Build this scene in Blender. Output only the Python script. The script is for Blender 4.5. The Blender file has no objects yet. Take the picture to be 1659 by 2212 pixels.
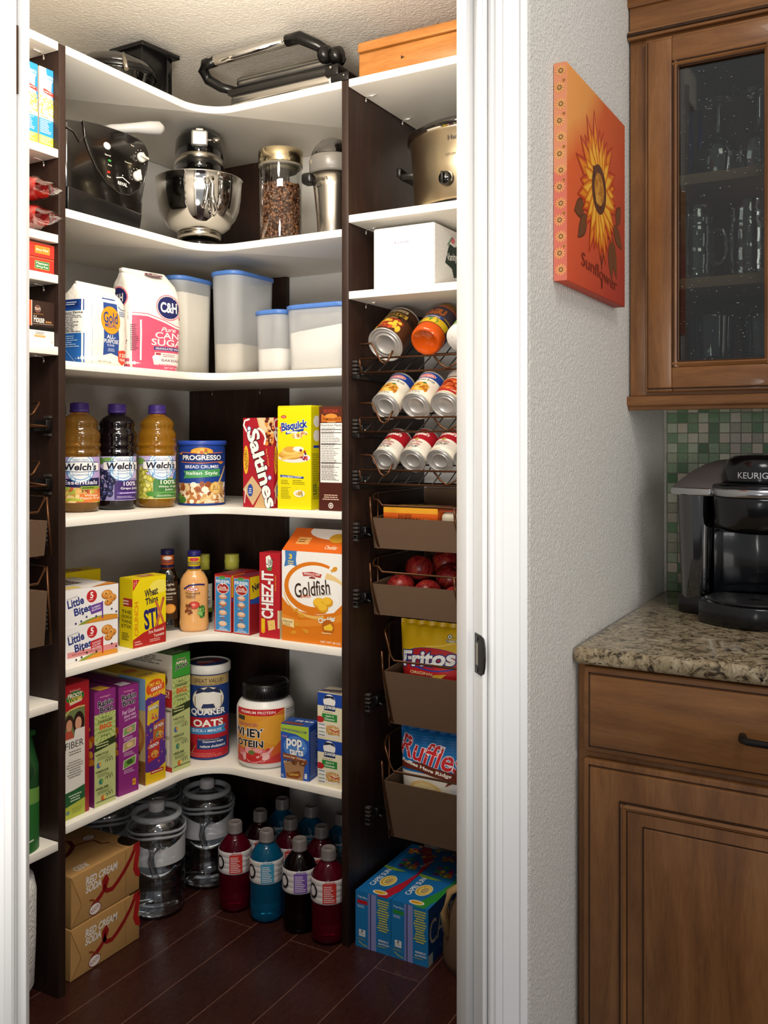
import bpy, bmesh, math, random
from mathutils import Vector, Matrix
random.seed(7)
PI = math.pi
S = bpy.context.scene
COL = S.collection

# ---------------------------------------------------------------- camera
cam = bpy.data.cameras.new('camera')
cam.sensor_fit = 'VERTICAL'; cam.sensor_height = 36.0
cam.lens = 36.0 * 2000.0 / 2212.0
cam.shift_y = -155.5 / 2212.0
cam.clip_start = 0.02
CAM = bpy.data.objects.new('camera', cam); COL.objects.link(CAM)
CAM.location = (0, 0, 1.25); CAM.rotation_euler = (PI / 2, 0, math.radians(29.45))
S.camera = CAM

# ---------------------------------------------------------------- light and exposure
S.view_settings.view_transform = 'Standard'; S.view_settings.look = 'None'
S.view_settings.gamma = 1.0; S.view_settings.use_curve_mapping = False
S.view_settings.exposure = 0.0
W = bpy.data.worlds.new('kitchen_daylight'); S.world = W; W.use_nodes = True
bg = W.node_tree.nodes['Background']
bg.inputs[0].default_value = (0.97, 0.98, 1.0, 1); bg.inputs[1].default_value = 0.40

def area(name, loc, target, sx, sy, power, color):
    l = bpy.data.lights.new(name, 'AREA'); l.shape = 'RECTANGLE'; l.size = sx; l.size_y = sy
    l.energy = power; l.color = color
    o = bpy.data.objects.new(name, l); COL.objects.link(o); o.location = loc
    o.rotation_euler = (Vector(target) - Vector(loc)).to_track_quat('-Z', 'Y').to_euler()
    return o
# ceiling lamp inside the pantry, the kitchen window behind the camera, the kitchen ceiling lights
pl_ = bpy.data.lights.new('pantry_ceiling_light', 'POINT'); pl_.energy = 16.0; pl_.color = (1.0, 0.90, 0.76); pl_.shadow_soft_size = 0.07
PL = bpy.data.objects.new('pantry_ceiling_light', pl_); COL.objects.link(PL); PL.location = (-1.13, 1.33, 2.11)
area('pantry_fill_light', (-0.90, 1.10, 2.02), (-1.62, 1.86, 0.75), 0.6, 0.12, 7.5, (1.0, 0.95, 0.87))  # unseen fill added over the doorway to brighten the shelves and back walls
area('kitchen_window_light', (2.3, 0.35, 1.75), (-0.5, 1.6, 1.2), 1.3, 1.3, 22.0, (1.0, 0.985, 0.96))
area('kitchen_ceiling_light', (0.25, 0.75, 2.48), (-0.35, 1.6, 1.6), 0.5, 0.5, 8.0, (1.0, 0.96, 0.91))

fl_ = bpy.data.lights.new('photographer_flash', 'SPOT'); fl_.energy = 135.0; fl_.color = (1.0, 0.96, 0.90); fl_.shadow_soft_size = 0.25
fl_.spot_size = math.radians(66); fl_.spot_blend = 1.0
FLS = bpy.data.objects.new('photographer_flash', fl_); COL.objects.link(FLS); FLS.location = (-0.05, -0.35, 0.95)
FLS.rotation_euler = (Vector((-1.62, 1.75, 1.55)) - FLS.location).to_track_quat('-Z', 'Y').to_euler()

# ---------------------------------------------------------------- materials
def lin(h):
    h = h.lstrip('#')
    if len(h) == 3: h = ''.join(c * 2 for c in h)
    v = [int(h[i:i + 2], 16) / 255 for i in (0, 2, 4)]
    return tuple(c / 12.92 if c <= .04045 else ((c + .055) / 1.055) ** 2.4 for c in v) + (1,)
_mc = {}
def M(name, hexc='#808080', rough=.5, metal=0., spec=.5, emit=0, trans=0., ior=1.45, coat=0., alpha=1.):
    if name in _mc: return _mc[name]
    m = bpy.data.materials.new(name); m.use_nodes = True
    b = m.node_tree.nodes['Principled BSDF']
    b.inputs['Base Color'].default_value = lin(hexc); b.inputs['Roughness'].default_value = rough
    b.inputs['Metallic'].default_value = metal; b.inputs['Specular IOR Level'].default_value = spec
    b.inputs['Transmission Weight'].default_value = trans; b.inputs['IOR'].default_value = ior
    b.inputs['Coat Weight'].default_value = coat
    _mc[name] = m
    return m
def ink(h, rough=.42):
    return M('ink_%s_%d' % (h.lstrip('#'), int(rough * 100)), h, rough, spec=.35)
def nodes(m):
    nt = m.node_tree
    return nt, nt.nodes, nt.links, nt.nodes['Principled BSDF']
def coords(nt, scale=(1, 1, 1), kind='Object', rot=(0, 0, 0)):
    tc = nt.nodes.new('ShaderNodeTexCoord'); mp = nt.nodes.new('ShaderNodeMapping')
    mp.inputs['Scale'].default_value = scale; mp.inputs['Rotation'].default_value = rot
    nt.links.new(tc.outputs[kind], mp.inputs[0]); return mp.outputs[0]
def ramp(nt, src, stops):
    r = nt.nodes.new('ShaderNodeValToRGB'); e = r.color_ramp.elements
    while len(e) < len(stops): e.new(.5)
    for el, (p, c) in zip(e, stops): el.position = p; el.color = lin(c)
    nt.links.new(src, r.inputs[0]); return r.outputs[0]
def noise(nt, vec, scale, detail=4, rough=.55, dist=0.):
    n = nt.nodes.new('ShaderNodeTexNoise'); n.inputs['Scale'].default_value = scale
    n.inputs['Detail'].default_value = detail; n.inputs['Roughness'].default_value = rough
    n.inputs['Distortion'].default_value = dist
    nt.links.new(vec, n.inputs['Vector']); return n.outputs[0]
def bump(nt, src, bsdf, strength=.3, dist=.002):
    b = nt.nodes.new('ShaderNodeBump'); b.inputs['Strength'].default_value = strength
    b.inputs['Distance'].default_value = dist
    nt.links.new(src, b.inputs['Height']); nt.links.new(b.outputs[0], bsdf.inputs['Normal'])
def mixc(nt, fac, a, b, mode='MIX'):
    x = nt.nodes.new('ShaderNodeMix'); x.data_type = 'RGBA'; x.blend_type = mode
    for s, i in ((fac, 0), (a, 6), (b, 7)):
        if isinstance(s, (int, float)): x.inputs[i].default_value = s
        elif isinstance(s, tuple): x.inputs[i].default_value = s
        else: nt.links.new(s, x.inputs[i])
    return x.outputs[2]
def plaster(name, hexc, scale, strength):
    m = M(name, hexc, .75, spec=.25); nt, N, L, b = nodes(m); v = coords(nt)
    n1 = noise(nt, v, scale, 3, .6, .6); n2 = noise(nt, v, scale * .35, 2, .5, 1.)
    r = ramp(nt, n1, [(.38, '#000000'), (.62, '#ffffff')])
    bump(nt, mixc(nt, .35, r, n2), b, strength, .004)
    return m
def wood(name, dark, mid, light, grain=(1, 1, 1), rough=.4, sc=6., fine=.35, coat=0.):
    """stained wood: long figure along the axis whose grain scale is small, cloudy stain, fine pores"""
    m = M(name, mid, rough, spec=.4, coat=coat); nt, N, L, b = nodes(m)
    v = coords(nt, grain)
    a = noise(nt, v, sc, 5, .6, .8); f = noise(nt, v, sc * 14, 3, .6); c = noise(nt, coords(nt), 7, 2, .5)
    base = ramp(nt, a, [(.3, dark), (.5, mid), (.72, light)])
    base = mixc(nt, fine, base, ramp(nt, f, [(.35, dark), (.6, light)]))
    base = mixc(nt, .2, base, ramp(nt, c, [(.35, dark), (.65, light)]))
    L.new(base, b.inputs['Base Color']); bump(nt, f, b, .06, .001)
    return m
def clear(name, tint, rough=.05, gloss=.12):
    """thin clear plastic or glass wall: lets most light straight through and mirrors at grazing angles"""
    if name in _mc: return _mc[name]
    m = bpy.data.materials.new(name); m.use_nodes = True; nt = m.node_tree; nt.nodes.clear()
    o = nt.nodes.new('ShaderNodeOutputMaterial'); t = nt.nodes.new('ShaderNodeBsdfTransparent')
    g = nt.nodes.new('ShaderNodeBsdfGlossy'); x = nt.nodes.new('ShaderNodeMixShader')
    f = nt.nodes.new('ShaderNodeLayerWeight'); mul = nt.nodes.new('ShaderNodeMath'); mul.operation = 'MULTIPLY_ADD'
    f.inputs[0].default_value = .35; mul.inputs[1].default_value = .55; mul.inputs[2].default_value = gloss
    t.inputs[0].default_value = lin(tint); g.inputs['Roughness'].default_value = rough
    nt.links.new(f.outputs['Facing'], mul.inputs[0]); nt.links.new(mul.outputs[0], x.inputs[0])
    nt.links.new(t.outputs[0], x.inputs[1]); nt.links.new(g.outputs[0], x.inputs[2]); nt.links.new(x.outputs[0], o.inputs[0])
    _mc[name] = m; return m
def frosted(name, hexc, amount):
    """milky translucent plastic"""
    m = M(name, hexc, .35, spec=.4); nt, N, L, b = nodes(m)
    t = nt.nodes.new('ShaderNodeBsdfTransparent'); x = nt.nodes.new('ShaderNodeMixShader'); x.inputs[0].default_value = amount
    L.new(t.outputs[0], x.inputs[1]); L.new(b.outputs[0], x.inputs[2]); L.new(x.outputs[0], nt.nodes['Material Output'].inputs[0])
    return m

WHITE = M('white_melamine', '#efe9de', .45, spec=.35)
ESP = wood('espresso_laminate', '#1b100c', '#291913', '#3b2820', (9, 9, .7), .42, 5, .3)
PAINT = M('white_trim_paint', '#e9e8e6', .35)
CABV = wood('maple_upright', '#5e3a20', '#82552f', '#9b6b3f', (7, 7, .8), .36, 4, .15, .15)
CABH = wood('maple_across', '#5e3a20', '#82552f', '#9b6b3f', (.8, 7, 7), .36, 4, .15, .15)
CABD = wood('maple_glaze_groove', '#22120a', '#34200f', '#4a2e18', (7, 7, .8), .4)
CHROME = M('chrome', '#d8d6d2', .06, 1.)
STEEL = M('brushed_steel', '#b9b2a6', .26, 1.)
TIN = M('tin_plate', '#c4c0bb', .38, .6)
BLACKP = M('black_plastic', '#0d0c0c', .28)
BLACKG = M('black_gloss', '#0a0909', .09, coat=.4)
BRONZE = M('bronze_wire', '#5a3a24', .28, .7)
IRON = M('dark_iron', '#161210', .4, .3)
LINER = M('brown_canvas', '#65503f', .9, spec=.1)
nt, N_, L_, b_ = nodes(LINER)
wv = coords(nt, (1, 1, 1)); bump(nt, noise(nt, wv, 900, 2), b_, .4, .001)

# ---------------------------------------------------------------- text and flat artwork
_tc = {}
def glyphs(s, bold=0., shear=0.):
    k = (s, round(bold, 4), round(shear, 3))
    if k not in _tc:
        cu = bpy.data.curves.new('t', 'FONT'); cu.body = s; cu.size = 1; cu.resolution_u = 3
        cu.offset = bold; cu.shear = shear
        o = bpy.data.objects.new('t', cu); me = o.to_mesh()
        vs = [(v.co.x, v.co.y) for v in me.vertices]; fs = [tuple(p.vertices) for p in me.polygons]
        o.to_mesh_clear(); bpy.data.objects.remove(o); bpy.data.curves.remove(cu)
        _tc[k] = (vs, fs)
    return _tc[k]
class Art:
    """flat printed artwork; positions are fractions of its width and height"""
    def __init__(s, w, h): s.w = w; s.h = h; s.f = []; s.n = 0
    def poly(s, pts, c):
        s.n += 1; s.f.append(([(x * s.w, y * s.h) for x, y in pts], [tuple(range(len(pts)))], c, s.n)); return s
    def R(s, x0, y0, x1, y1, c): return s.poly([(x0, y0), (x1, y0), (x1, y1), (x0, y1)], c)
    def bg(s, c): return s.R(0, 0, 1, 1, c)
    def E(s, cx, cy, rx, ry, c, a0=0, a1=360, n=28):
        full = a1 - a0 >= 360
        pts = [(cx + rx * math.cos(math.radians(a0 + (a1 - a0) * i / n)), cy + ry * math.sin(math.radians(a0 + (a1 - a0) * i / n))) for i in range(n if full else n + 1)]
        return s.poly(pts, c)
    def C(s, cx, cy, r, c, n=20):
        """true circle, r as a fraction of the width"""
        return s.E(cx, cy, r, r * s.w / s.h, c, n=n)
    def T(s, t, cx, cy, w, h, c, rot=0, sh=0., b=.012, ol=None, olw=.045):
        b = min(b, .035); vs, fs = glyphs(t, b, sh)
        if not vs: return s
        xs = [v[0] for v in vs]; ys = [v[1] for v in vs]
        x0, x1, y0, y1 = min(xs), max(xs), min(ys), max(ys)
        W_, H_ = (w * s.h, h * s.w) if abs(rot) > 45 else (w * s.w, h * s.h)
        kx = W_ / max(1e-6, x1 - x0); ky = H_ / max(1e-6, y1 - y0); ca, sa = math.cos(math.radians(rot)), math.sin(math.radians(rot))
        def put(vv):
            out = []
            for x, y in vv:
                X = (x - (x0 + x1) / 2) * kx; Y = (y - (y0 + y1) / 2) * ky
                out.append((cx * s.w + X * ca - Y * sa, cy * s.h + X * sa + Y * ca))
            return out
        if ol:
            v2, f2 = glyphs(t, b + olw, sh); s.n += 1; s.f.append((put(v2), f2, ol, s.n))
        s.n += 1; s.f.append((put(vs), fs, c, s.n)); return s
    def S(s, pts, wd, c, cap=True):
        """stroke along points; wd in fractions of the width"""
        P = [Vector((x * s.w, y * s.h)) for x, y in pts]; r = wd * s.w / 2; n = len(P); L, R = [], []
        for i, p in enumerate(P):
            d = (P[min(i + 1, n - 1)] - P[max(i - 1, 0)]).normalized(); q = Vector((-d.y, d.x)) * r
            L.append(p + q); R.append(p - q)
        vs = [tuple(v) for v in L + R]
        s.n += 1; s.f.append((vs, [(i, i + n, i + n + 1, i + 1) for i in range(n - 1)], c, s.n))
        if cap:
            for p in (P[0], P[-1]): s.E(p.x / s.w, p.y / s.h, r / s.w, r / s.h, c, n=12)
        return s
    def L(s, x0, y0, x1, y1, n, c, seed=1, cen=False, k=.45):
        """rows of print too small to read"""
        rnd = random.Random(seed); hh = (y1 - y0) / n
        for i in range(n):
            y = y1 - (i + .75) * hh; ln = (x1 - x0) * rnd.uniform(.6, 1.); xs = x0 + ((x1 - x0) - ln) / 2 if cen else x0
            e = xs + ln
            while xs < e - .01 * (x1 - x0):
                d = min((x1 - x0) * rnd.uniform(.06, .2), e - xs); s.R(xs, y, xs + d * .86, y + hh * k, c); xs += d
        return s
    def blobs(s, x0, y0, x1, y1, n, cols, r=.06, seed=2):
        rnd = random.Random(seed)
        for i in range(n):
            a = rnd.uniform(.6, 1.3); s.E(rnd.uniform(x0, x1), rnd.uniform(y0, y1), r * a, r * s.w / s.h * rnd.uniform(.6, 1.2), rnd.choice(cols), n=10)
        return s
    def food(s, x0, y0, x1, y1, cols, seed=2, n=40, r=.06): return s.blobs(x0, y0, x1, y1, n, cols, r, seed)

class MB:
    """collects shapes into one mesh object"""
    def __init__(s): s.bm = bmesh.new(); s.mats = []
    def mi(s, m):
        if isinstance(m, str): m = ink(m)
        if m not in s.mats: s.mats.append(m)
        return s.mats.index(m)
    def face(s, vs, m, smooth=False):
        f = s.bm.faces.new(vs); f.material_index = m; f.smooth = smooth; return f
    def box(s, a, b, mat, bev=0., seg=2, mtx=None):
        t = bmesh.new(); bmesh.ops.create_cube(t, size=1)
        for v in t.verts: v.co = Vector([(a[i] + b[i]) / 2 + v.co[i] * (b[i] - a[i]) for i in range(3)])
        if bev: bmesh.ops.bevel(t, geom=t.edges[:], offset=bev, segments=seg, affect='EDGES', profile=.5)
        return s.merge(t, mat, mtx, bev > 0)
    def merge(s, t, mat, mtx=None, smooth=False):
        k = s.mi(mat); mp = {}
        for v in t.verts: mp[v] = s.bm.verts.new(mtx @ v.co if mtx else v.co)
        for f in t.faces: s.face([mp[v] for v in f.verts], k, smooth)
        t.free(); return s
    def prism(s, pts, z0, z1, mat, mtx=None, bev=0.):
        t = bmesh.new(); n = len(pts)
        A = [t.verts.new((x, y, z0)) for x, y in pts]; B = [t.verts.new((x, y, z1)) for x, y in pts]
        t.faces.new(A[::-1]); t.faces.new(B)
        for i in range(n): t.faces.new((A[i], A[(i + 1) % n], B[(i + 1) % n], B[i]))
        bmesh.ops.recalc_face_normals(t, faces=t.faces[:])
        if bev: bmesh.ops.bevel(t, geom=t.edges[:], offset=bev, segments=2, affect='EDGES', profile=.5)
        return s.merge(t, mat, mtx, bev > 0)
    def lathe(s, prof, mat, c=(0, 0, 0), n=32, mtx=None, sx=1., sy=1., cap=True, smooth=True):
        k = s.mi(mat); rings = []
        T = mtx or Matrix.Translation(c)
        for r, z in prof:
            if r < 1e-6: rings.append([s.bm.verts.new(T @ Vector((0, 0, z)))])
            else: rings.append([s.bm.verts.new(T @ Vector((r * sx * math.cos(2 * PI * i / n), r * sy * math.sin(2 * PI * i / n), z))) for i in range(n)])
        for a, b in zip(rings, rings[1:]):
            for i in range(n):
                j = (i + 1) % n
                if len(a) == 1 and len(b) == 1: continue
                if len(a) == 1: s.face((a[0], b[j], b[i]), k, smooth)
                elif len(b) == 1: s.face((a[i], a[j], b[0]), k, smooth)
                else: s.face((a[i], a[j], b[j], b[i]), k, smooth)
        if cap:
            if len(rings[0]) > 1: s.face(rings[0][::-1], k)
            if len(rings[-1]) > 1: s.face(rings[-1], k)
        return s
    def tube(s, pts, r, mat, n=8, closed=False):
        k = s.mi(mat); P = [Vector(p) for p in pts]; m = len(P); rings = []
        up = Vector((0.123, 0.31, 1)).normalized()
        for i, p in enumerate(P):
            d = (P[(i + 1) % m] - P[i - 1]) if closed else (P[min(i + 1, m - 1)] - P[max(i - 1, 0)])
            d.normalize(); x = up.cross(d)
            if x.length < 1e-3: x = Vector((1, 0, 0)).cross(d)
            x.normalize(); y = d.cross(x); rr = r[i] if isinstance(r, (list, tuple)) else r
            rings.append([s.bm.verts.new(p + (x * math.cos(2 * PI * j / n) + y * math.sin(2 * PI * j / n)) * rr) for j in range(n)])
        for i in range(m if closed else m - 1):
            a, b = rings[i], rings[(i + 1) % m]
            for j in range(n): s.face((a[j], a[(j + 1) % n], b[(j + 1) % n], b[j]), k, True)
        if not closed: s.face(rings[0][::-1], k); s.face(rings[-1], k)
        return s
    def ball(s, c, r, mat, sx=1, sy=1, sz=1, seg=14, mtx=None):
        t = bmesh.new(); bmesh.ops.create_uvsphere(t, u_segments=seg, v_segments=max(6, seg * 2 // 3), radius=r)
        for v in t.verts: v.co = Vector((v.co.x * sx, v.co.y * sy, v.co.z * sz)) + (Vector(c) if not mtx else Vector())
        return s.merge(t, mat, mtx, True)
    def grid(s, fn, nu, nv, mat, closed_u=False):
        k = s.mi(mat); V = [[s.bm.verts.new(fn(i / nu, j / nv)) for j in range(nv + 1)] for i in range(nu if closed_u else nu + 1)]
        m = len(V)
        for i in range(nu):
            for j in range(nv): s.face((V[i][j], V[(i + 1) % m][j], V[(i + 1) % m][j + 1], V[i][j + 1]), k, True)
        return V
    def art(s, A, mp, du=0, dv=0, lift=.00012, base=.00035, clip=True):
        """lays artwork A on a surface: mp(u, v, offset) -> point"""
        by = {}; lift = min(lift, .0008 / max(1, A.n))
        for vs, fs, c, n in A.f: by.setdefault(n, []).append((vs, fs, c))
        for n, items in by.items():
            for vs, fs, c in items:
                t = bmesh.new(); V = [t.verts.new((x, y, 0)) for x, y in vs]
                for f in fs:
                    try: t.faces.new([V[i] for i in f])
                    except ValueError: pass
                def cut(co, no, outer=False):
                    bmesh.ops.bisect_plane(t, geom=t.verts[:] + t.edges[:] + t.faces[:], plane_co=co, plane_no=no, clear_outer=outer, dist=1e-7)
                xs = [v[0] for v in vs]; ys = [v[1] for v in vs]
                if clip:
                    if min(xs) < 0: cut((0, 0, 0), (-1, 0, 0), True)
                    if max(xs) > A.w: cut((A.w, 0, 0), (1, 0, 0), True)
                    if min(ys) < 0: cut((0, 0, 0), (0, -1, 0), True)
                    if max(ys) > A.h: cut((0, A.h, 0), (0, 1, 0), True)
                if du:
                    for i in range(1, int(A.w / du) + 1):
                        if min(xs) < i * du < max(xs): cut((i * du, 0, 0), (1, 0, 0))
                if dv:
                    for i in range(1, int(A.h / dv) + 1):
                        if min(ys) < i * dv < max(ys): cut((0, i * dv, 0), (0, 1, 0))
                k = s.mi(c); mpv = {}; off = base + n * lift
                for v in t.verts: mpv[v] = s.bm.verts.new(mp(v.co.x, v.co.y, off))
                for f in t.faces: s.face([mpv[v] for v in (f.verts if f.normal.z >= 0 else reversed(f.verts[:]))], k, bool(du))
                t.free()
        return s
    def build(s, name, parent=None, loc=None, rz=0., rot=None):
        me = bpy.data.meshes.new(name); s.bm.normal_update(); s.bm.to_mesh(me); s.bm.free()
        for m in s.mats: me.materials.append(m)
        o = bpy.data.objects.new(name, me); COL.objects.link(o)
        if parent: o.parent = parent
        if loc: o.location = loc
        o.rotation_euler = rot or (0, 0, rz)
        return o
def tag(o, label, cat, group=None, kind=None):
    if label: o['label'] = label
    if cat: o['category'] = cat
    if group: o['group'] = group
    if kind: o['kind'] = kind
    return o
def thing(name, loc, label, cat, group=None, rz=0., rot=None):
    o = bpy.data.objects.new(name, None); COL.objects.link(o); o.empty_display_size = .03
    o.location = loc; o.rotation_euler = rot or (0, 0, rz); return tag(o, label, cat, group)
def struct(o): o['kind'] = 'structure'; return o
def dup(root, loc, label=None, rz=None, rot=None, group=None):
    r = root.copy(); COL.objects.link(r); r.location = loc
    if rot: r.rotation_euler = rot
    elif rz is not None: r.rotation_euler = (0, 0, rz)
    if label: r['label'] = label
    if group: r['group'] = group
    for ch in list(root.children):
        c = ch.copy(); COL.objects.link(c); c.parent = r
        for g in list(ch.children):
            d = g.copy(); COL.objects.link(d); d.parent = c
    return r
def toward(x, y): return math.atan2(-y, -x)     # heading from a point to where the photographer stood
# surface maps
def m_front(w, d, h): return lambda u, v, o: Vector((u, -o, v))
def m_right(w, d, h): return lambda u, v, o: Vector((w + o, u, v))
def m_left(w, d, h): return lambda u, v, o: Vector((-o, d - u, v))
def m_top(w, d, h): return lambda u, v, o: Vector((u, v, h + o))
def m_cyl(R, z0, W_, a0=-PI / 2): return lambda u, v, o: Vector(((R + o) * math.cos(a0 + (u - W_ / 2) / R), (R + o) * math.sin(a0 + (u - W_ / 2) / R), z0 + v))
def carton(name, label, cat, loc, w, d, h, base, rz=0., front=None, right=None, left=None, top=None, group=None, bev=.0012, parent=None):
    b = MB(); b.box((0, 0, 0), (w, d, h), base, bev)
    for A, f in ((front, m_front), (right, m_right), (left, m_left), (top, m_top)):
        if A: b.art(A, f(w, d, h), base=.0002, lift=.00005)
    o = b.build(name, parent, loc, rz)
    return tag(o, label, cat, group)
# ================================================================ the setting
WALLM = plaster('orange_peel_wall', '#d6d2ca', 190, .65)
CEILM = plaster('knockdown_ceiling', '#efe8dd', 120, .5)
PWALL = plaster('pantry_wall', '#d3d0cb', 260, .3)
XL, YR = -1.65, 1.943            # front edges of the two runs of shelves
XW, YW = -2.058, 2.358           # pantry walls behind them
# floor of dark planks laid along Y
FL = M('dark_plank_floor', '#2a1512', .22, spec=.5)
nt, N_, L_, b_ = nodes(FL)
v = coords(nt, (1, 1, 1), rot=(0, 0, PI / 2))
br = nt.nodes.new('ShaderNodeTexBrick'); br.offset = .37; br.inputs['Scale'].default_value = 1
br.inputs['Brick Width'].default_value = .95; br.inputs['Row Height'].default_value = .122
br.inputs['Mortar Size'].default_value = .0012; br.inputs['Bias'].default_value = 0
br.inputs['Color1'].default_value = lin('#4e2c26'); br.inputs['Color2'].default_value = lin('#381d18'); br.inputs['Mortar'].default_value = lin('#86665a')
nt.links.new(v, br.inputs['Vector'])
g1 = noise(nt, coords(nt, (14, 1, 1)), 9, 6, .65, .5)
cl = mixc(nt, .5, br.outputs[0], ramp(nt, g1, [(.3, '#1c0d0a'), (.5, '#5a352d'), (.75, '#8f5f50')]), 'OVERLAY')
nt.links.new(cl, b_.inputs['Base Color'])
g2 = noise(nt, coords(nt, (6, 1.5, 1)), 14, 4, .6)
rr = nt.nodes.new('ShaderNodeMapRange'); rr.inputs[3].default_value = .14; rr.inputs[4].default_value = .42
nt.links.new(g2, rr.inputs[0]); nt.links.new(rr.outputs[0], b_.inputs['Roughness'])
bump(nt, mixc(nt, .5, g1, br.outputs[1]), b_, .25, .002)
struct(MB().box((-2.6, -2.2, -.05), (1.8, 2.6, 0), FL).build('floor'))
struct(MB().box((XW - .12, .5, 2.315), (-.595, YW + .12, 2.42), CEILM).build('ceiling'))
struct(MB().box((XW - .12, .5, 0), (XW, YW, 2.32), PWALL).build('wall_left'))
struct(MB().box((XW - .12, YW, 0), (-.595, YW + .12, 2.32), PWALL).build('wall_back'))
struct(MB().box((XW, .62, 0), (-1.08, .73, 2.6), PWALL).build('wall_near'))
# wall that carries the painting, rounded corner bead at its near end
w0 = Vector((-.475, 1.262)); ev = Vector((.70711, .70711)); nv = Vector((-.70711, .70711))
def DT(t, q): p = w0 - ev * t + nv * q; return (p.x, p.y)
b = MB(); b.prism([(-.475, 1.272), (-.475, 2.36), (-.595, 2.36), (-.595, 1.31), DT(.045, .105), DT(.045, .002), DT(.006, .002)], 0, 2.6, WALLM)
struct(b.build('wall_right'))
b = MB(); b.prism([DT(.716, .002), DT(.716, .105), (-1.09, .73), (-1.09, .62), DT(.85, .002)], 0, 2.6, WALLM); struct(b.build('wall_near'))
b = MB(); b.prism([DT(.062, 0), DT(.716, 0), DT(.716, .105), DT(.062, .105)], 2.075, 2.6, WALLM); struct(b.build('wall_front'))
struct(MB().box((-.595, 2.122, 0), (1.2, 2.24, 2.6), WALLM).build('wall_kitchen'))
# door casing, jambs, stops
def casing(t0, t1, name, sg):
    # profile from the outer edge t0 to the inner edge t1
    W_ = t1 - t0
    prof = [(0, 0), (0, -.0165), (.16, -.0172), (.20, -.0172), (.225, -.0145), (.25, -.0148), (.66, -.0135), (.69, -.0118), (.72, -.0126), (.86, -.0115), (.90, -.0088), (.97, -.0076), (1, -.006), (1, 0)]
    b = MB(); b.prism([DT(t0 + W_ * a, q) for a, q in prof], 0, 2.13, PAINT); return struct(b.build(name))
casing(.008, .0615, 'trim_1', 1); casing(.756, .7, 'trim_2', -1)
b = MB()
for pts in ([DT(.0615, 0), DT(.0697, 0), DT(.0697, .105), DT(.0615, .105)], [DT(.0697, .035), DT(.0807, .035), DT(.0807, .077), DT(.0697, .077)],
            [DT(.7, 0), DT(.691, 0), DT(.691, .105), DT(.7, .105)], [DT(.691, .035), DT(.68, .035), DT(.68, .077), DT(.691, .077)]):
    b.prism(pts, 0, 2.06, PAINT, bev=.0012)
b.prism([DT(.0615, 0), DT(.7, 0), DT(.7, .105), DT(.0615, .105)], 2.06, 2.075, PAINT)
struct(b.build('trim_3'))
struct(MB().prism([DT(.0615, 0), DT(.7, 0), DT(.7, -.013), DT(.0615, -.013)], 2.072, 2.13, PAINT, bev=.002).build('trim_5'))
# strike plate let into the jamb, with a curved lip
b = MB(); pl = []
for q, dz in ((.027, .0285), (.004, .0285), (-.004, .026), (-.008, .018)): pl.append((q, dz))
def sp(q, z, off): x, y = DT(.0697 + off, q); return Vector((x, y, z))
k = b.mi(IRON)
poly = [(.027, -.0285), (.003, -.0285), (-.005, -.024), (-.009, -.014), (-.0105, 0), (-.009, .014), (-.005, .024), (.003, .0285), (.027, .0285)]
lip = lambda q: .0012 + (max(0, -q) ** 1.5) * -1.2
fr = [b.bm.verts.new(sp(q, .943 + z, .0014)) for q, z in poly]; bk = [b.bm.verts.new(sp(q, .943 + z, -.001)) for q, z in poly]
b.face(fr, k); b.face(bk[::-1], k)
for i in range(len(poly)): j = (i + 1) % len(poly); b.face((fr[i], bk[i], bk[j], fr[j]), k)
st = tag(b.build('strike_plate'), 'dark bronze strike plate let into the white door jamb', 'strike plate')
b = MB(); h = [b.bm.verts.new(sp(q, .943 + z, .0017)) for q, z in ((.022, -.016), (.0125, -.016), (.0125, .016), (.022, .016))]
b.face(h, b.mi('#8d8578')); b.build('latch_hole', st)
for z in (-.0225, .0225):
    b = MB(); x, y = DT(.0697 + .0015, .017)
    mt = Matrix.Translation((x, y, .943 + z)) @ Matrix.Rotation(PI / 4 + PI, 4, 'Z') @ Matrix.Rotation(PI / 2, 4, 'Y')
    b.lathe([(.0038, -.001), (.0038, .0004), (.002, .0008), (0, .0006)], BLACKP, mtx=mt, n=12)
    b.build('screw', st)
# door leaf standing open towards the kitchen
b = MB(); b.box((0, 0, .008), (.035, .605, 2.04), PAINT, .002)
dr = struct(b.build('door_1')); x, y = DT(.692, -.004); dr.location = (x, y, 0); dr.rotation_euler = (0, 0, math.radians(149))
b = MB()
hx_, hy_ = DT(.6905, .031)
for z in (1.69, .25): b.box((hx_ - .0012, hy_ - .0012, z), (hx_ + .0012, hy_ + .0012, z + .087), BRONZE)
struct(b.build('trim_4'))

# ================================================================ closet system
def shelf_board(name, pts, ztop, label, pins, group=None, th=.019):
    b = MB(); b.prism(pts, ztop - th, ztop, WHITE, bev=.0012)
    o = tag(b.build(name), label, 'shelf', group)
    for x, y, dx, dy in pins:
        m = MB(); z = ztop - th
        m.tube([(x, y, z - .006), (x + dx * .004, y + dy * .004, z - .0015), (x + dx * .03, y + dy * .03, z - .0015)], .0022, CHROME, 6)
        m.tube([(x, y, z - .006), (x, y, z - .016)], .0026, CHROME, 6); m.build('shelf_pin', o)
    return o
def L_pts():
    r = .1; cx, cy = XL + r, YR - r
    arc = [(cx - r * math.cos(a), cy + r * math.sin(a)) for a in [PI / 2 * i / 10 for i in range(11)]]
    return [(XW + .004, 1.4645), (XL, 1.4645)] + arc + [(-1.2185, YR), (-1.2185, YW - .002), (-1.664, YW - .002), (-1.664, YW - .024), (XW + .004, YW - .024)]
Z = [2.139, 1.772, 1.4285, 1.072, .733, .380]
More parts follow.
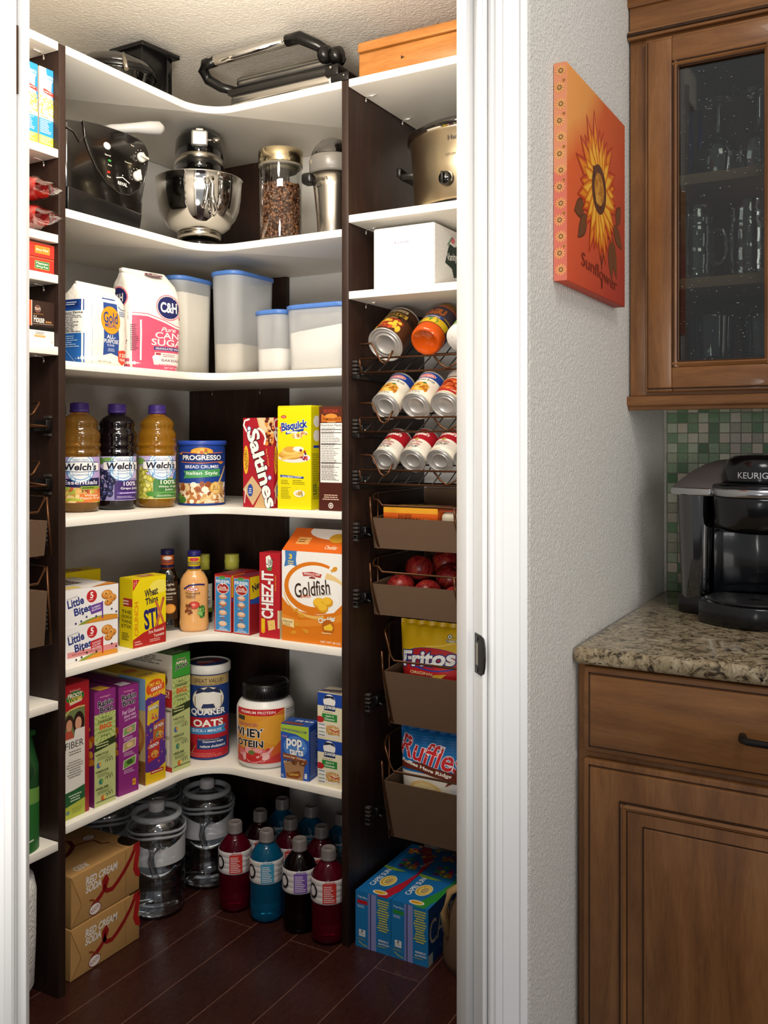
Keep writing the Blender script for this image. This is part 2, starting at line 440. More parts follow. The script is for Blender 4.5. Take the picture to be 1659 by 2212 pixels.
nm = ['topmost white L-shaped corner shelf, under the griddle and the food processor', 'white L-shaped corner shelf that carries the mixer and the fryer',
      'white L-shaped corner shelf that carries the flour and sugar', 'white L-shaped corner shelf that carries the juice bottles',
      'white L-shaped corner shelf with the salad dressings and snack boxes', 'lowest white L-shaped corner shelf, under the cereal boxes']
for z, n in zip(Z, nm):
    shelf_board('corner_shelf', L_pts(), z, n, [(-1.95, YW - .03, .7, -.7), (-1.76, YW - .03, .7, -.7), (-1.235, YW - .12, -1, 0)] if z < 2 else [])
def panel(name, x0, y0, x1, y1, label, h=2.137, holes=()):
    b = MB(); b.box((x0, y0, 0), (x1, y1, h), ESP, .0008)
    return tag(b.build(name), label, 'closet panel')
panel('closet_panel', XW + .002, 1.444, XL, 1.4635, 'dark espresso upright panel at the end of the shelves beside the soda cases')
panel('closet_panel', -1.217, YR, -1.198, YW - .002, 'dark espresso upright panel between the corner shelves and the can racks')
panel('closet_panel', XW + .004, YW - .022, -1.666, YW - .003, 'wide dark espresso panel flat against the wall in the pantry corner')
panel('closet_panel', -.622, YR, -.603, YW - .002, 'dark espresso upright panel at the far end of the can racks, behind the door frame')
panel('closet_panel', XW + .002, .83, XL, .849, 'dark espresso upright panel by the door hinge, at the near end of the pasta shelves')
def tshelf(z, label, right, y=0):
    if right: pts = [(-1.197, YR + y), (-.623, YR + y), (-.623, YW - .002), (-1.197, YW - .002)]; pins = [(-1.192, YR + .075, 1, 0), (-1.192, YR + .27, 1, 0)]
    else: pts = [(XL, .85), (XL, 1.443), (XW + .004, 1.443), (XW + .004, .85)]; pins = [(XL - (.21 if z == 1.708 else .04), 1.437, 0, -1)]
    return shelf_board('tower_shelf', pts, z, label, pins)
tshelf(2.139, 'topmost shelf of the can rack bay, under the orange wooden chest', True)
tshelf(1.804, 'white shelf that carries the slow cooker', True)
tshelf(1.616, 'white shelf under the wrapped pack of napkins', True)
tshelf(2.139, 'topmost white shelf of the pasta bay, nothing on it', False)
tshelf(1.899, 'white shelf under the blue and yellow pasta boxes', False)
tshelf(1.708, 'white shelf under the two red bags of noodles', False)
tshelf(1.618, 'white shelf under the red rice boxes', False)
tshelf(1.458, 'white shelf under the dark coffee box', False)
tshelf(.667, 'white shelf above the green bag', False)
tshelf(.352, 'lowest white shelf of the pasta bay, under the green bag', False)

# ================================================================ kitchen side
# mosaic splashback
MOS = M('glass_mosaic', '#6d7a66', .12, spec=.6); nt, N_, L_, b_ = nodes(MOS)
v = coords(nt, (1, 1, 1), rot=(PI / 2, 0, 0))
vm = nt.nodes.new('ShaderNodeVectorMath'); vm.operation = 'DIVIDE'; vm.inputs[1].default_value = (.0222, .0222, .0222); nt.links.new(v, vm.inputs[0])
fl = nt.nodes.new('ShaderNodeVectorMath'); fl.operation = 'FLOOR'; nt.links.new(vm.outputs[0], fl.inputs[0])
fl2 = nt.nodes.new('ShaderNodeVectorMath'); fl2.operation = 'MULTIPLY'; fl2.inputs[1].default_value = (1, 1, 0); nt.links.new(fl.outputs[0], fl2.inputs[0])
wn = nt.nodes.new('ShaderNodeTexWhiteNoise'); wn.noise_dimensions = '3D'; nt.links.new(fl2.outputs[0], wn.inputs['Vector'])
tilec = ramp(nt, wn.outputs['Value'], [(0, '#466b4c'), (.16, '#759a74'), (.3, '#adbba5'), (.45, '#d0d2c2'), (.58, '#66906a'), (.7, '#dacdc1'), (.84, '#a8a799'), (1, '#e6ddd3')])
stn = noise(nt, coords(nt, (40, 40, 160)), 3, 4, .7, 3.)
tilec = mixc(nt, .45, tilec, ramp(nt, stn, [(.3, '#3a4a3a'), (.6, '#cfcabd')]), 'OVERLAY')
frc = nt.nodes.new('ShaderNodeVectorMath'); frc.operation = 'FRACTION'; nt.links.new(vm.outputs[0], frc.inputs[0])
sx = nt.nodes.new('ShaderNodeSeparateXYZ'); nt.links.new(frc.outputs[0], sx.inputs[0])
def edge(s_):
    a = nt.nodes.new('ShaderNodeMath'); a.operation = 'SUBTRACT'; a.inputs[1].default_value = .5; nt.links.new(s_, a.inputs[0])
    c = nt.nodes.new('ShaderNodeMath'); c.operation = 'ABSOLUTE'; nt.links.new(a.outputs[0], c.inputs[0]); return c.outputs[0]
mx = nt.nodes.new('ShaderNodeMath'); mx.operation = 'MAXIMUM'; nt.links.new(edge(sx.outputs[0]), mx.inputs[0]); nt.links.new(edge(sx.outputs[1]), mx.inputs[1])
gt = nt.nodes.new('ShaderNodeMath'); gt.operation = 'GREATER_THAN'; gt.inputs[1].default_value = .455; nt.links.new(mx.outputs[0], gt.inputs[0])
nt.links.new(mixc(nt, gt.outputs[0], tilec, lin('#77766c')), b_.inputs['Base Color'])
rgh = nt.nodes.new('ShaderNodeMapRange'); rgh.inputs[3].default_value = .12; rgh.inputs[4].default_value = .8
nt.links.new(gt.outputs[0], rgh.inputs[0]); nt.links.new(rgh.outputs[0], b_.inputs['Roughness'])
inv = nt.nodes.new('ShaderNodeMath'); inv.operation = 'SUBTRACT'; inv.inputs[0].default_value = 1; nt.links.new(gt.outputs[0], inv.inputs[1])
bump(nt, inv.outputs[0], b_, .6, .002)
b = MB(); b.box((-.468, 2.114, .914), (1.2, 2.122, 1.34), MOS)
struct(b.build('wall_splashback'))
# granite worktop
GR = M('granite', '#a3937a', .12, spec=.5); nt, N_, L_, b_ = nodes(GR)
v = coords(nt); n1 = noise(nt, v, 38, 6, .68, 1.6); n2 = noise(nt, v, 95, 5, .7, 1.); n3 = noise(nt, v, 14, 3, .6, .5)
c1 = ramp(nt, n1, [(.28, '#1c1714'), (.40, '#4e4335'), (.47, '#9a8a6e'), (.60, '#b9ab92'), (.78, '#d8cfbb')])
c1 = mixc(nt, ramp(nt, n2, [(.36, '#ffffff'), (.44, '#000000')]), c1, lin('#1a1512'))
c1 = mixc(nt, .35, c1, ramp(nt, n3, [(.35, '#9b8a66'), (.65, '#b8b0a2')]), 'OVERLAY')
nt.links.new(c1, b_.inputs['Base Color'])
b = MB(); b.box((-.474, 1.461, .886), (1.2, 2.114, .914), GR, .011, 4)
tag(b.build('granite_worktop'), 'speckled beige and black granite worktop under the coffee maker', 'worktop')
# base cabinet
def ring(b, x0, z0, x1, z1, y, w, d, mat, mat2=None):
    """rectangular moulding frame lying in the plane y, w wide, d deep towards the viewer"""
    for a in ((x0, z0, x0 + w, z1), (x1 - w, z0, x1, z1)): b.prism([(a[0], y), (a[2], y), (a[2], y - d * .5), ((a[0] + a[2]) / 2, y - d), (a[0], y - d * .5)], a[1], a[3], mat)
    for z in (z0, z1 - w):
        t = [(y, z), (y - d * .5, z), (y - d, z + w / 2), (y - d * .5, z + w), (y, z + w)]
        m = Matrix(((0, 0, 1, 0), (1, 0, 0, 0), (0, 1, 0, 0), (0, 0, 0, 1)))
        b.prism(t, x0, x1, mat2 or mat, mtx=m)
BC = thing('base_cabinet', (-.474, 1.49, 0), 'stained maple base cabinet under the granite worktop', 'cabinet')
b = MB(); b.box((.002, 0, .1), (1.0, .62, .884), CABV, .001); b.box((.002, .07, 0), (1.0, .62, .1), CABV)
b.build('body', BC)
def slab(b, x0, z0, x1, z1, mat, y=-.02):
    """overlay front with a stepped, rounded edge and dark glaze in the step"""
    b.box((x0, y + .006, z0), (x1, -.0005, z1), mat, .004)
    b.box((x0 + .012, y, z0 + .012), (x1 - .012, y + .012, z1 - .012), mat, .003)
    for a in ((x0 + .0095, z0 + .0095, x0 + .0115, z1 - .0095), (x1 - .0115, z0 + .0095, x1 - .0095, z1 - .0095), (x0 + .0095, z0 + .0095, x1 - .0095, z0 + .0115), (x0 + .0095, z1 - .0115, x1 - .0095, z1 - .0095)):
        b.box((a[0], y + .0052, a[1]), (a[2], y + .008, a[3]), CABD)
b = MB(); slab(b, .014, .742, .70, .882, CABH); DW = b.build('drawer', BC)
b = MB(); hx = .262
b.tube([(hx - .002, -.018, .806), (hx, -.035, .806), (hx + .008, -.043, .806), (hx + .07, -.046, .806), (hx + .13, -.043, .806), (hx + .138, -.035, .806), (hx + .14, -.018, .806)], [.0062, .006, .0055, .005, .0055, .006, .0062], IRON, 10)
b.build('handle', DW)
b = MB(); slab(b, .014, .115, .70, .732, CABV)
# recessed panel with bead, glaze lines and a raised field
px0, pz0, px1, pz1 = .075, .20, .64, .675
b.box((px0, -.0232, pz0), (px1, -.0195, pz1), CABD)
ring(b, px0 + .003, pz0 + .003, px1 - .003, pz1 - .003, -.0225, .009, .004, CABV, CABH)
b.box((px0 + .0135, -.0245, pz0 + .0135), (px1 - .0135, -.02, pz1 - .0135), CABV, .001)
b.box((px0 + .038, -.0262, pz0 + .032), (px1 - .038, -.022, pz1 - .032), CABD)
b.box((px0 + .0395, -.0272, pz0 + .0335), (px1 - .0395, -.022, pz1 - .0335), CABV, .002)
b.build('door', BC)
# upper cabinet with a glass door
UC = thing('wall_cabinet', (-.474, 1.817, 0), 'stained maple wall cabinet with a glass door over the coffee maker', 'cabinet')
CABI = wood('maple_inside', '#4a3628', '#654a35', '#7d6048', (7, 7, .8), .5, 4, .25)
b = MB()
b.box((.002, .0, 1.335), (.034, .296, 2.10), CABV, .0015); b.box((.62, .0, 1.335), (.65, .296, 2.10), CABV)
b.box((.034, .285, 1.335), (.62, .296, 2.10), CABI); b.box((.034, .002, 1.372), (.62, .285, 1.392), CABI)
b.box((.034, .002, 1.985), (.62, .285, 2.005), CABI); b.box((.034, 0, 1.335), (.62, .02, 1.372), CABH); b.box((.034, 0, 1.99), (.62, .02, 2.10), CABH)
b.box((.0345, .004, 1.392), (.0365, .284, 1.985), CABI)
b.build('body', UC)
b = MB()
b.box((.0, -.012, 2.028), (.66, .0, 2.046), CABH, .002); b.box((.0, -.016, 2.034), (.66, .0, 2.040), CABD, .001)
b.box((.002, -.004, 2.046), (.66, .0, 2.095), CABH, .001)
pr = [(0, 2.093), (-.008, 2.093), (-.012, 2.099), (-.009, 2.104), (-.016, 2.112), (-.03, 2.13), (-.05, 2.16), (-.058, 2.17), (-.058, 2.19), (0, 2.19)]
b.prism(pr, -.004, .66, CABH, mtx=Matrix(((0, 0, 1, 0), (1, 0, 0, 0), (0, 1, 0, 0), (0, 0, 0, 1))))
b.build('crown_moulding', UC)
b = MB(); b.box((-.004, -.014, 1.316), (.66, .02, 1.335), CABH, .003); b.box((-.002, -.008, 1.3185), (.66, .02, 1.322), CABD); b.box((0, -.006, 1.308), (.66, .02, 1.318), CABH, .002)
b.build('light_rail', UC)
gx0, gx1, gz0, gz1 = .098, .250, 1.40, 1.957
b = MB(); dx0, dx1, dz0, dz1 = .034, .318, 1.342, 2.020
b.box((dx0, -.014, dz0), (gx0 - .012, -.001, dz1), CABV, .003); b.box((gx1 + .012, -.014, dz0), (dx1, -.001, dz1), CABV, .003)
b.box((dx0 + .007, -.0205, dz0 + .007), (gx0 - .012, -.004, dz1 - .007), CABV, .002); b.box((gx1 + .012, -.0205, dz0 + .007), (dx1 - .007, -.004, dz1 - .007), CABV, .002)
for z0, z1 in ((dz0, gz0 - .012), (gz1 + .012, dz1)):
    b.box((gx0 - .0118, -.014, z0), (gx1 + .0118, -.001, z1), CABH, .002)
    b.box((gx0 - .0118, -.0203, max(z0, dz0 + .007)), (gx1 + .0118, -.004, min(z1, dz1 - .007)), CABH, .0015)
b.box((dx0 + .005, -.0148, dz0 + .005), (dx0 + .0068, -.003, dz1 - .005), CABD); b.box((dx0 + .005, -.0148, dz0 + .005), (dx1 - .005, -.003, dz0 + .0068), CABD); b.box((dx0 + .005, -.0148, dz1 - .0068), (dx1 - .005, -.003, dz1 - .005), CABD)
UD = b.build('door', UC)
b = MB(); ring(b, gx0 - .0115, gz0 - .0115, gx1 + .0115, gz1 + .0115, -.013, .0118, .009, CABV, CABH)
for a in ((gx0 - .0118, gz0 - .0118, gx0 - .0098, gz1 + .0118), (gx0 - .002, gz0, gx0, gz1), (gx0 - .0118, gz1 + .0098, gx1 + .0118, gz1 + .0118), (gx0, gz0 - .002, gx1, gz0), (gx0, gz1, gx1, gz1 + .002)):
    b.box((a[0], -.0208, a[1]), (a[2], -.012, a[3]), CABD)
b.build('glazing_bead', UD)
SEED = clear('seeded_glass', '#c9cdc9', .03, .05)
b = MB(); b.box((gx0 - .006, -.011, gz0 - .006), (gx1 + .006, -.008, gz1 + .006), SEED)
rs = random.Random(5); BUB = clear('glass_bubble', '#e8ecec', .05, .35)
for i in range(260):
    x, z = rs.uniform(gx0, gx1), rs.uniform(gz0, gz1); r = rs.choice((.0005, .0006, .0008, .0012))
    b.ball((x, -.0113, z), r, BUB, 1.6, .6, .8, 6)
b.build('glass_pane', UD)
for z, n in ((1.762, 'upper wooden shelf inside the glass-door cabinet, under the stemmed glasses'), (1.562, 'lower wooden shelf inside the glass-door cabinet, under the ridged mugs')):
    o = MB().box((-.435, 1.842, z - .02), (.14, 2.098, z), M('maple_shelf', '#c8a484', .5), .001).build('cabinet_shelf'); tag(o, n, 'shelf')
# ================================================================ near-left bay: pasta, noodles, rice, coffee, racks
def pasta_art():
    a = Art(.041, .178); a.bg('#fbf3d8').R(.0, .0, 1, .36, '#2f8fc4').R(0, 0, 1, .15, '#b9c23a').R(0, 0, 1, .03, '#8fae2e')
    a.poly([(.78, 1), (1, 1), (1, .45), (.9, .5), (.92, .62), (.8, .72), (.84, .85)], '#2b86bd').E(.75, 1.0, .3, .14, '#2f8fc4')
    a.T('PASTA', .72, .9, .42, .035, '#ffffff').T('RONI', .72, .86, .34, .03, '#ffffff')
    a.poly([(.28, .745), (.95, .715), (.98, .665), (.3, .69)], '#d8433a').T('angel hair', .6, .705, .5, .02, '#ffffff', rot=-3)
    a.food(.05, .42, .95, .63, ['#f2d774', '#e9c24c', '#f8e6a0', '#dfae3c', '#f4dd88'], 3, 70, .07)
    a.R(0, .365, 1, .395, '#f3ead2').L(.06, .37, .94, .395, 1, '#e8862e', 4).L(.06, .18, .9, .35, 8, '#dcebf4', 5).L(.06, .05, .92, .145, 6, '#f1f3c4', 6)
    return a
for i, (y, n) in enumerate(((1.4055, 'blue and yellow pasta box next to the dark upright panel'), (1.3605, 'blue and yellow pasta box half hidden by the door jamb'))):
    carton('pasta_box', n, 'box', (-1.668, y, 1.8992), .0405, .12, .178, '#c9b7a4', PI / 2, front=pasta_art(), group='boxes of pasta on the upper left shelf')
# noodle bags
CELLO = clear('cellophane', '#f6efe8', .12, .14)
def noodle_bag(loc, rz, label):
    t = thing('noodle_bag', loc, label, 'bag', 'red bags of noodles', rz)
    # plump packet, long axis along local x, crimped end at +x
    def sh(u, ph, s=1.):
        k = max(.02, math.sin(PI * min(1, max(0, .12 + u * .86)))) ** .5; e = .5 + .5 * k
        return Vector((u * .185, -.040 * e * s * math.cos(ph), .031 + .0285 * k * s * math.sin(ph)))
    b = MB(); RED = M('red_film', '#c4231f', .22, spec=.6, coat=.4)
    b.grid(lambda u, v: sh(u * .84, 2 * PI * v), 16, 22, RED)
    A_ = .12
    mp = lambda u, v, o: sh(u / .185, -.9 + 2.4 * v / A_, 1.0 + o / .03)
    a = Art(.155, A_); a.poly([(0, .12), (.8, .3), (.62, 1), (0, 1)], '#f0d9ac').food(.1, .62, .6, .98, ['#e8b64b', '#f3d27c', '#d99a35', '#f0c86a'], 4, 50, .05).E(.35, .48, .3, .16, '#efe2c4')
    a.S([(.0, .14), (.78, .33)], .02, '#d2691e').L(.1, .4, .55, .55, 3, '#a84a3a', 3).R(.62, .45, .7, .95, '#a51a1a')
    b.art(a, mp, .012, .008); b.build('wrapper', t)
    b = MB(); b.grid(lambda u, v: sh(.62 + .42 * u, 2 * PI * v, 1.1) + Vector((0, 0, .003 * math.sin(9 * v + 14 * u))), 10, 18, CELLO)
    b.build('clear_end', t); return t
noodle_bag((-1.79, 1.336, 1.708), math.radians(23), 'lower red bag of noodles on the shelf above the rice boxes')
noodle_bag((-1.79, 1.334, 1.770), math.radians(24), 'upper red bag of noodles lying on another bag')
# rice boxes
def rice(loc, words, chip, label, w, h):
    a = Art(w / 2, h); a.bg('#c9382c').R(0, .9, 1, 1, '#d9583c')
    a.R(.42, .25, .86, .78, '#d9a441').R(.43, .28, .85, .75, chip)
    for i, s in enumerate(words): a.T(s, .64, .515 + (.11 if len(words) > 1 else 0) - i * .22, .36, .16, '#fff1cf')
    carton('rice_box', label, 'box', (loc[0], 1.353, loc[2]), w / 2, .15, h, '#b93226', PI / 2, front=a, group='red rice boxes')
rice((-1.665, 1.262, 1.6185), ['Mexican', 'Style'], '#2f7a52', 'red rice box with a green tab, under another rice box', .181, .034)
rice((-1.664, 1.26, 1.6535), ['Rice Pilaf'], '#d98a32', 'red rice box with an orange tab, topmost of its stack', .181, .031)
a = Art(.094, .098); a.bg('#33211a').R(0, 0, 1, .34, '#efe6da').R(0, .34, 1, .43, '#15100d').R(.0, .43, .34, 1, '#b8532a').R(.34, .43, .36, 1, '#e9dccb')
a.C(.52, .82, .085, '#a09088').C(.52, .82, .078, '#6b3b2e').T("TULLY'S", .52, .82, .15, .06, '#f2e8da').T('House', .56, .59, .3, .16, '#f4e9dc', sh=0).T('BLEND', .84, .545, .17, .04, '#e7a45a').S([(.4, .7), (.68, .71)], .006, '#e08d3a')
a.S([(.37, .475), (.97, .5)], .006, '#d8c8b8').L(.46, .25, .72, .31, 2, '#8b7b6c', 2).R(.42, .19, .74, .235, '#e0a468').L(.9, .08, 1, .11, 1, '#9a8a7a')
carton('coffee_box', 'dark brown coffee box with a white base band on the near-left shelf', 'box', (-1.665, 1.350, 1.4585), .094, .12, .098, '#2a1a14', PI / 2, front=a)
# wire can racks and canvas baskets of the near-left bay, seen end on
def clip_on(b, x, y, z, dx, dy):
    """moulded bracket with a stack of ribs that holds a runner to an upright panel"""
    for i in range(5): b.box((x - .006 if dx == 0 else x - .001, y - .001 if dx == 0 else y - .006, z - .022 + i * .0095), (x + .006 if dx == 0 else x + .004, y + .004 if dx == 0 else y + .006, z - .0165 + i * .0095), M('grey_rib', '#4a4542', .4))
def left_rack(z, label):
    t = thing('wire_can_rack', (-1.70, 1.15, z), label, 'wire rack', 'empty wire racks in the near-left bay')
    b = MB(); R_ = .0028
    b.tube([(.04, -.28, 0), (.04, .272, 0)], R_, BRONZE); b.tube([(.042, -.28, .026), (.042, .225, .026), (.042, .232, .03), (.042, .247, .052), (.036, .252, .054), (-.1, .256, .054)], R_, BRONZE)
    b.tube([(.04, .272, 0), (-.3, .272, .03)], R_, BRONZE)
    for x in (0, -.06, -.12, -.18, -.24, -.3): b.tube([(x, -.28, -(x) * .1), (x, .272, -(x) * .1)], .0018, BRONZE, 6)
    b.build('wire_frame', t)
    b = MB(); b.box((-.34, .274, -.012), (.03, .288, .006), IRON, .002); b.box((-.005, .272, -.01), (.035, .29, .016), BLACKP, .002)
    for i in range(5): b.box((.012, .284, -.02 + i * .010), (.030, .2925, -.0145 + i * .010), M('grey_rib', '#3d3936', .35))
    b.build('runner', t); return t
r0 = left_rack(1.279, 'empty bronze wire rack below the coffee box, upper of two')
dup(r0, (-1.70, 1.15, 1.148), 'empty bronze wire rack above the canvas baskets, lower of two')
def left_basket(z, h, label, dy=0):
    t = thing('canvas_basket', (-1.70, 1.13 + dy, z), label, 'basket', 'brown canvas baskets in the near-left bay')
    b = MB(); b.prism([(-.3, 0), (.055, 0), (.065, h), (-.3, h)], -.26, .27, LINER, mtx=Matrix(((1, 0, 0, 0), (0, 0, 1, 0), (0, 1, 0, 0), (0, 0, 0, 1)))); b.build('liner', t)
    b = MB(); b.tube([(.07, -.26, h + .02), (.07, .24, h + .02), (.066, .262, h + .05), (.05, .272, h + .052), (-.3, .30, h + .056)], .0028, BRONZE)
    b.tube([(.04, .29, h + .05), (.055, .288, 0), (.02, .284, -.01), (-.3, .284, -.01)], .003, BRONZE); b.build('wire_frame', t)
    b = MB(); b.box((-.3, .294, .01), (.02, .309, .026), IRON, .002)
    for i in range(5): b.box((.0, .30, h * .2 + i * .010), (.018, .3105, h * .2 + .0055 + i * .010), M('grey_rib', '#3d3936', .35))
    b.build('runner', t); return t
bk0 = left_basket(.997, .077, 'empty brown canvas basket below the wire racks in the near-left bay')
left_basket(.80, .12, 'lower brown canvas basket of the near-left bay, above the green bag')
# green bag and the roll at the bottom
t = thing('green_bag', (-1.745, 1.335, .3525), 'green bag standing on the lowest near-left shelf, by the hinge', 'bag')
b = MB(); GF = M('green_film', '#1f4a24', .35, spec=.5)
def gb(u, v):
    k = 1 - .45 * max(0, v - .75) / .25 * .8; a = u * 2 * PI
    return Vector(((.09 * k) * math.copysign(abs(math.cos(a)) ** .6, math.cos(a)), .09 * math.copysign(abs(math.sin(a)) ** .6, math.sin(a)), .24 * v))
b.grid(gb, 28, 12, GF, True)
aa = Art(.16, .24); aa.poly([(0, 0), (1, 0), (1, .42), (0, .5)], '#2c6a2f').poly([(0, .5), (1, .42), (1, .55), (0, .68)], '#6d9a46').E(.5, .75, .3, .12, '#17381b').L(.2, .06, .9, .2, 4, '#d9dccb', 3)
b.art(aa, lambda u, v, o: Vector((.09 * (1 - .36 * max(0, v / .24 - .75) / .25) * (1 - min(.999, abs(u - .08) / .09) ** 3.33) ** .3 + .0012 + o, u - .08, v)), .008, .01)
b.build('film', t); MB().box((-.05, -.085, .238), (.05, .085, .25), GF, .002).build('folded_top', t)
t = thing('paper_towel_roll', (-1.735, 1.338, 0), 'white quilted paper roll standing on the floor by the hinge', 'paper roll')
b = MB(); PT = M('quilted_paper', '#d9d6d2', .9, spec=.1); nt, N_, L_, b_ = nodes(PT)
vo = nt.nodes.new('ShaderNodeTexVoronoi'); vo.inputs['Scale'].default_value = 130; nt.links.new(coords(nt), vo.inputs['Vector']); bump(nt, vo.outputs[0], b_, .7, .003)
b.lathe([(.02, .045), (.078, .045), (.085, .055), (.089, .16), (.09, .26), (.084, .288), (.074, .292), (.02, .292)], PT, n=40); b.build('roll', t)
MB().lathe([(.02, .0), (.07, .0), (.07, .044), (.02, .044)], PT, n=28).build('core_base', t)

# ================================================================ top shelf
zt = 2.1395
t = thing('food_processor', (-1.82, 1.78, zt), 'black and clear food processor bowl on the topmost shelf, under the ceiling', 'food processor')
b = MB(); SMK = clear('smoke_plastic', '#8f8a84', .06, .1)
b.lathe([(.07, 0), (.095, 0), (.099, .01), (.1, .055), (.104, .058), (.104, .066)], BLACKG, n=40); b.build('bowl', t)
b = MB(); b.lathe([(.106, .064), (.108, .07), (.106, .076)], BLACKP, n=44, cap=False); b.build('rim', t)
b = MB(); b.lathe([(.104, .072), (.1, .09), (.085, .102), (.05, .108), (0, .109)], SMK, n=40); b.lathe([(.03, .105), (.03, .125), (.022, .13), (0, .13)], SMK, n=24); b.build('lid', t)
b = MB(); FT = BLACKP
b.box((-.03, .02, .05), (.075, .125, .15), FT, .004); b.prism([(-.036, .012), (.085, .012), (.1, .14), (-.036, .14)], .142, .155, FT, bev=.003)
b.box((.07, .105, 0), (.085, .125, .15), BLACKG, .002); b.build('feed_chute', t)
b = MB(); b.tube([(.05, -.02, .112), (.08, -.05, .09), (.1, -.06, .05)], .006, STEEL); b.build('latch', t)
# contact grill
t = thing('contact_grill', (-1.60, 2.0, zt), 'chrome contact grill with black hinges lying on the topmost shelf', 'grill')
b = MB(); b.box((-.005, -.03, .0), (.31, .24, .008), BLACKP, .003)
b.box((.0, -.022, .008), (.335, .23, .045), M('polished_base', '#d9d6cf', .16, .95), .014, 4); b.build('base', t)
b = MB(); b.box((-.004, -.026, .043), (.35, .234, .058), M('grey_seal', '#2b2926', .35), .005)
b.box((.01, -.02, .057), (.33, .225, .066), BLACKP, .003); b.build('plates', t)
b = MB(); b.box((.012, -.018, .064), (.32, .22, .1), M('satin_lid', '#b4b0a8', .3, .85), .024, 5); b.build('lid', t)
b = MB()
b.tube([(-.055, -.04, .135), (-.045, -.04, .138), (.22, -.04, .143)], .0145, CHROME, 12); b.ball((-.03, -.052, .131), .004, STEEL); b.ball((.2, -.052, .138), .004, STEEL)
b.build('handle_bar', t)
b = MB()
b.tube([(-.03, -.04, .138), (-.066, -.04, .135), (-.078, -.035, .122), (-.068, -.025, .098), (-.035, -.01, .076), (.01, .01, .062)], [.015, .0155, .015, .014, .013, .011], BLACKP, 10); b.build('handle_arm', t)
b = MB(); b.tube([(.205, -.04, .142), (.245, -.04, .142), (.29, -.025, .118), (.315, .0, .1), (.335, .03, .085)], [.0155, .0165, .015, .014, .012], BLACKP, 10)
b.build('handle_arm', t)
b = MB()
b.lathe([(0, -.012), (.02, -.012), (.022, 0), (.02, .014), (0, .016)], BLACKP, mtx=Matrix.Translation((.338, -.01, .088)) @ Matrix.Rotation(PI / 2, 4, 'Y'), n=20)
b.lathe([(0, -.012), (.02, -.012), (.023, 0), (.02, .014), (0, .016)], BLACKP, mtx=Matrix.Translation((.31, -.02, .092)) @ Matrix.Rotation(PI / 2, 4, 'Y'), n=20)
b.box((.315, -.03, .03), (.355, .09, .06), BLACKP, .004); b.box((.33, -.028, .012), (.385, .1, .035), BLACKP, .003)
b.ball((.335, -.033, .05), .0045, STEEL); b.ball((.372, -.03, .025), .003, STEEL); b.build('hinge', t)
# wooden chest
OAK = wood('orange_oak', '#85501f', '#a96a2e', '#c28443', (.7, 8, 8), .34, 5, .25, .3)
t = thing('wooden_chest', (-1.186, 1.962, zt), 'old orange-brown wooden chest on the topmost shelf, scuffed', 'chest')
MB().box((.004, .003, 0), (.48, .26, .066), OAK, .004).build('body', t)
MB().prism([(0, .0), (.012, .002), (.012, .24), (0, .24)], 0, 0.001, OAK).build('corner_wear', t)
b = MB(); b.prism([(0, .069), (.004, .092), (.012, .098), (.25, .098), (.262, .09), (.264, .069)], .002, .482, OAK, mtx=Matrix(((0, 0, 1, 0), (1, 0, 0, 0), (0, 1, 0, 0), (0, 0, 0, 1))), bev=.002); b.build('lid', t)
b = MB(); b.prism([(.125, .030), (.133, .033), (.125, .037)], -.0005, .0035, CABD, mtx=Matrix(((1, 0, 0, 0), (0, 0, 1, 0), (0, 1, 0, 0), (0, 0, 0, 1)))); b.build('notch', t)

# ================================================================ second shelf: fryer, mixer, coffee beans, juicer, slow cooker
z2 = 1.7725
t = thing('deep_fryer', (-1.66, 1.475, z2), 'black deep fryer with a grey handle next to the dark upright panel', 'deep fryer', rz=PI / 2)
FRY = M('fryer_black', '#100e0c', .16, coat=.3)
prof = [(-.004, 0), (.236, 0), (.240, .03), (.245, .09), (.262, .165), (.266, .19), (.262, .207), (.25, .221), (.225, .23), (.13, .2275), (.05, .217), (-.004, .206)]
XZ = lambda d: Matrix(((1, 0, 0, 0), (0, 0, 1, d), (0, 1, 0, 0), (0, 0, 0, 1)))
b = MB(); b.prism([(x, max(y, .006)) for x, y in prof], 0, .26, FRY, mtx=XZ(0), bev=.008)
b.prism([(.0, 0), (.228, 0), (.236, .04), (.0, .055)], -.004, .1, BLACKP, mtx=XZ(0), bev=.003)
b.build('housing', t)
b = MB()
# raised control panel with its curved lower border
pn = [(.045, .216), (.05, .18), (.065, .15), (.09, .115), (.12, .09), (.16, .074), (.195, .078), (.225, .1), (.246, .14), (.256, .18), (.253, .205), (.235, .221), (.18, .226), (.1, .2225)]
b.prism(pn, -.004, .002, FRY, mtx=XZ(0), bev=.0018)
b.tube([(x, -.0015, y) for x, y in [(-.004, .188), (.02, .183), (.036, .165)] + pn[1:9]], .0016, M('seam_grey', '#3a342d', .4), 6)
A = Art(.266, .232)
P_ = lambda x, y: (x / .266, y / .232)
A.E(*P_(.118, .177), .042, .036, '#cfcac2').T('Open Lid', *P_(.12, .155), .07, .02, '#e8e2d6')
A.E(*P_(.126, .144), .02, .012, '#2f8a3a').T('Ready', *P_(.127, .133), .045, .018, '#e8e2d6').E(*P_(.123, .116), .02, .012, '#c0261c').T('Power', *P_(.124, .105), .045, .018, '#e8e2d6')
A.T('RIVAL', *P_(.168, .098), .115, .036, '#f1ece2', b=.02).S([P_(.148, .109), P_(.168, .114), P_(.19, .105)], .008, '#f1ece2').C(*P_(.168, .119), .006, '#f1ece2')
for kx, kz in ((.228, .178), (.214, .128)):
    for i in range(9):
        an = math.radians(-40 + i * 32); A.C(*P_(kx + .0185 * math.cos(an), kz + .0185 * math.sin(an)), .0045, '#d8d0c2', 8)
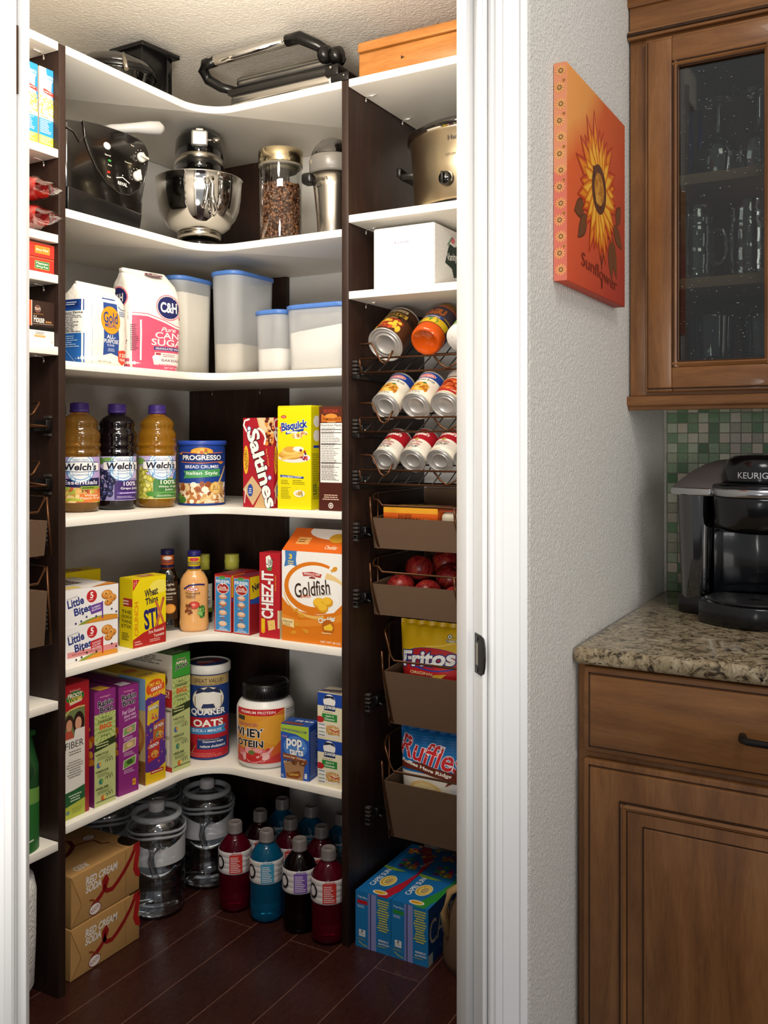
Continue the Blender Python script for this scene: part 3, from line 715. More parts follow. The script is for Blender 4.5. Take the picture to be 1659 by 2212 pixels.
A.T('Timer', *P_(.2, .2), .045, .016, '#d8d0c2').T('Temperature', *P_(.186, .154), .09, .016, '#d8d0c2')
b.art(A, lambda u, v, o: Vector((u, -.0043 - o, v))); b.build('control_panel', t)
KN = M('knob_white', '#d9d4c8', .35)
for i, (kx, kz, an) in enumerate(((.228, .178, -8), (.214, .128, 100))):
    b = MB(); m = Matrix.Translation((kx, -.004, kz)) @ Matrix.Rotation(PI / 2, 4, 'X')
    b.lathe([(.0125, 0), (.0125, .006), (.011, .009), (0, .01)], KN, mtx=m, n=24)
    m2 = m @ Matrix.Rotation(math.radians(an), 4, 'Z'); b.box((-.011, -.0028, .006), (.015, .0028, .017), KN, .0025, mtx=m2); b.build('knob', t)
b = MB(); GH = M('grey_grip', '#a9a8a6', .4)
b.tube([(.155, .05, .231), (.168, .03, .236), (.182, .012, .239), (.205, -.01, .244), (.235, -.028, .25), (.258, -.038, .254), (.268, -.042, .255)], [.012, .0125, .0115, .0125, .016, .0165, .009], GH, 14)
b.ball((.155, .05, .231), .014, GH); b.build('handle', t)
# stand mixer, head towards the room
t = thing('stand_mixer', (-1.70, 1.975, z2), 'black stand mixer with a steel bowl in the pantry corner', 'mixer', rz=toward(-1.70, 1.975) + PI / 2)
EL = lambda prof, mat, L=1.7, y=0.: None
def ell(b, prof, mat, sy, oy=0., n=40, cap=True): b.lathe(prof, mat, mtx=Matrix.Translation((0, oy, 0)), n=n, sy=sy, cap=cap)
b = MB(); ell(b, [(.064, .255), (.067, .262), (.0685, .29), (.067, .312), (.062, .324), (.05, .332), (.03, .336), (0, .337)], BLACKG, 1.75, .07)
ell(b, [(.066, .21), (.068, .222), (.069, .244), (.068, .248)], BLACKG, 1.75, .07); ell(b, [(.05, .188), (.062, .192), (.064, .196)], BLACKP, 1.75, .07); b.build('motor_head', t)
b = MB(); ell(b, [(.0682, .243), (.0702, .245), (.0702, .258), (.0685, .261)], STEEL, 1.75, .07, cap=False); ell(b, [(.065, .195), (.067, .197), (.068, .209), (.066, .212)], STEEL, 1.75, .07, cap=False); b.build('trim_bands', t)
b = MB(); b.box((-.022, -.064, .272), (.022, -.03, .314), M('hub_steel', '#e6e4e0', .3, .9), .006, 3); b.box((-.01, -.058, .314), (.01, -.045, .32), STEEL, .001); b.tube([(.02, -.056, .289), (.036, -.056, .289)], .003, STEEL); b.tube([(.036, -.056, .289), (.054, -.056, .289)], .0075, STEEL, 12); b.build('attachment_hub', t)
b = MB(); b.tube([(-.060, .02, .203), (-.08, .02, .203)], .003, STEEL); b.tube([(-.078, .02, .203), (-.098, .015, .203)], .0065, STEEL, 12); b.build('speed_lever', t)
b = MB(); b.tube([(.060, .02, .198), (.088, .02, .198)], .0065, STEEL, 12); b.tube([(.084, .02, .198), (.09, .02, .198)], .016, STEEL, 16); b.build('lock_knob', t)
b = MB(); b.lathe([(.05, .045), (.066, .049), (.084, .06), (.099, .08), (.109, .105), (.1145, .135), (.1165, .165), (.117, .186), (.1205, .189), (.1205, .192), (.1155, .191)], CHROME, n=56, cap=False)
b.lathe([(.055, .03), (.06, .034), (.06, .046), (.05, .05)], STEEL, n=40); BO = b.build('bowl', t)
b = MB(); b.tube([(.028, -.112, .168), (.03, -.13, .165), (.031, -.133, .15), (.033, -.132, .12), (.04, -.13, .085), (.036, -.108, .078), (.03, -.098, .082)], [.009, .009, .007, .006, .009, .008, .006], CHROME, 10)
b.tube([(.014, -.114, .17), (.02, -.131, .165), (.02, -.134, .14), (.016, -.132, .11), (.01, -.129, .085)], [.006, .005, .004, .004, .006], CHROME, 8); b.build('handle', BO)
b = MB(); ell(b, [(.062, 0), (.066, .004), (.066, .012), (.058, .026), (.05, .031)], BLACKG, 1.9, .07); b.box((-.045, .12, .02), (.045, .2, .24), BLACKG, .02, 3); b.build('base', t)
# glass canister of coffee beans
cx, cy = -1.452, 2.012
t = thing('coffee_canister', (cx, cy, z2), 'tall glass canister of coffee beans with a steel lid', 'canister')
GLS = clear('clear_glass', '#f4f5f2', .03, .05)
b = MB(); b.lathe([(.0, .002), (.052, .002), (.056, .008), (.0565, .205)], GLS, n=48, cap=False); b.build('jar', t)
b = MB(); b.lathe([(.0585, .206), (.0595, .208), (.0595, .242), (.057, .245), (0, .245)], M('lid_steel', '#c6b795', .2, 1.), n=48); b.lathe([(.055, .2), (.0585, .202), (.0585, .206)], M('seal', '#6f6a5e', .4), n=40); b.lathe([(.03, .19), (.044, .19), (.046, .202)], M('seal_dark', '#4a4436', .4), n=32); b.build('lid', t)
b = MB(); rs = random.Random(11); BE = [M('bean_%d' % i, h, .28, spec=.5) for i, h in enumerate(('#523120', '#64402a', '#7a5236', '#432717'))]
b.lathe([(0, .006), (.046, .006), (.047, .145), (0, .15)], BE[3], n=28)
for i in range(1500):
    a = rs.uniform(0, 2 * PI); zz = .009 + rs.random() * .143 if i < 1300 else .15; r = .0478 + rs.uniform(0, .003) if i < 1300 else .048 * math.sqrt(rs.random())
    q = Matrix.Translation((r * math.cos(a), r * math.sin(a), zz)) @ Matrix.Rotation(a, 4, 'Z') @ Matrix.Rotation(rs.uniform(0, PI), 4, 'X') @ Matrix.Rotation(rs.uniform(-.4, .4), 4, 'Y')
    b.ball((0, 0, 0), .0043, BE[i % 4], .8, 1.35, .95, 6, mtx=q)
tag(b.build('coffee_beans', t), None, None, kind='stuff')
# citrus juicer
cx, cy = -1.284, 2.005
t = thing('citrus_juicer', (cx, cy, z2), 'steel citrus juicer with a clear dome lid, beside the coffee bean canister', 'juicer', rz=toward(cx, cy) + PI / 2 - .5)
b = MB(); b.lathe([(.036, 0), (.038, .006), (.041, .05), (.048, .12), (.055, .158)], STEEL, n=40)
A = Art(.09, .05); A.T('Cuisinart', .5, .75, .62, .2, '#2b2825').L(.28, .35, .72, .5, 1, '#4a4642'); b.art(A, lambda u, v, o: m_cyl(.0505 + (v - .02) * .16, .1, .09, -PI / 2 - .25)(u, v, o), .006); b.build('housing', t)
b = MB(); b.lathe([(.056, .156), (.059, .162), (.06, .19), (.057, .2), (.052, .203)], M('grey_band', '#6d6963', .3), n=40); b.box((-.075, -.03, .15), (-.045, .012, .165), BLACKP, .006, 3); b.box((-.066, -.05, .13), (-.035, -.015, .158), BLACKP, .008, 3); b.build('spout_ring', t)
b = MB(); b.lathe([(.055, .203), (.053, .212), (.045, .226), (.03, .242), (.012, .25), (0, .251)], SMK, n=36, cap=False); b.build('dome_lid', t)
b = MB(); b.lathe([(.035, .203), (.03, .22), (.018, .236), (0, .243)], BLACKP, n=20); b.build('reamer', t)
# slow cooker
t = thing('slow_cooker', (-.918, 2.115, 1.8045), 'steel oval slow cooker with a dark glass lid, above the napkins', 'slow cooker')
SC = M('champagne_steel', '#bfae90', .3, 1.)
b = MB(); b.lathe([(.14, 0), (.15, .004), (.152, .016), (.15, .02)], BLACKP, n=56, sx=1.08, sy=.86); b.lathe([(.155, .016), (.158, .02), (.163, .1), (.168, .178), (.171, .181), (.171, .186), (.165, .188)], SC, n=64, sx=1.08, sy=.86)
A = Art(.16, .16); A.T('Hamilton', .48, .86, .36, .07, '#3b3226').T('OFF LOW', .34, .62, .16, .035, '#6a5d48')
def scm(u, v, o):
    a = -PI / 2 - .42 + (u - .0) / .165; rr = .158 + (v + .02) / .168 * .0105 + o
    return Vector((rr * 1.08 * math.cos(a), rr * .86 * math.sin(a), .02 + v))
b.art(A, scm, .006); b.build('body', t)
b = MB(); b.lathe([(.172, .186), (.176, .19), (.176, .2), (.165, .208), (.13, .222), (.08, .232), (0, .236)], M('dark_lid', '#17130f', .08, coat=.5), n=64, sx=1.08, sy=.86); b.lathe([(.173, .184), (.177, .187)], CHROME, n=64, sx=1.08, sy=.86, cap=False); b.lathe([(.012, .23), (.012, .24), (.022, .244), (.022, .258), (0, .262)], BLACKP, n=24); b.build('lid', t)
b = MB(); b.box((-.205, -.05, .105), (-.16, .03, .122), BLACKP, .006, 3); b.box((-.21, -.055, .112), (-.197, .035, .135), BLACKP, .004); b.build('handle', t)
b = MB(); a_ = -PI / 2 - .16; m = Matrix.Translation((.164 * 1.08 * math.cos(a_), .164 * .86 * math.sin(a_), .063)) @ Matrix.Rotation(a_ + PI / 2, 4, 'Z') @ Matrix.Rotation(PI / 2, 4, 'X')
b.lathe([(.018, 0), (.017, .008), (.014, .013), (0, .014)], BLACKG, mtx=m, n=24); b.box((-.003, -.014, .012), (.003, .014, .021), BLACKP, .001, mtx=m); b.build('dial', t)
# wrapped napkins
t = thing('napkin_pack', (-1.143, 1.97, 1.6165), 'white plastic-wrapped pack of napkins below the slow cooker', 'napkins')
NP = M('white_wrap', '#e2e0dd', .22, spec=.5, coat=.5); nt, N_, L_, b_ = nodes(NP); nn = noise(nt, coords(nt, (9, 9, 40)), 5, 3, .6, 1.5); bump(nt, nn, b_, .5, .006)
b = MB(); b.box((0, 0, 0), (.168, .24, .152), NP, .005, 3)
A = Art(.168, .152); A.T('ULTRA', .45, .735, .15, .028, '#7a6fa0').R(.36, .715, .37, .755, '#8d6b95').L(.53, .72, .62, .755, 2, '#8d7ba5')
b.art(A, m_front(.168, .24, .152)); A = Art(.24, .152)
A.poly([(.24, .42), (.34, .75), (.46, .72), (.62, .8), (.72, .5), (.66, .3), (.45, .22), (.4, .36)], '#2d3b33').E(.42, .82, .05, .05, '#d26a78').T('Vanity Fair', .48, .55, .4, .16, '#e8e6df', rot=8).S([(.3, .72), (.4, .86)], .015, '#4a8a5a')
b.art(A, m_right(.168, .24, .152)); b.build('wrapped_stack', t)
# ================================================================ third shelf: flour, sugar, lidded containers
z3 = 1.429
def sec_at(secs, z):
    for a, b in zip(secs, secs[1:]):
        if z <= b[0]:
            k = (z - a[0]) / max(1e-9, b[0] - a[0]); k = min(1, max(0, k)); return [a[i] + (b[i] - a[i]) * k for i in range(5)]
    return list(secs[-1])
def pouch(b, secs, mat, ex=4.5, n=48, cap=True):
    """rounded-rectangle bag; each section (z, width, depth, shift x, y of its front)"""
    k = b.mi(mat); rings = []
    for z, w, d, ox, oy in secs:
        r = []
        for i in range(n):
            a = 2 * PI * i / n; c, s_ = math.cos(a), math.sin(a)
            r.append(b.bm.verts.new((ox + w / 2 * math.copysign(abs(c) ** (2 / ex), c), oy + d / 2 + d / 2 * math.copysign(abs(s_) ** (2 / ex), s_), z)))
        rings.append(r)
    for p, q in zip(rings, rings[1:]):
        for i in range(n): j = (i + 1) % n; b.face((p[i], p[j], q[j], q[i]), k, True)
    if cap: b.face(rings[0][::-1], k); b.face(rings[-1], k)
def pouch_front(secs, W_, ex=4.5, z0=0.):
    def f(u, v, o):
        z, w, d, ox, oy = sec_at(secs, z0 + v); x = (u / W_ - .5) * w * .96; t = min(1, abs(2 * x / w))
        return Vector((ox + x, oy + d / 2 - d / 2 * (1 - t ** ex) ** (1 / ex) - o, z0 + v))
    return f
def pouch_left(secs, D_, ex=4.5, z0=0.):
    def f(u, v, o):
        z, w, d, ox, oy = sec_at(secs, z0 + v); y = (.5 - u / D_) * d * .96; t = min(1, abs(2 * y / d))
        return Vector((ox - w / 2 * (1 - t ** ex) ** (1 / ex) - o, oy + d / 2 + y, z0 + v))
    return f
PAPER = M('white_paper_bag', '#ece6da', .6, spec=.3); nt, N_, L_, b_ = nodes(PAPER); bump(nt, noise(nt, coords(nt), 28, 3, .6, 1.), b_, .35, .008)
# flour
t = thing('flour_bag', (-1.672, 1.612, z3), 'white and blue paper bag of flour with a gold medallion', 'bag', rz=PI / 2 + .06)
sf = [(0, .146, .092, 0, .002), (.012, .152, .098, 0, 0), (.07, .156, .102, 0, -.003), (.13, .152, .1, 0, 0), (.155, .148, .094, 0, .002), (.168, .14, .07, 0, .012), (.18, .136, .03, 0, .03), (.19, .134, .008, 0, .038)]
b = MB(); pouch(b, sf, PAPER)
a = Art(.15, .17); a.poly([(.4, 1.02), (.72, 1.02), (.74, .14), (.56, .18), (.38, .14)], '#2c4a8e')
a.C(.555, .645, .225, '#d98f1f').C(.555, .645, .205, '#f0a32e').C(.555, .645, .19, '#e8951f').T('Gold', .555, .68, .33, .16, '#2c3f7c', b=.02).T('MEDAL', .555, .57, .27, .06, '#2c3f7c', b=.02)
a.T('ALL-', .55, .41, .2, .055, '#f3f1ea').T('PURPOSE', .555, .345, .32, .055, '#f3f1ea').T('FLOUR', .55, .29, .16, .03, '#cdd3e4').L(.46, .2, .66, .25, 3, '#b9c2da', 3, True)
a.poly([(.72, .22), (.86, .24), (.98, .22), (.98, .08), (.86, .02), (.74, .07)], '#d5452c').T('125', .86, .165, .19, .05, '#fff4e2', b=.02).T('YEARS', .86, .1, .2, .035, '#fff4e2')
a.T('NET WT 5 LB', .42, .05, .3, .025, '#8b8577').S([(.75, .86), (.82, .82), (.94, .82)], .012, '#2c4a8e').L(.76, .72, .98, .8, 3, '#5f78ae', 2)
b.art(a, pouch_front(sf, .15), .008, .01)
a = Art(.096, .16); a.R(.0, .0, 1, .95, '#2760a8').R(.0, .8, 1, .95, '#1f3f86').R(.05, .45, .98, .78, '#e9e6dc').L(.08, .46, .95, .74, 12, '#3a3a40', 4).T('Nutrition Facts', .5, .755, .8, .03, '#23242c').L(.1, .24, .9, .42, 6, '#a7c4e6', 3).R(.35, .85, .8, .93, '#16306c').L(.4, .86, .75, .92, 2, '#d7dfef', 2).S([(.1, .05), (.4, .2), (.7, .02)], .02, '#7fa6da')
b.art(a, pouch_left(sf, .096), .008, .01); b.build('paper_bag', t)
b = MB(); b.prism([(-.066, .036), (.066, .036), (.063, .046), (-.063, .046)], .186, .197, PAPER, bev=.002); b.build('folded_top', t)
# sugar
t = thing('sugar_bag', (-1.668, 1.776, z3), 'pink and white paper bag of cane sugar behind the flour', 'bag', rz=math.radians(77))
ss = [(0, .146, .095, 0, .003), (.015, .156, .108, 0, 0), (.09, .162, .114, 0, -.005), (.17, .16, .11, 0, -.002), (.2, .157, .102, 0, .002), (.222, .15, .085, -.002, .012), (.236, .142, .05, -.004, .028), (.25, .136, .016, -.008, .044), (.256, .13, .008, -.012, .046)]
b = MB(); pouch(b, ss, PAPER)
a = Art(.156, .225); PK = '#cf5570'
a.poly([(0, 0), (1, 0), (1, .47), (.85, .49), (.6, .55), (.3, .6), (0, .6)], PK).S([(0, .605), (.3, .605), (.6, .555), (.85, .497), (1, .48)], .022, '#f0e6dc').S([(0, .625), (.3, .625), (.6, .575), (.85, .517), (1, .5)], .012, PK)
a.E(.72, .72, .255, .15, '#e2808c').E(.72, .72, .235, .135, '#eedfd8').E(.72, .72, .225, .128, '#25285c').T('C&H', .72, .72, .34, .12, '#f5efe6', b=.03).C(.96, .61, .03, '#d9586c')
a.T('Pure', .7, .465, .3, .05, '#f5ded8', sh=.35).T('CANE', .74, .395, .6, .07, '#f6e9e2').T('SUGAR', .76, .315, .78, .075, '#f6e9e2')
a.R(.42, .225, 1, .265, '#3a3a78').T('GRANULATED WHITE', .72, .245, .54, .024, '#eee4e2').R(.44, .07, .98, .2, '#f3e6dc').R(.46, .17, .56, .195, '#b33b48').L(.6, .15, .95, .19, 2, '#a9656e', 3).T('BAKE', .7, .115, .24, .03, '#6d3b58').T('SALE', .9, .115, .16, .03, '#6d3b58').poly([(.4, .13), (.54, .13), (.52, .06), (.43, .06)], '#f0d9d5').E(.47, .14, .075, .03, '#f5ebe8').L(.45, .055, .95, .068, 1, '#f0cdd0', 2)
a.T('NET WT 10 LB', .82, .03, .34, .02, '#f3d6d8').R(.16, .1, .19, .55, '#f0e6dc').L(.02, .2, .14, .5, 14, '#5a3a48', 7)
b.art(a, pouch_front(ss, .156), .008, .01)
a = Art(.11, .22); a.R(0, .0, 1, .55, PK).E(.45, .82, .42, .14, '#e2808c').E(.45, .82, .38, .12, '#25285c').T('C&H', .45, .82, .5, .1, '#f5efe6', b=.03).R(.08, .12, .92, .56, '#efe4da').L(.12, .14, .88, .53, 14, '#6b5560', 3)
b.art(a, pouch_left(ss, .11), .008, .01); b.build('paper_bag', t)
b = MB(); b.prism([(-.078, .036), (.05, .05), (.05, .06), (-.078, .056)], .246, .257, PAPER, bev=.003)
a = Art(.06, .03); a.E(.5, .5, .45, .42, '#6b2038').T('C&H', .5, .5, .6, .5, '#efe4dc'); b.art(a, lambda u, v, o: Vector((-.02 + u, .018 + v * .9, .2405 + v * .45 + o))); b.build('folded_top', t)
# milky containers with blue lids
MILK = frosted('milky_plastic', '#d9dad9', .42); BLID = M('blue_lid', '#4f78bd', .35, spec=.4); POW = M('white_powder', '#f4f1ea', .9, spec=.1); GRN = M('pale_grain', '#d9cfbd', .9, spec=.1)
def sup(w, d, r, n=40):
    out = []
    for qx, qy, a0 in ((w / 2 - r, d / 2 - r, 0), (-w / 2 + r, d / 2 - r, 90), (-w / 2 + r, -d / 2 + r, 180), (w / 2 - r, -d / 2 + r, 270)):
        for i in range(n // 4): a = math.radians(a0 + 90 * i / (n // 4 - 1)); out.append((qx + r * math.cos(a), qy + r * math.sin(a)))
    return out
def container(loc, w, d, h, r, fill, mat, label, rz=0., slope=0.):
    t = thing('food_container', loc, label, 'container', 'milky containers with blue lids', rz)
    b = MB(); P0, P1 = sup(w * .93, d * .93, r), sup(w, d, r); k = b.mi(MILK); n = len(P0)
    R0 = [b.bm.verts.new((x, y, .0015)) for x, y in P0]; R1 = [b.bm.verts.new((x, y, h - .012)) for x, y in P1]
    for i in range(n): j = (i + 1) % n; b.face((R0[i], R0[j], R1[j], R1[i]), k, True)
    b.face(R0[::-1], k); b.build('tub', t)
    b = MB(); b.prism(sup(w + .007, d + .007, r + .002), h - .014, h - .002, BLID, bev=.003); b.prism(sup(w - .012, d - .012, r), h - .003, h, BLID); b.build('lid', t)
    b = MB(); k = b.mi(mat); q = .97; F0 = [b.bm.verts.new((x * q, y * q, .004)) for x, y in P0]; rs = random.Random(int(w * 1e4))
    F1 = [b.bm.verts.new((x * .965, y * .965, fill + slope * x / w + rs.uniform(-.0015, .0015))) for x, y in [(a_ + (c_ - a_) * fill / h, b2 + (d2 - b2) * fill / h) for (a_, b2), (c_, d2) in zip(P0, P1)]]
    for i in range(n): j = (i + 1) % n; b.face((F0[i], F0[j], F1[j], F1[i]), k, True)
    b.face(F0[::-1], k); c_ = b.bm.verts.new((0, 0, fill + .006))
    for i in range(n): b.face((F1[i], F1[(i + 1) % n], c_), k, True)
    tag(b.build('contents', t), None, None, kind='stuff'); return t
container((-1.765, 1.985, z3), .105, .15, .272, .035, .225, M('cream_powder', '#efe6d2', .9, spec=.1), 'tall container with a blue lid, right behind the sugar bag, filled nearly to the top')
container((-1.635, 2.085, z3), .1, .19, .287, .036, .085, GRN, 'tallest container with a blue lid, mostly empty, against the dark corner panel')
container((-1.47, 2.025, z3), .098, .098, .166, .03, .062, POW, 'small square container with a blue lid, less than half full of white powder')
container((-1.32, 2.02, z3), .188, .096, .172, .03, .106, POW, 'wide low container with a blue lid, over half full of white powder', slope=.02)

# ================================================================ fourth shelf: juices, crumbs, crackers, mixes
z4 = 1.0725
def bottle_welch(x, y, liq, label, art, name='juice_bottle'):
    t = thing(name, (x, y, z4), label, 'bottle', 'grape juice bottles with purple caps', rz=toward(x, y) + PI / 2)
    pr = [(0, .004), (.04, .001), (.046, .006), (.0475, .014), (.0495, .022), (.0495, .138), (.0515, .142), (.0515, .148), (.049, .151), (.049, .158), (.0515, .161), (.0515, .167), (.048, .172), (.0495, .18), (.0505, .188), (.048, .198), (.0425, .206), (.0425, .211), (.0445, .217), (.0435, .224), (.036, .234), (.024, .241), (.0205, .244), (.0205, .252)]
    b = MB(); b.lathe(pr, liq, n=44); b.build('bottle', t)
    b = MB(); PC = M('purple_cap', '#46307e', .4); b.lathe([(.022, .246), (.0235, .248), (.0235, .253), (.022, .254), (.0215, .268), (.0195, .2705), (0, .271)], PC, n=36)
    for i in range(36): a = 2 * PI * i / 36; b.box((-.0008, -.0228, .2555), (.0008, -.021, .268), PC, mtx=Matrix.Rotation(a, 4, 'Z'))
    b.build('cap', t)
    b = MB(); A = Art(.125, .112)
    art(A); b.art(A, m_cyl(.0498, .024, .125), .0045); b.build('label', t); return t
def welch_head(A, cx):
    A.C(cx, .775, .3, '#5d9ad0').C(cx, .775, .285, '#e9eff4').C(cx, .775, .255, '#7fb0dc').C(cx, .775, .235, '#f1f3f5')
    A.R(cx - .4, .7, cx + .4, .87, '#f7f4ef').S([(cx - .4, .88), (cx, .9), (cx + .4, .88)], .012, '#3b4a7e').S([(cx - .4, .69), (cx, .67), (cx + .4, .69)], .012, '#3b4a7e')
    A.T("Welch's", cx, .785, .66, .16, '#1c1b33', sh=.12, b=.03).T('GREAT TASTE', cx, .935, .3, .04, '#4c7fb8').T('GUARANTEE', cx, .61, .3, .04, '#4c7fb8')
def art_peach(A):
    A.bg('#b9a2d6').R(0, .0, 1, .32, '#e6c06a').food(0, 0, 1, .34, ['#d98a4a', '#e9b86a', '#c7623a', '#a8b84a', '#f0d090'], 5, 60, .07)
    A.poly([(.1, .52), (.95, .54), (.95, .3), (.1, .36)], '#232350'); welch_head(A, .52); A.T('Essentials', .53, .445, .7, .09, '#f0ebf6').R(.52, .29, .95, .36, '#8aa63c').L(.55, .3, .9, .35, 1, '#2a3318', 3).R(.5, .02, 1, .2, '#d97a35').T('White', .74, .16, .3, .05, '#f7e4cf').T('Peach Fruit', .74, .1, .45, .05, '#f7e4cf').T('3X', .6, .25, .14, .055, '#3a3322').S([(.05, .03), (.35, .08), (.55, .05)], .05, '#b3bd3d')
def grapes(A, x0, y0, x1, y1, cols, seed):
    rnd = random.Random(seed)
    for i in range(46):
        u = rnd.random(); x = x0 + (x1 - x0) * rnd.random() * (1 - .5 * u) + .1 * u; y = y1 + (y0 - y1) * u
        A.C(x, y, .058, cols[0]).C(x - .004, y + .006, .048, cols[1 + i % 3]).C(x - .016, y + .018, .012, cols[4])
def art_grape(A):
    A.bg('#c6b4dd').R(0, 0, 1, .5, '#8f88b4'); A.R(.45, .02, 1, .45, '#3a2166'); grapes(A, .0, .06, .5, .8, ['#1a1a33', '#34345c', '#454a78', '#2a2b4e', '#aab0d6'], 3); A.E(.1, .9, .16, .08, '#5c8a44').E(.32, .93, .12, .05, '#79a457')
    welch_head(A, .62); A.T('100%', .78, .38, .3, .1, '#f1ecf8').T('Grape Juice', .78, .27, .42, .07, '#f1ecf8').R(.5, .14, 1, .2, '#5a3c93').L(.55, .15, .95, .19, 1, '#d9d0ea', 2).L(.5, .05, .95, .11, 2, '#b9a9d6', 4)
def art_white(A):
    A.bg('#c6b4dd').R(0, 0, 1, .5, '#c9c77a'); A.R(.42, .02, 1, .47, '#3f7a3a'); grapes(A, .0, .06, .46, .72, ['#8d8a2c', '#d6cf52', '#e6df7c', '#c3bb3f', '#f7f4c8'], 4); A.E(.1, .88, .14, .08, '#7ba650').E(.42, .12, .16, .06, '#4e8a3a').poly([(.9, .6), (1, .68), (1, .45), (.86, .45)], '#3d74b8')
    welch_head(A, .6); A.T('100%', .75, .39, .36, .1, '#eef4e4').T('White Grape', .76, .28, .46, .06, '#eef4e4').T('Juice', .76, .21, .2, .06, '#eef4e4').R(.5, .12, 1, .17, '#5d9a4c').L(.5, .05, .95, .1, 2, '#cfe0bd', 4)
AMB = M('amber_juice', '#dca02c', .05, spec=.5, trans=.78, ior=1.3, coat=.4); PEA = M('peach_juice', '#c48f3e', .05, spec=.5, trans=.78, ior=1.3, coat=.4); GRP = M('grape_juice', '#0d070b', .08, coat=.3)
bottle_welch(-1.795, 1.636, PEA, 'amber peach juice bottle with a purple cap, next to the upright panel', art_peach)
bottle_welch(-1.775, 1.742, GRP, 'almost black grape juice bottle with a purple cap', art_grape)
bottle_welch(-1.735, 1.846, AMB, 'clear golden white grape juice bottle beside the bread crumbs', art_white)
bottle_welch(-1.90, 1.60, PEA, 'amber juice bottle with a purple cap, second in its row from the shelf edge', art_peach)
bottle_welch(-1.955, 1.705, GRP, 'dark juice bottle with a purple cap at the back of its row, against the wall', art_grape)
def can_upright(name, label, x, y, z, R, h, art, W_, H_, z0, base='#1f3f8e', lid=None, lidh=.012, lidr=None, cat='canister', turn=0., rim=TIN):
    t = thing(name, (x, y, z), label, cat, rz=toward(x, y) + PI / 2 + turn)
    b = MB(); b.lathe([(R - .002, 0), (R, .001), (R, .004), (R - .0006, .005), (R - .0006, h - .003)], base, n=56)
    A = Art(W_, H_); art(A); b.art(A, m_cyl(R, z0, W_), .005); b.build('can', t)
    if lid:
        b = MB(); r = lidr or R + .003; b.lathe([(r, h - lidh), (r + .0008, h - lidh + .001), (r + .0005, h - .002), (r - .002, h), (r - .005, h), (r - .007, h - .003), (0, h - .003)], lid, n=56); b.build('lid', t)
    return t
def art_crumb(A):
    A.bg('#203f8f').R(0, 0, 1, .34, '#d9c7a4').food(0, .0, 1, .33, ['#b5793e', '#e9d8b8', '#8f4a24', '#f0e6d0', '#c99a5c', '#a85f2c', '#dcbf8d'], 8, 130, .05).E(.08, .06, .14, .07, '#4b7a2c').E(.04, .12, .08, .05, '#6d9a3c')
    A.E(.5, .875, .19, .07, '#d99a2a').E(.5, .875, .16, .055, '#e9b44a').food(.4, .84, .6, .9, ['#c25a2a', '#6f9a3a', '#e9c060'], 4, 12, .025)
    A.poly([(.12, .85), (.88, .85), (.9, .72), (.5, .69), (.12, .7)], '#1c3170').S([(.1, .865), (.5, .845), (.9, .86)], .012, '#d9733a').S([(.1, .7), (.5, .68), (.9, .71)], .012, '#d9733a').poly([(.0, .84), (.12, .86), (.12, .82)], '#d9943a').poly([(.78, .69), (.95, .7), (.86, .66)], '#d9943a')
    A.T('PROGRESSO', .5, .775, .72, .085, '#f2f0ea', b=.03).T('BREAD CRUMBS', .5, .62, .6, .055, '#eef0f4').poly([(.16, .55), (.85, .585), (.82, .5), (.86, .46), (.16, .42), (.2, .49)], '#4c9a5c').T('Italian Style', .5, .505, .56, .075, '#eef6ea', sh=.1)
    A.C(.74, .26, .105, '#d9a94e').C(.74, .26, .09, '#e9c477').L(.67, .22, .81, .3, 3, '#8a5a22', 3, True).S([(.42, .0), (.68, .15), (.98, .62)], .035, '#e0bd7c').L(.6, .02, .95, .05, 1, '#f3ead6', 3)
can_upright('crumb_canister', 'blue canister of bread crumbs with a blue lid', -1.70, 1.985, z4, .064, .176, art_crumb, .16, .16, .006, '#203f8f', M('blue_can_lid', '#2a4aa8', .35))
def art_salt(A, side=False):
    A.bg('#a91f2c').poly([(.45, 1), (1, 1), (1, .7), (.8, .74), (.55, .86)], '#d9b98a').food(.72, .7, 1, 1, ['#c98a4a', '#8a3a22', '#5f2016', '#d98a3a'], 5, 36, .05)
    A.poly([(.0, .2), (.3, .35), (.62, .2), (.32, .02)], '#d2b184').poly([(.36, .0), (.62, .18), (.95, .02), (.7, -.1)], '#cfa874').poly([(.5, 1), (.62, 1), (.8, .86), (.62, .84)], '#e0c69a')
    for i in range(14): A.C(.12 + .06 * (i % 5) * 1.4, .1 + .045 * (i // 5) * 1.4, .008, '#a8824f', 6)
    A.E(.1, .53, .085, .16, '#e9b52e').T('ORIGINAL', .1, .53, .22, .12, '#7d3a1a', rot=-81)
    A.S([(.2, .985), (.06, .97), (.02, .92), (.1, .86), (.22, .8), (.3, .79), (.38, .84)], .05, '#f6f1ea').S([(.38, .85), (.52, .88), (.68, .84), (.74, .77), (.7, .71)], .055, '#f6f1ea')
    A.T('Saltines', .62, .44, .9, .4, '#f6f1ea', rot=-72, b=.04, ol='#3a0d10', olw=.03); A.T('Thin & Crispy', .8, .56, .2, .055, '#e9a04a', rot=-78)
    A.C(.2, .88, .065, '#5f78b8').C(.2, .88, .045, '#f0eef0').C(.87, .335, .07, '#4a56a0').C(.87, .335, .05, '#e6e2ee').E(.24, .19, .09, .07, '#2f4a9a').L(.18, .15, .3, .22, 3, '#dfe4f2', 3, True).S([(.05, .05), (.09, .2)], .03, '#e8d8d0')
carton('cracker_box', 'red box of saltine crackers on the juice shelf', 'box', (-1.535, 1.958, z4), .1, .072, .236, '#a91f2c', 0, front=(lambda A: (art_salt(A), A)[1])(Art(.1, .236)), right=(lambda A: (art_salt(A), A)[1])(Art(.072, .236)))
a = Art(.104, .262); a.bg('#e8d912').E(.28, .79, .26, .03, '#f2e640')
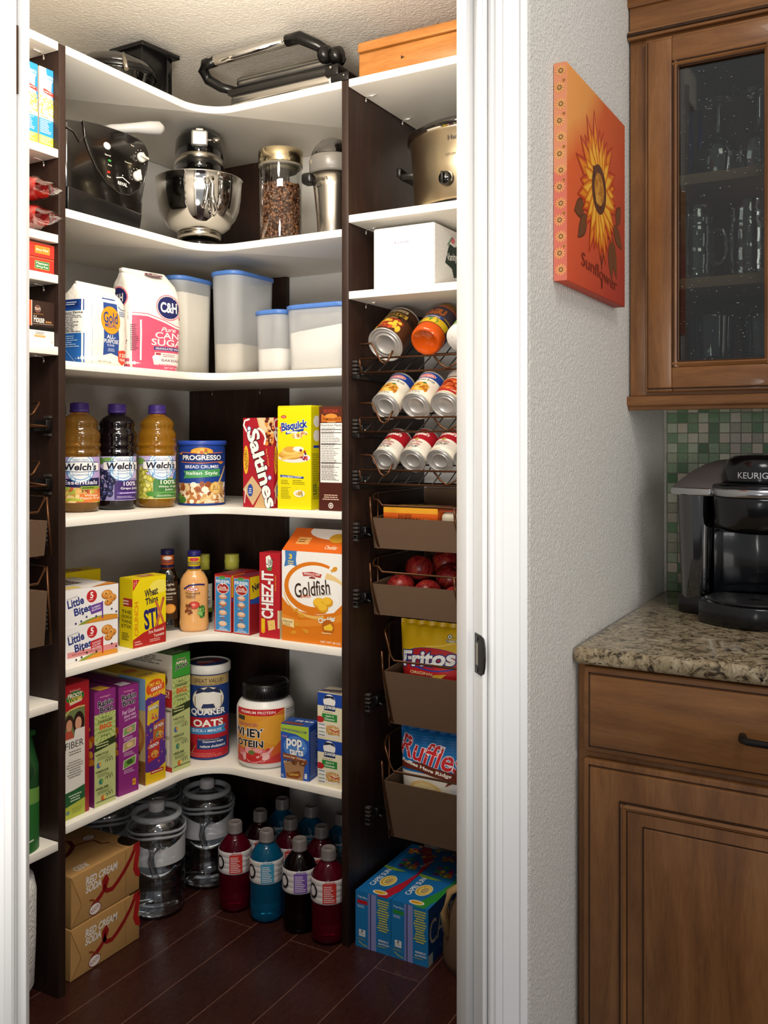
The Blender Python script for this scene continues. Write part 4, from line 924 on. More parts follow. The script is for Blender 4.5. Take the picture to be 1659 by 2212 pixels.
a.R(.0, .905, .2, .907, '#c23a2a').E(.18, .906, .085, .016, '#c23a2a').L(.13, .9, .23, .912, 1, '#f6e6e0', 2)
a.poly([(.05, .8), (.2, .86), (.12, .74)], '#d9472a').T('Bisquick', .5, .81, .78, .105, '#1f3f9a', rot=7, b=.035, ol='#e8e6f0', olw=.03).poly([(.24, .755), (.78, .79), (.78, .768), (.24, .73)], '#27409a').L(.28, .735, .74, .775, 1, '#e9e9f3', 4).E(.58, .715, .16, .026, '#eee6d6').food(.46, .705, .7, .73, ['#c9964a', '#b06f35', '#e0b872'], 3, 14, .04).E(.78, .745, .12, .02, '#e9ddc6').food(.7, .735, .86, .755, ['#c98f4a', '#b56a3a'], 4, 8, .03)
a.E(.5, .505, .48, .05, '#e6dfd6').E(.4, .53, .38, .045, '#c9923c').E(.42, .55, .34, .045, '#dba94a').E(.4, .57, .28, .04, '#e9c46a').E(.38, .585, .2, .03, '#d9a040').E(.62, .59, .16, .025, '#f3ece0').food(.62, .49, .88, .58, ['#a82a35', '#7d1f3a', '#27305e', '#d35a5a'], 5, 16, .035).poly([(.1, .5), (.75, .55), (.75, .52), (.1, .475)], '#e3bb62')
a.poly([(.08, .335), (.78, .32), (.78, .3), (.08, .312)], '#26409a').T('Oven Baked Chicken', .42, .318, .58, .018, '#f2f0f4').L(.1, .24, .4, .29, 3, '#9a8a10', 3).L(.45, .24, .85, .29, 3, '#9a8a10', 4).L(.1, .1, .45, .22, 8, '#a9990f', 5).E(.65, .155, .17, .035, '#eee8dc').food(.55, .14, .74, .17, ['#c79a45', '#7a8a3a', '#dcc080'], 4, 14, .035)
r_ = Art(.05, .262); r_.bg('#d9ca10').C(.5, .86, .3, '#efe9da').C(.5, .72, .3, '#efe9da').R(.2, .6, .95, .625, '#27409a').L(.1, .1, .9, .55, 26, '#7f7410', 4).T('LESS', .3, .2, .1, .3, '#4a5a20', rot=90)
carton('baking_mix_box', 'tall yellow box of baking mix with pancakes on it', 'box', (-1.42, 1.955, z4), .104, .05, .266, '#d9ca10', 0, front=a, right=r_)
a = Art(.072, .262); a.bg('#4a2118').R(0, .86, 1, 1, '#5a2a1c').T('KODIAK', .5, .955, .6, .035, '#a8382a').poly([(.1, .93), (.3, .9), (.9, .9), (.94, .85), (.1, .85)], '#c06a24').E(.5, .905, .25, .025, '#d98a3a').T('PUMPKIN SPICE', .52, .878, .7, .024, '#5a2410').L(.35, .842, .7, .86, 1, '#e2b070', 2)
a.R(.06, .27, .95, .84, '#f1ede6').T('Nutrition Facts', .5, .82, .84, .022, '#2a2020').L(.1, .41, .9, .8, 24, '#8f8680', 7)
for y in (.775, .745, .635, .455): a.R(.08, y, .93, y + .006, '#2a2020')
a.L(.1, .29, .9, .44, 14, '#7d746e', 8).L(.1, .1, .9, .16, 3, '#d9b8a0', 3, True).C(.5, .05, .1, '#e8ddd2').C(.5, .05, .07, '#4a2118').C(.5, .05, .04, '#e8ddd2')
carton('cake_mix_box', 'brown box with a large white nutrition panel beside the yellow box', 'box', (-1.2935, 1.957, z4), .0735, .05, .262, '#4a2118', 0, front=a)
# ================================================================ fifth shelf: snacks and dressings
z5 = .7335
def muffins(A, x, y, k):
    for dx, dy, r in ((0, 0, .115), (.1, -.1, .095), (.03, -.2, .085)):
        A.E(x + dx * k, y + dy * k * 1.2, r * k, r * k * 1.25, '#b9702a').E(x + dx * k, y + dy * k * 1.2 + .02, r * k * .9, r * k, '#d9923e').E(x + dx * k - .02, y + dy * k * 1.2 + .05, r * k * .5, r * k * .5, '#e9ab58').C(x + dx * k - .02, y + dy * k * 1.2 + .03, .014, '#4a2c22', 8).C(x + dx * k + .05 * k, y + dy * k * 1.2 - .03, .01, '#4a2c22', 8)
def bites(flag, words, extra):
    a = Art(.15, .083); a.bg('#f0edeb')
    a.E(.72, -.25, .6, .42, '#8a9a3a', 0, 180).E(.78, -.3, .55, .45, '#d9902f', 20, 160)
    if extra: a.R(.04, .14, 1, .3, '#dd8f8f').L(.12, .17, .9, .26, 1, '#b86a6a', 3)
    a.T('Entenmann', .14, .8, .2, .05, '#9a98a0', rot=12).T('Little', .2, .66, .3, .24, '#24327c', rot=10, b=.03).T('Bites', .33, .42, .32, .22, '#24327c', rot=10, b=.03)
    a.C(.5, .76, .098, '#c42a2e').T('5', .5, .79, .06, .18, '#fbf2ee', b=.03).L(.44, .64, .56, .69, 1, '#f3d6d2', 3)
    a.poly([(.46, .42), (.49, .5), (.7, .55), (.7, .3), (.49, .24)], flag).R(.69, .08, .715, .57, flag)
    for i, w in enumerate(words): a.T(w, .585, .44 - .075 * i, .17, .05, '#f3ecf4', rot=8)
    muffins(a, .79, .74, .95)
    for i, (x, y) in enumerate(((.33, .3), (.4, .2), (.3, .1), (.58, .17), (.88, .3), (.97, .2), (.2, .06))): a.C(x, y, .018, '#39426e' if not extra else '#3a2722', 8)
    return a
tp = Art(.15, .15); tp.bg('#efe9e6').R(0, .5, .7, 1, '#5a463c').L(.1, .55, .8, .95, 5, '#e6dcd6', 3).poly([(.5, 0), (1, 0), (1, .25)], '#d98a2f').R(.1, .1, .4, .3, '#e9cf70')
carton('snack_box', 'white box of mini muffins with a pink band, under another muffin box', 'box', (-1.685, 1.493, z5), .152, .18, .0835, '#e9e5e2', math.radians(85), front=bites('#c0282c', ['CHOCOLATE', 'CHIP', 'MUFFINS'], True), group='boxes of mini muffins')
carton('snack_box', 'white box of mini muffins with a purple flag, topmost of its stack', 'box', (-1.687, 1.493, z5 + .084), .153, .18, .084, '#e9e5e2', math.radians(84), front=bites('#6a3f9a', ['BLUEBERRY', 'MUFFINS'], False), top=tp, group='boxes of mini muffins')
def stix():
    a = Art(.104, .17); a.bg('#ead30f').poly([(0, 1), (0, .83), (.2, .99)], '#c42a2e').S([(.04, .9), (.04, .96), (.1, .93), (.1, .98)], .012, '#f3e6e0').E(.8, .85, .3, .1, '#efe05a')
    a.T('Wheat', .55, .78, .4, .12, '#20202e', rot=8, sh=.1, b=.03).T('Thins', .56, .66, .38, .1, '#20202e', rot=8, sh=.1, b=.03)
    a.T('STI', .54, .39, .42, .3, '#221f66', rot=5, b=.05).S([(.68, .22), (.92, .66)], .075, '#b5542e').S([(.7, .62), (.95, .26)], .07, '#c8683c').S([(.69, .24), (.9, .63)], .02, '#d98a5a')
    a.T('CRUNCH', .1, .42, .5, .12, '#d98f12', rot=90, b=.03).poly([(0, 0), (1, 0), (1, .3), (.7, .26), (.3, .2), (0, .12)], '#b52a26').T('Fire Roasted', .7, .2, .46, .05, '#f6e6d8', rot=5).T('Tomato', .78, .13, .32, .045, '#f6e6d8', rot=5).L(.5, .04, .95, .09, 2, '#e9b8a8', 3).L(.05, .03, .3, .1, 2, '#e9b8a8', 4)
    return a
sl = Art(.05, .17); sl.bg('#dcc60e').R(.3, .6, 1, .72, '#a8322a').L(.3, .62, .9, .7, 2, '#f0d9c8', 3)
for i, w in enumerate(('THE', 'CRUNCH', 'THINS', 'STIX')): sl.T(w, .55, .52 - .07 * i, .8, .05, '#2a2a18')
sl.L(.2, .1, .9, .22, 5, '#4a4416', 3)
tq = Art(.104, .05); tq.bg('#e6cf12').R(.35, .2, .75, .8, '#a8422a').L(.4, .3, .7, .7, 2, '#f1dcc0', 2)
carton('snack_box', 'yellow box of wheat sticks with a red corner, beside the muffin boxes', 'box', (-1.668, 1.690, z5), .104, .052, .172, '#dcc60e', math.radians(83), front=stix(), left=sl, top=tq)
carton('snack_box', 'second yellow snack box standing behind the muffin and wheat stick boxes', 'box', (-1.868, 1.60, z5), .16, .06, .178, '#dcc60e', math.radians(84), top=(lambda A: (A.bg('#e0c814').R(.5, .2, .72, .8, '#8a3a22').L(.52, .3, .7, .7, 2, '#f1dcc0', 2), A)[1])(Art(.16, .06)))
# dressing bottles
def dressing(x, y, h, liq, capc, neckc, label, art, w=.038, name='dressing_bottle'):
    t = thing(name, (x, y, z5), label, 'bottle', rz=toward(x, y) + PI / 2)
    k = h / .214
    b = MB(); b.lathe([(0, .003), (.034, .001), (.0375, .008), (w + .001, .02), (w, .03), (w - .0015, .07 * k), (w - .0005, .125 * k), (w - .003, .138 * k), (.029, .15 * k), (.02, .16 * k), (.0165, .166 * k), (.0165, .17 * k)], liq, n=40, sy=.78); b.build('bottle', t)
    b = MB(); b.lathe([(.0172, .163 * k), (.0172, .203 * k), (.0165, .204 * k)], neckc, n=32)
    A = Art(.06, .035); A.R(0, 0, 1, .22, capc).E(.5, .75, .22, .14, '#c43a3a' if neckc != '#d9651f' else '#f3e6dc').L(.2, .35, .8, .6, 2, '#3a3a6a', 2)
    b.art(A, m_cyl(.0173, .166 * k, .06), .004); b.build('neck_band', t)
    b = MB(); b.lathe([(.0175, .199 * k), (.018, .201 * k), (.018, .2125 * k), (.0165, .214 * k), (0, .214 * k)], capc, n=32); b.build('cap', t)
    b = MB(); A = Art(.062, .1 * k); art(A)
    b.art(A, lambda u, v, o: (lambda p: Vector((p.x, p.y * .78, p.z)))(m_cyl(w + .0006, .03 * k, .062)(u, v, o)), .0045); b.build('label', t); return t
def art_th(A):
    A.E(.5, .82, .52, .16, '#2c2464', 0, 180).bg('#e2a461') if False else None
    A.S([(.05, .86), (.3, .95), (.7, .97), (1, .95)], .07, '#2c2464').E(.42, .845, .27, .055, '#c42f2f').E(.42, .845, .24, .043, '#f3ece6').T('KRAFT', .42, .845, .36, .055, '#b5282c', b=.03)
    A.T('Thousand', .42, .74, .66, .07, '#4a2a1c').T('Island', .34, .665, .4, .065, '#4a2a1c').T('DRESSING', .36, .61, .4, .025, '#6a4430').E(.5, .42, .24, .1, '#b52a22').E(.5, .42, .19, .075, '#d2473a').E(.48, .43, .07, .03, '#e9a08a').food(.1, .2, .4, .42, ['#8f4a26', '#6f3519', '#a85a30'], 5, 18, .06).food(.62, .08, 1, .38, ['#3f7a2f', '#5d9a45', '#2c5a22', '#86b866'], 6, 26, .07)
def art_as(A):
    A.bg('#3a2414').T('Light', .6, .92, .4, .08, '#e9dcc8').T('Asian', .6, .8, .5, .08, '#e9dcc8').T('Sesame', .6, .69, .6, .07, '#e9dcc8').L(.2, .5, .95, .62, 2, '#c9b89a', 3).E(.6, .28, .28, .13, '#d98a2f').E(.6, .28, .22, .1, '#efa84a')
dressing(-1.762, 1.915, .218, clear('brown_dressing', '#6b4522', .06, .1), '#1f1c4a', '#d9651f', 'brown salad dressing bottle with an orange neck band, behind the pale one', art_as, .034)
dressing(-1.687, 1.938, .216, M('thousand_island', '#e0a766', .18, spec=.5, coat=.3), '#231f63', '#e9c91c', 'pale orange thousand island dressing bottle with a yellow neck band', art_th, .0385)
def oil(x, y, label):
    t = thing('oil_bottle', (x, y, z5), label, 'bottle', 'dark bottles with yellow-green tops')
    b = MB(); b.lathe([(0, .002), (.026, .001), (.028, .006), (.028, .125), (.024, .145), (.0175, .153)], M('dark_bottle', '#14120c', .12), n=32); A = Art(.07, .08); A.bg('#d9d6c8').L(.1, .1, .9, .9, 12, '#5a5a50', 3).R(0, 0, 1, .15, '#7a8a3a'); b.art(A, m_cyl(.0282, .03, .07, toward(x, y)), .005); b.build('bottle', t)
    b = MB(); OG = M('olive_top', '#b3b046', .4); b.lathe([(.0185, .145), (.0205, .147), (.0205, .168), (.0213, .17), (.0213, .174), (.0205, .176), (.0205, .19), (.0195, .192), (0, .192)], OG, n=32); b.build('cap', t)
oil(-1.745, 2.04, 'dark bottle with a yellow-green top, half hidden behind the thousand island bottle')
oil(-1.675, 2.085, 'dark bottle with a yellow-green top, behind the popcorn boxes')
# popcorn boxes
def popc():
    a = Art(.056, .153); a.bg('#b02a26').R(.05, .02, .95, .965, '#e9ded2').R(.065, .027, .935, .96, '#3a86c0').R(.3, .94, .6, .985, '#4a8a3c').T('POP-UP BOWL', .5, .885, .8, .06, '#f4f4f6', b=.04).E(.5, .92, .38, .03, '#6fae5a', 20, 160)
    a.E(.5, .765, .36, .095, '#f1e6e0').E(.5, .765, .33, .085, '#a82a26').T('Orville', .48, .785, .4, .045, '#f5e8dc', sh=.2).T("REDENBACHER'S", .5, .745, .6, .035, '#f5e8dc').C(.46, .845, .05, '#f1e6e0')
    for y, c in ((.62, '#c78a72'), (.5, '#b87850'), (.34, '#d9a078'), (.15, '#e2b690')):
        a.E(.5, y, .24, .045, c).E(.5, y + .015, .17, .03, '#e6c8b0').L(.3, y - .075, .74, y - .055, 1, '#dfeaf4', 3)
    for y in (.42, .23): a.S([(.4, y), (.55, y + .03), (.6, y - .02)], .05, '#a8542f')
    a.L(.2, .035, .85, .07, 2, '#e6eef6', 4, True); return a
rt = Art(.12, .153); rt.bg('#8f1c22').poly([(0, 1), (.5, 1), (.5, .6), (0, .62)], '#e0c21c').T('New!', .28, .84, .4, .14, '#1f1d3a', rot=18, b=.03).poly([(0, .6), (.5, .66), (.5, .5), (0, .54)], '#2c4fa0')
tt = Art(.056, .12); tt.bg('#a3222a').L(.15, .1, .9, .9, 6, '#5a4a6a', 3)
carton('popcorn_box', 'red and blue popcorn box, the one next to the thousand island bottle', 'box', (-1.630, 1.955, z5), .056, .12, .1545, '#a3222a', .04, front=popc(), right=rt, top=tt, group='popcorn boxes')
carton('popcorn_box', 'red and blue popcorn box, the one next to the narrow red cracker box', 'box', (-1.568, 1.957, z5), .056, .12, .153, '#a3222a', 0, front=popc(), right=rt, top=tt, group='popcorn boxes')
a = Art(.064, .222); a.bg('#b51f2b').R(.9, .12, 1, .33, '#d9c8a0').T('CHEEZ-IT', .4, .505, .56, .6, '#f4f0ec', rot=90, b=.05, ol='#6a0f18', olw=.02).T('Baked Snack Crackers', .79, .65, .18, .06, '#e9a62c', rot=90)
a.poly([(.32, .95), (.5, .975), (.66, .9), (.62, .82), (.44, .8), (.34, .84)], '#efece2').poly([(.36, .82), (.62, .84), (.6, .79), (.42, .79)], '#4a8a4a').T('Four', .45, .89, .07, .2, '#3a3a30', rot=83).T('Cheese', .57, .88, .11, .2, '#3a3a30', rot=83)
a.R(.1, .06, .28, .22, '#e9bf1c').C(.19, .07, .08, '#e9a01c').poly([(.4, .2), (.76, .22), (.8, .11), (.46, .085)], '#e9c46a').C(.6, .155, .02, '#b8862f', 8)
carton('cracker_box', 'narrow red cheese cracker box between the popcorn boxes and the big orange box', 'box', (-1.4805, 1.957, z5), .0645, .05, .222, '#a51d28', .02, front=a, right=(lambda A: (A.bg('#a51d28').R(0, 0, .6, .33, '#d2c096'), A)[1])(Art(.05, .222)))
# gable-topped cracker carton
def fish(A, x, y, r, c, ang=0):
    ca, sa = math.cos(math.radians(ang)), math.sin(math.radians(ang)); k = A.w / A.h
    q = lambda u, v: (x + r * (u * ca - v * sa), y + r * k * (u * sa + v * ca))
    pts = [q(.1 + .9 * math.cos(i * PI / 10) * .85, .5 * math.sin(i * PI / 10)) for i in range(-8, 9)]
    A.poly(pts, c).poly([q(-.45, 0), q(-1.05, .5), q(-.95, 0), q(-1.05, -.5)], c)
t = thing('goldfish_carton', (-1.4075, 1.956, z5), 'large white and orange carton of fish-shaped crackers with a sloped top', 'box')
t.name = 'cracker_carton'
b = MB(); wG, hG, dG = .187, .232, .085
b.box((0, 0, 0), (wG, dG, hG), '#e9e6e0', .0012)
a = Art(wG, hG); a.bg('#f0eee9').poly([(0, 0), (1, 0), (1, .47), (.85, .36), (.6, .32), (.3, .34), (.1, .4), (0, .48)], '#d9781a')
a.poly([(0, .3), (.3, .24), (.6, .27), (1, .36), (1, .28), (.6, .2), (.3, .17), (0, .22)], '#e2892a')
def arc(cx, cy, rx, ry, a0, a1, w0, w1, c, n=40):
    o, i_ = [], []
    for j in range(n + 1):
        f = j / n; an = math.radians(a0 + (a1 - a0) * f); w = w0 + (w1 - w0) * f
        o.append((cx + rx * math.cos(an), cy + ry * math.sin(an))); i_.append((cx + (rx - w) * math.cos(an), cy + (ry - w * wG / hG) * math.sin(an)))
    for j in range(n): a.poly([o[j], o[j + 1], i_[j + 1], i_[j]], c)
a.E(.54, .61, .44, .27, '#f3f0eb'); arc(.54, .61, .5, .285, 60, 292, .04, .1, '#d9781a'); arc(.56, .55, .52, .25, 20, 70, .02, .09, '#e9c98a'); arc(.56, .57, .53, .3, 185, 285, .01, .05, '#e9b45a')
a.poly([(.055, 1), (.25, 1), (.235, .9), (.25, .83), (.15, .85), (.04, .82), (.06, .9)], '#3f78b8').T('3', .145, .935, .055, .055, '#f0cf28', b=.05).L(.08, .85, .22, .895, 2, '#f0d860', 3, True)
a.poly([(.34, .77), (.5, .785), (.66, .765), (.64, .725), (.5, .74), (.36, .73)], '#b5352e').T('PEPPERIDGE FARM', .5, .757, .26, .025, '#f3e4dc').poly([(.45, .72), (.5, .735), (.56, .72), (.55, .71), (.46, .71)], '#8a2a28')
a.T('Goldfish', .5, .6, .58, .16, '#3a2a20', rot=10, sh=.12, b=.012).T('BAKED', .4, .51, .17, .03, '#c85a22', rot=6).T('SNACK CRACKERS', .68, .545, .27, .016, '#8a7a68', rot=8)
a.T('Cheddar', .74, .28, .28, .06, '#f7f1e4', rot=12, b=.04, ol='#5a2a10', olw=.03).C(.76, .2, .1, '#b5621a').poly([(.69, .2), (.8, .24), (.84, .2), (.82, .165), (.7, .165)], '#f0c235').L(.66, .12, .88, .145, 1, '#f3d9a0', 3)
a.poly([(.0, .25), (.2, .24), (.21, .15), (.02, .17)], '#efd79a').T('Natural', .1, .215, .15, .03, '#7a4a1a').L(.03, .165, .19, .195, 2, '#9a7030', 3)
for x, y, r, g in ((.24, .345, .05, 20), (.33, .29, .055, -10), (.25, .19, .05, 15), (.4, .13, .055, -15), (.2, .1, .05, 10), (.86, .83, .06, 30)): fish(a, x, y, r, '#d9962c', g)
for x, y, r in ((.62, .45, .1), (.75, .47, .09), (.68, .4, .085)): a.E(x, y, r, r * .6, '#d99a22').E(x - .01, y + .012, r * .82, r * .45, '#efbd35')
a.T('NET WT 58 OZ', .8, .035, .32, .022, '#f3e6d4')
b.art(a, m_front(wG, dG, hG), base=.0002, lift=.00005); b.build('carton_body', t)
b = MB(); b.prism([(0, hG), (dG, hG), (dG, hG + .05), (dG * .8, hG + .052)], .0005, wG - .0005, '#d9681a', mtx=Matrix(((0, 0, 1, 0), (1, 0, 0, 0), (0, 1, 0, 0), (0, 0, 0, 1))))
a = Art(wG, .085); a.bg('#d9651a').E(.72, .9, .45, .35, '#efece4').R(.15, .3, .36, .6, '#e2a860').L(.17, .35, .34, .55, 2, '#8a5a22', 3).E(.78, .62, .14, .2, '#d9a52c').T('Cheddar', .76, .22, .2, .16, '#f0e0c4')
b.art(a, lambda u, v, o: Vector((u, v * .8, hG + v * .612 + o))); b.build('sloped_top', t)

# ================================================================ sixth shelf: cereals, oats, protein, pastries
z6 = .3805
def recycle(A, y0, y1):
    """green recycling panel with leaf scrolls"""
    H = y1 - y0; A.R(0, y0, 1, y1, '#bfc784')
    for i in range(18):
        an = 2 * PI * i / 18; f_ = lambda q: (min(1, max(0, .5 + .6 * math.cos(q))), min(y1, y0 + H * (.86 + .2 * math.sin(q))))
        A.poly([(.5, y0 + H * .86), f_(an), f_(an + .17)], '#a3b85a')
    A.T('SMALL', .5, y0 + H * .955, .4, .012, '#3d4a22').T('CHANGES', .5, y0 + H * .915, .68, .026, '#2f3a1c', b=.03).T('BIG', .52, y0 + H * .855, .56, .045, '#d9561f', b=.05).T('DIFFERENCE', .5, y0 + H * .8, .66, .016, '#2f3a1c').T("Kellogg's", .5, y0 + H * .755, .44, .024, '#2f3a1c', sh=.3)
    A.poly([(0, y0 + H * .68), (1, y0 + H * .72), (1, y0 + H * .64), (0, y0 + H * .6)], '#2f3a1c').L(.08, y0 + H * .63, .92, y0 + H * .69, 2, '#c9d08a', 3)
    for i, w in enumerate(('RECYCLE', 'REDUCE', 'REUSE')):
        y = y0 + H * (.56 - .185 * i); A.T(w, .4, y, .5, .02, '#39441f', b=.03).C(.09, y, .035, '#5a7a3a').L(.14, y - .05, .8, y - .018, 3, '#7d8752', i)
        for j in range(3): A.S([(.55 + .12 * j + .05 * math.cos(q), y - .085 + .025 * math.sin(q) * (1 + j * .3)) for q in [k * .6 for k in range(6)]], .018, '#2b3418')
        A.E(.2 + .1 * i, y - .09, .1, .025, ['#4a6fa8', '#3f7f70', '#c8642c'][i]).E(.26 + .1 * i, y - .085, .05, .018, ['#e2a03a', '#79a84a', '#e9c45a'][i])
    A.R(.08, y0 + H * .045, 1, y0 + H * .052, '#39441f')
def cereal(loc, w, d, h, ang, front, left, label, base, top=None):
    return carton('cereal_box', label, 'box', loc, w, d, h, base, ang, front=front, left=left, top=top, group='cereal boxes on the lowest corner shelf')
a = Art(.064, .305); a.bg('#e8e2d8').R(0, .82, 1, 1, '#b01c26').poly([(0, .86), (.2, .83), (.5, .84), (1, .87), (1, .8), (0, .8)], '#b01c26').T("Kellogg's", .55, .955, .5, .022, '#e6a8a0', sh=.3)
a.E(.55, .905, .42, .045, '#2f7a3a').T('FROOT', .55, .92, .66, .034, '#f6e9c8', b=.05, ol='#3a1a1a').T('LOOPS', .58, .885, .6, .034, '#f0d04a', b=.05, ol='#3a1a1a').poly([(.3, .87), (.85, .885), (.85, .865), (.3, .85)], '#d9c9a8')
a.R(0, .6, 1, .815, '#6d7a4a').E(.28, .72, .2, .06, '#3a2418').E(.28, .7, .14, .045, '#c98f6c').E(.72, .7, .26, .09, '#2b1812').E(.7, .7, .15, .05, '#d0997a').poly([(0, .6), (0, .66), (.4, .66), (.5, .6)], '#b5503a').poly([(.5, .6), (.55, .66), (1, .66), (1, .6)], '#e6dcd2').S([(.0, .77), (.3, .815), (.7, .825), (1, .82)], .05, '#d9c070')
a.R(0, .33, 1, .6, '#e2dcd2').T('FIBER', .52, .55, .84, .05, '#2a2724', b=.0).L(.15, .47, .95, .51, 2, '#7a746a', 3, True).L(.12, .3, .95, .43, 7, '#8a847a', 4, True)
a.poly([(0, .09), (1, .12), (1, .22), (.5, .205), (0, .2)], '#2c5f38').S([(0, .205), (.5, .21), (1, .228)], .03, '#e9e6dc').L(.2, .12, .9, .18, 3, '#c9dcb8', 5, True).poly([(0, 0), (1, 0), (1, .12), (0, .09)], '#b3bb4a').L(.4, .03, .9, .075, 3, '#8a9238', 6).E(.2, .05, .09, .015, '#6d8a7a')
cereal((-1.672, 1.4755, z6), .078, .2, .307, PI / 2, a, None, 'red and white cereal box with two smiling faces, next to the dark upright panel', '#a81c26', (lambda A: (A.bg('#a81c26'), A)[1])(Art(.078, .2)))
PU = '#8a2b78'
lf = Art(.2, .272); lf.bg('#7a2468').food(.5, .2, 1, .9, ['#d98a2a', '#e9b03a', '#c8641f', '#6a1f5a'], 9, 50, .06)
a = Art(.065, .272); a.bg(PU).T("Kellogg's", .5, .945, .5, .02, '#e09ab0', sh=.3).T('Raisin', .52, .89, .7, .055, '#15101a', rot=4, b=.05, ol='#efe6ee', olw=.03).T('Bran', .56, .835, .6, .05, '#15101a', rot=4, b=.05, ol='#efe6ee', olw=.03); recycle(a, 0, .8)
cereal((-1.67, 1.567, z6), .065, .2, .272, math.radians(88), a, lf, 'purple raisin bran box with a green recycling panel', PU, (lambda A: (A.bg('#6f2260').R(.3, .02, .8, .2, '#d9a83a'), A)[1])(Art(.065, .2)))
a = Art(.061, .265); a.bg(PU).T("Kellogg's", .5, .95, .5, .02, '#e09ab0', sh=.3).T('Raisin', .52, .9, .72, .055, '#15101a', rot=4, b=.05, ol='#efe6ee', olw=.03).T('Bran', .5, .845, .6, .05, '#15101a', rot=4, b=.05, ol='#efe6ee', olw=.03)
a.T('Feel Good', .5, .765, .66, .04, '#efd9ea', rot=6, sh=.3, b=0).T('about what', .56, .725, .6, .03, '#efd9ea', rot=6, sh=.3, b=0).T("you're eating!", .6, .69, .6, .03, '#efd9ea', rot=6, sh=.3, b=0)
for y, c, c2 in ((.58, '#7f9a5a', '#c99a7a'), (.44, '#b89a66', '#d9bd8a'), (.28, '#6d9a3a', '#3a5a2a')):
    a.poly([(.2, y - .045), (.84, y - .02), (.88, y + .06), (.24, y + .035)], '#e6d9d2').poly([(.24, y - .038), (.81, y - .015), (.845, y + .053), (.27, y + .03)], c).E(.55, y + .01, .16, .022, c2).L(.25, y - .09, .9, y - .05, 3, '#d9a8cc', 3)
a.R(.68, .06, .85, .12, '#d9a02a').C(.76, .09, .04, '#a8322a')
cereal((-1.672, 1.646, z6), .061, .2, .265, math.radians(84), a, lf, 'purple raisin bran box with three small photographs on its side', PU, (lambda A: (A.bg('#6f2260').R(.25, .05, .75, .2, '#cfc8d0'), A)[1])(Art(.061, .2)))
a = Art(.066, .267); a.bg('#5a2f86').poly([(0, .8), (0, 1), (1, 1), (1, .8), (.5, .86)], '#e0b91c').E(.5, .895, .46, .085, '#d9541f').T('TRY ALL 3', .52, .935, .7, .034, '#f0d34a', rot=6, b=.04).T('GREAT', .55, .89, .56, .034, '#f6efe0', rot=6, b=.04).T('FLAVORS!', .55, .84, .72, .036, '#f0d34a', rot=8, b=.04)
for x, y, c in ((.38, .66, '#d9b52c'), (.66, .47, '#b5602a'), (.42, .3, '#c0302a')):
    a.poly([(x - .3, y - .1), (x + .26, y - .07), (x + .3, y + .11), (x - .26, y + .08)], c).T('CRUNCH', x, y + .055, .46, .032, '#f3efe4', rot=8, b=.05, ol='#1f2a6a').E(x + .04, y - .03, .18, .035, '#dba94a').food(x - .12, y - .06, x + .2, y - .01, ['#d9962c', '#c8742a', '#4a68a8', '#b83a4a'], 5, 14, .04)
a.food(.02, .15, .98, .78, ['#d9a02c', '#c87a2a', '#4f9a7a', '#c8506a'], 7, 22, .05).poly([(0, 0), (1, 0), (1, .16), (.5, .1), (0, .12)], '#e0b91c').R(.25, .085, .9, .12, '#a82a2a').L(.3, .09, .86, .115, 1, '#f3d9c0', 2)
lc = Art(.2, .267); lc.bg('#c9b27a').R(.5, .7, 1, 1, '#7fa0c4').E(.75, .45, .24, .2, '#b5763a').E(.75, .45, .18, .14, '#d29a55').R(.5, 0, 1, .22, '#8a5a2c').L(.55, .05, .95, .6, 10, '#6a4a2a', 3)
cereal((-1.668, 1.733, z6), .066, .2, .267, math.radians(85), a, lc, 'yellow and purple cereal box with an orange flavour banner', '#d9b51a', (lambda A: (A.bg('#dcb91e').T('CRUNCH', .5, .2, .7, .1, '#3a2a5a').E(.5, .5, .3, .1, '#c9742a'), A)[1])(Art(.066, .2)))
a = Art(.063, .306); a.bg('#3f9a35').T("Kellogg's", .5, .955, .5, .016, '#d98a9a', sh=.3).T('APPLE', .5, .925, .62, .024, '#f1e9d8', b=.05, ol='#7a1c1c').T('JACKS', .52, .885, .72, .042, '#111', rot=6, b=.06, ol='#efe9dc', olw=.03); recycle(a, 0, .8); a.R(0, .8, 1, .805, '#2c5a2a')
lj = Art(.2, .306); lj.bg('#c9c0ae').R(0, .88, 1, 1, '#d6cfc0').L(.1, .9, .95, .98, 5, '#6a6458', 3).R(.6, .55, 1, .7, '#b82a2a').T('OS!', .85, .66, .2, .06, '#f0e6dc').R(.55, .3, .95, .5, '#efe9dc').E(.75, .4, .12, .06, '#6d8a4a').R(.55, .05, .95, .27, '#efe9dc').E(.75, .16, .15, .07, '#5a7aa8').R(0, 0, 1, .04, '#b82a2a').E(.8, .78, .12, .06, '#8a5a3a').S([(.55, .02), (.55, .52), (.98, .52)], .012, '#2a2622')
cereal((-1.672, 1.835, z6), .063, .2, .306, math.radians(85), a, lj, 'tall green-topped cereal box beside the oats canister', '#b5bd7a', (lambda A: (A.bg('#4a8a3c').L(.1, .05, .9, .9, 8, '#d9d6c8', 3), A)[1])(Art(.063, .2)))
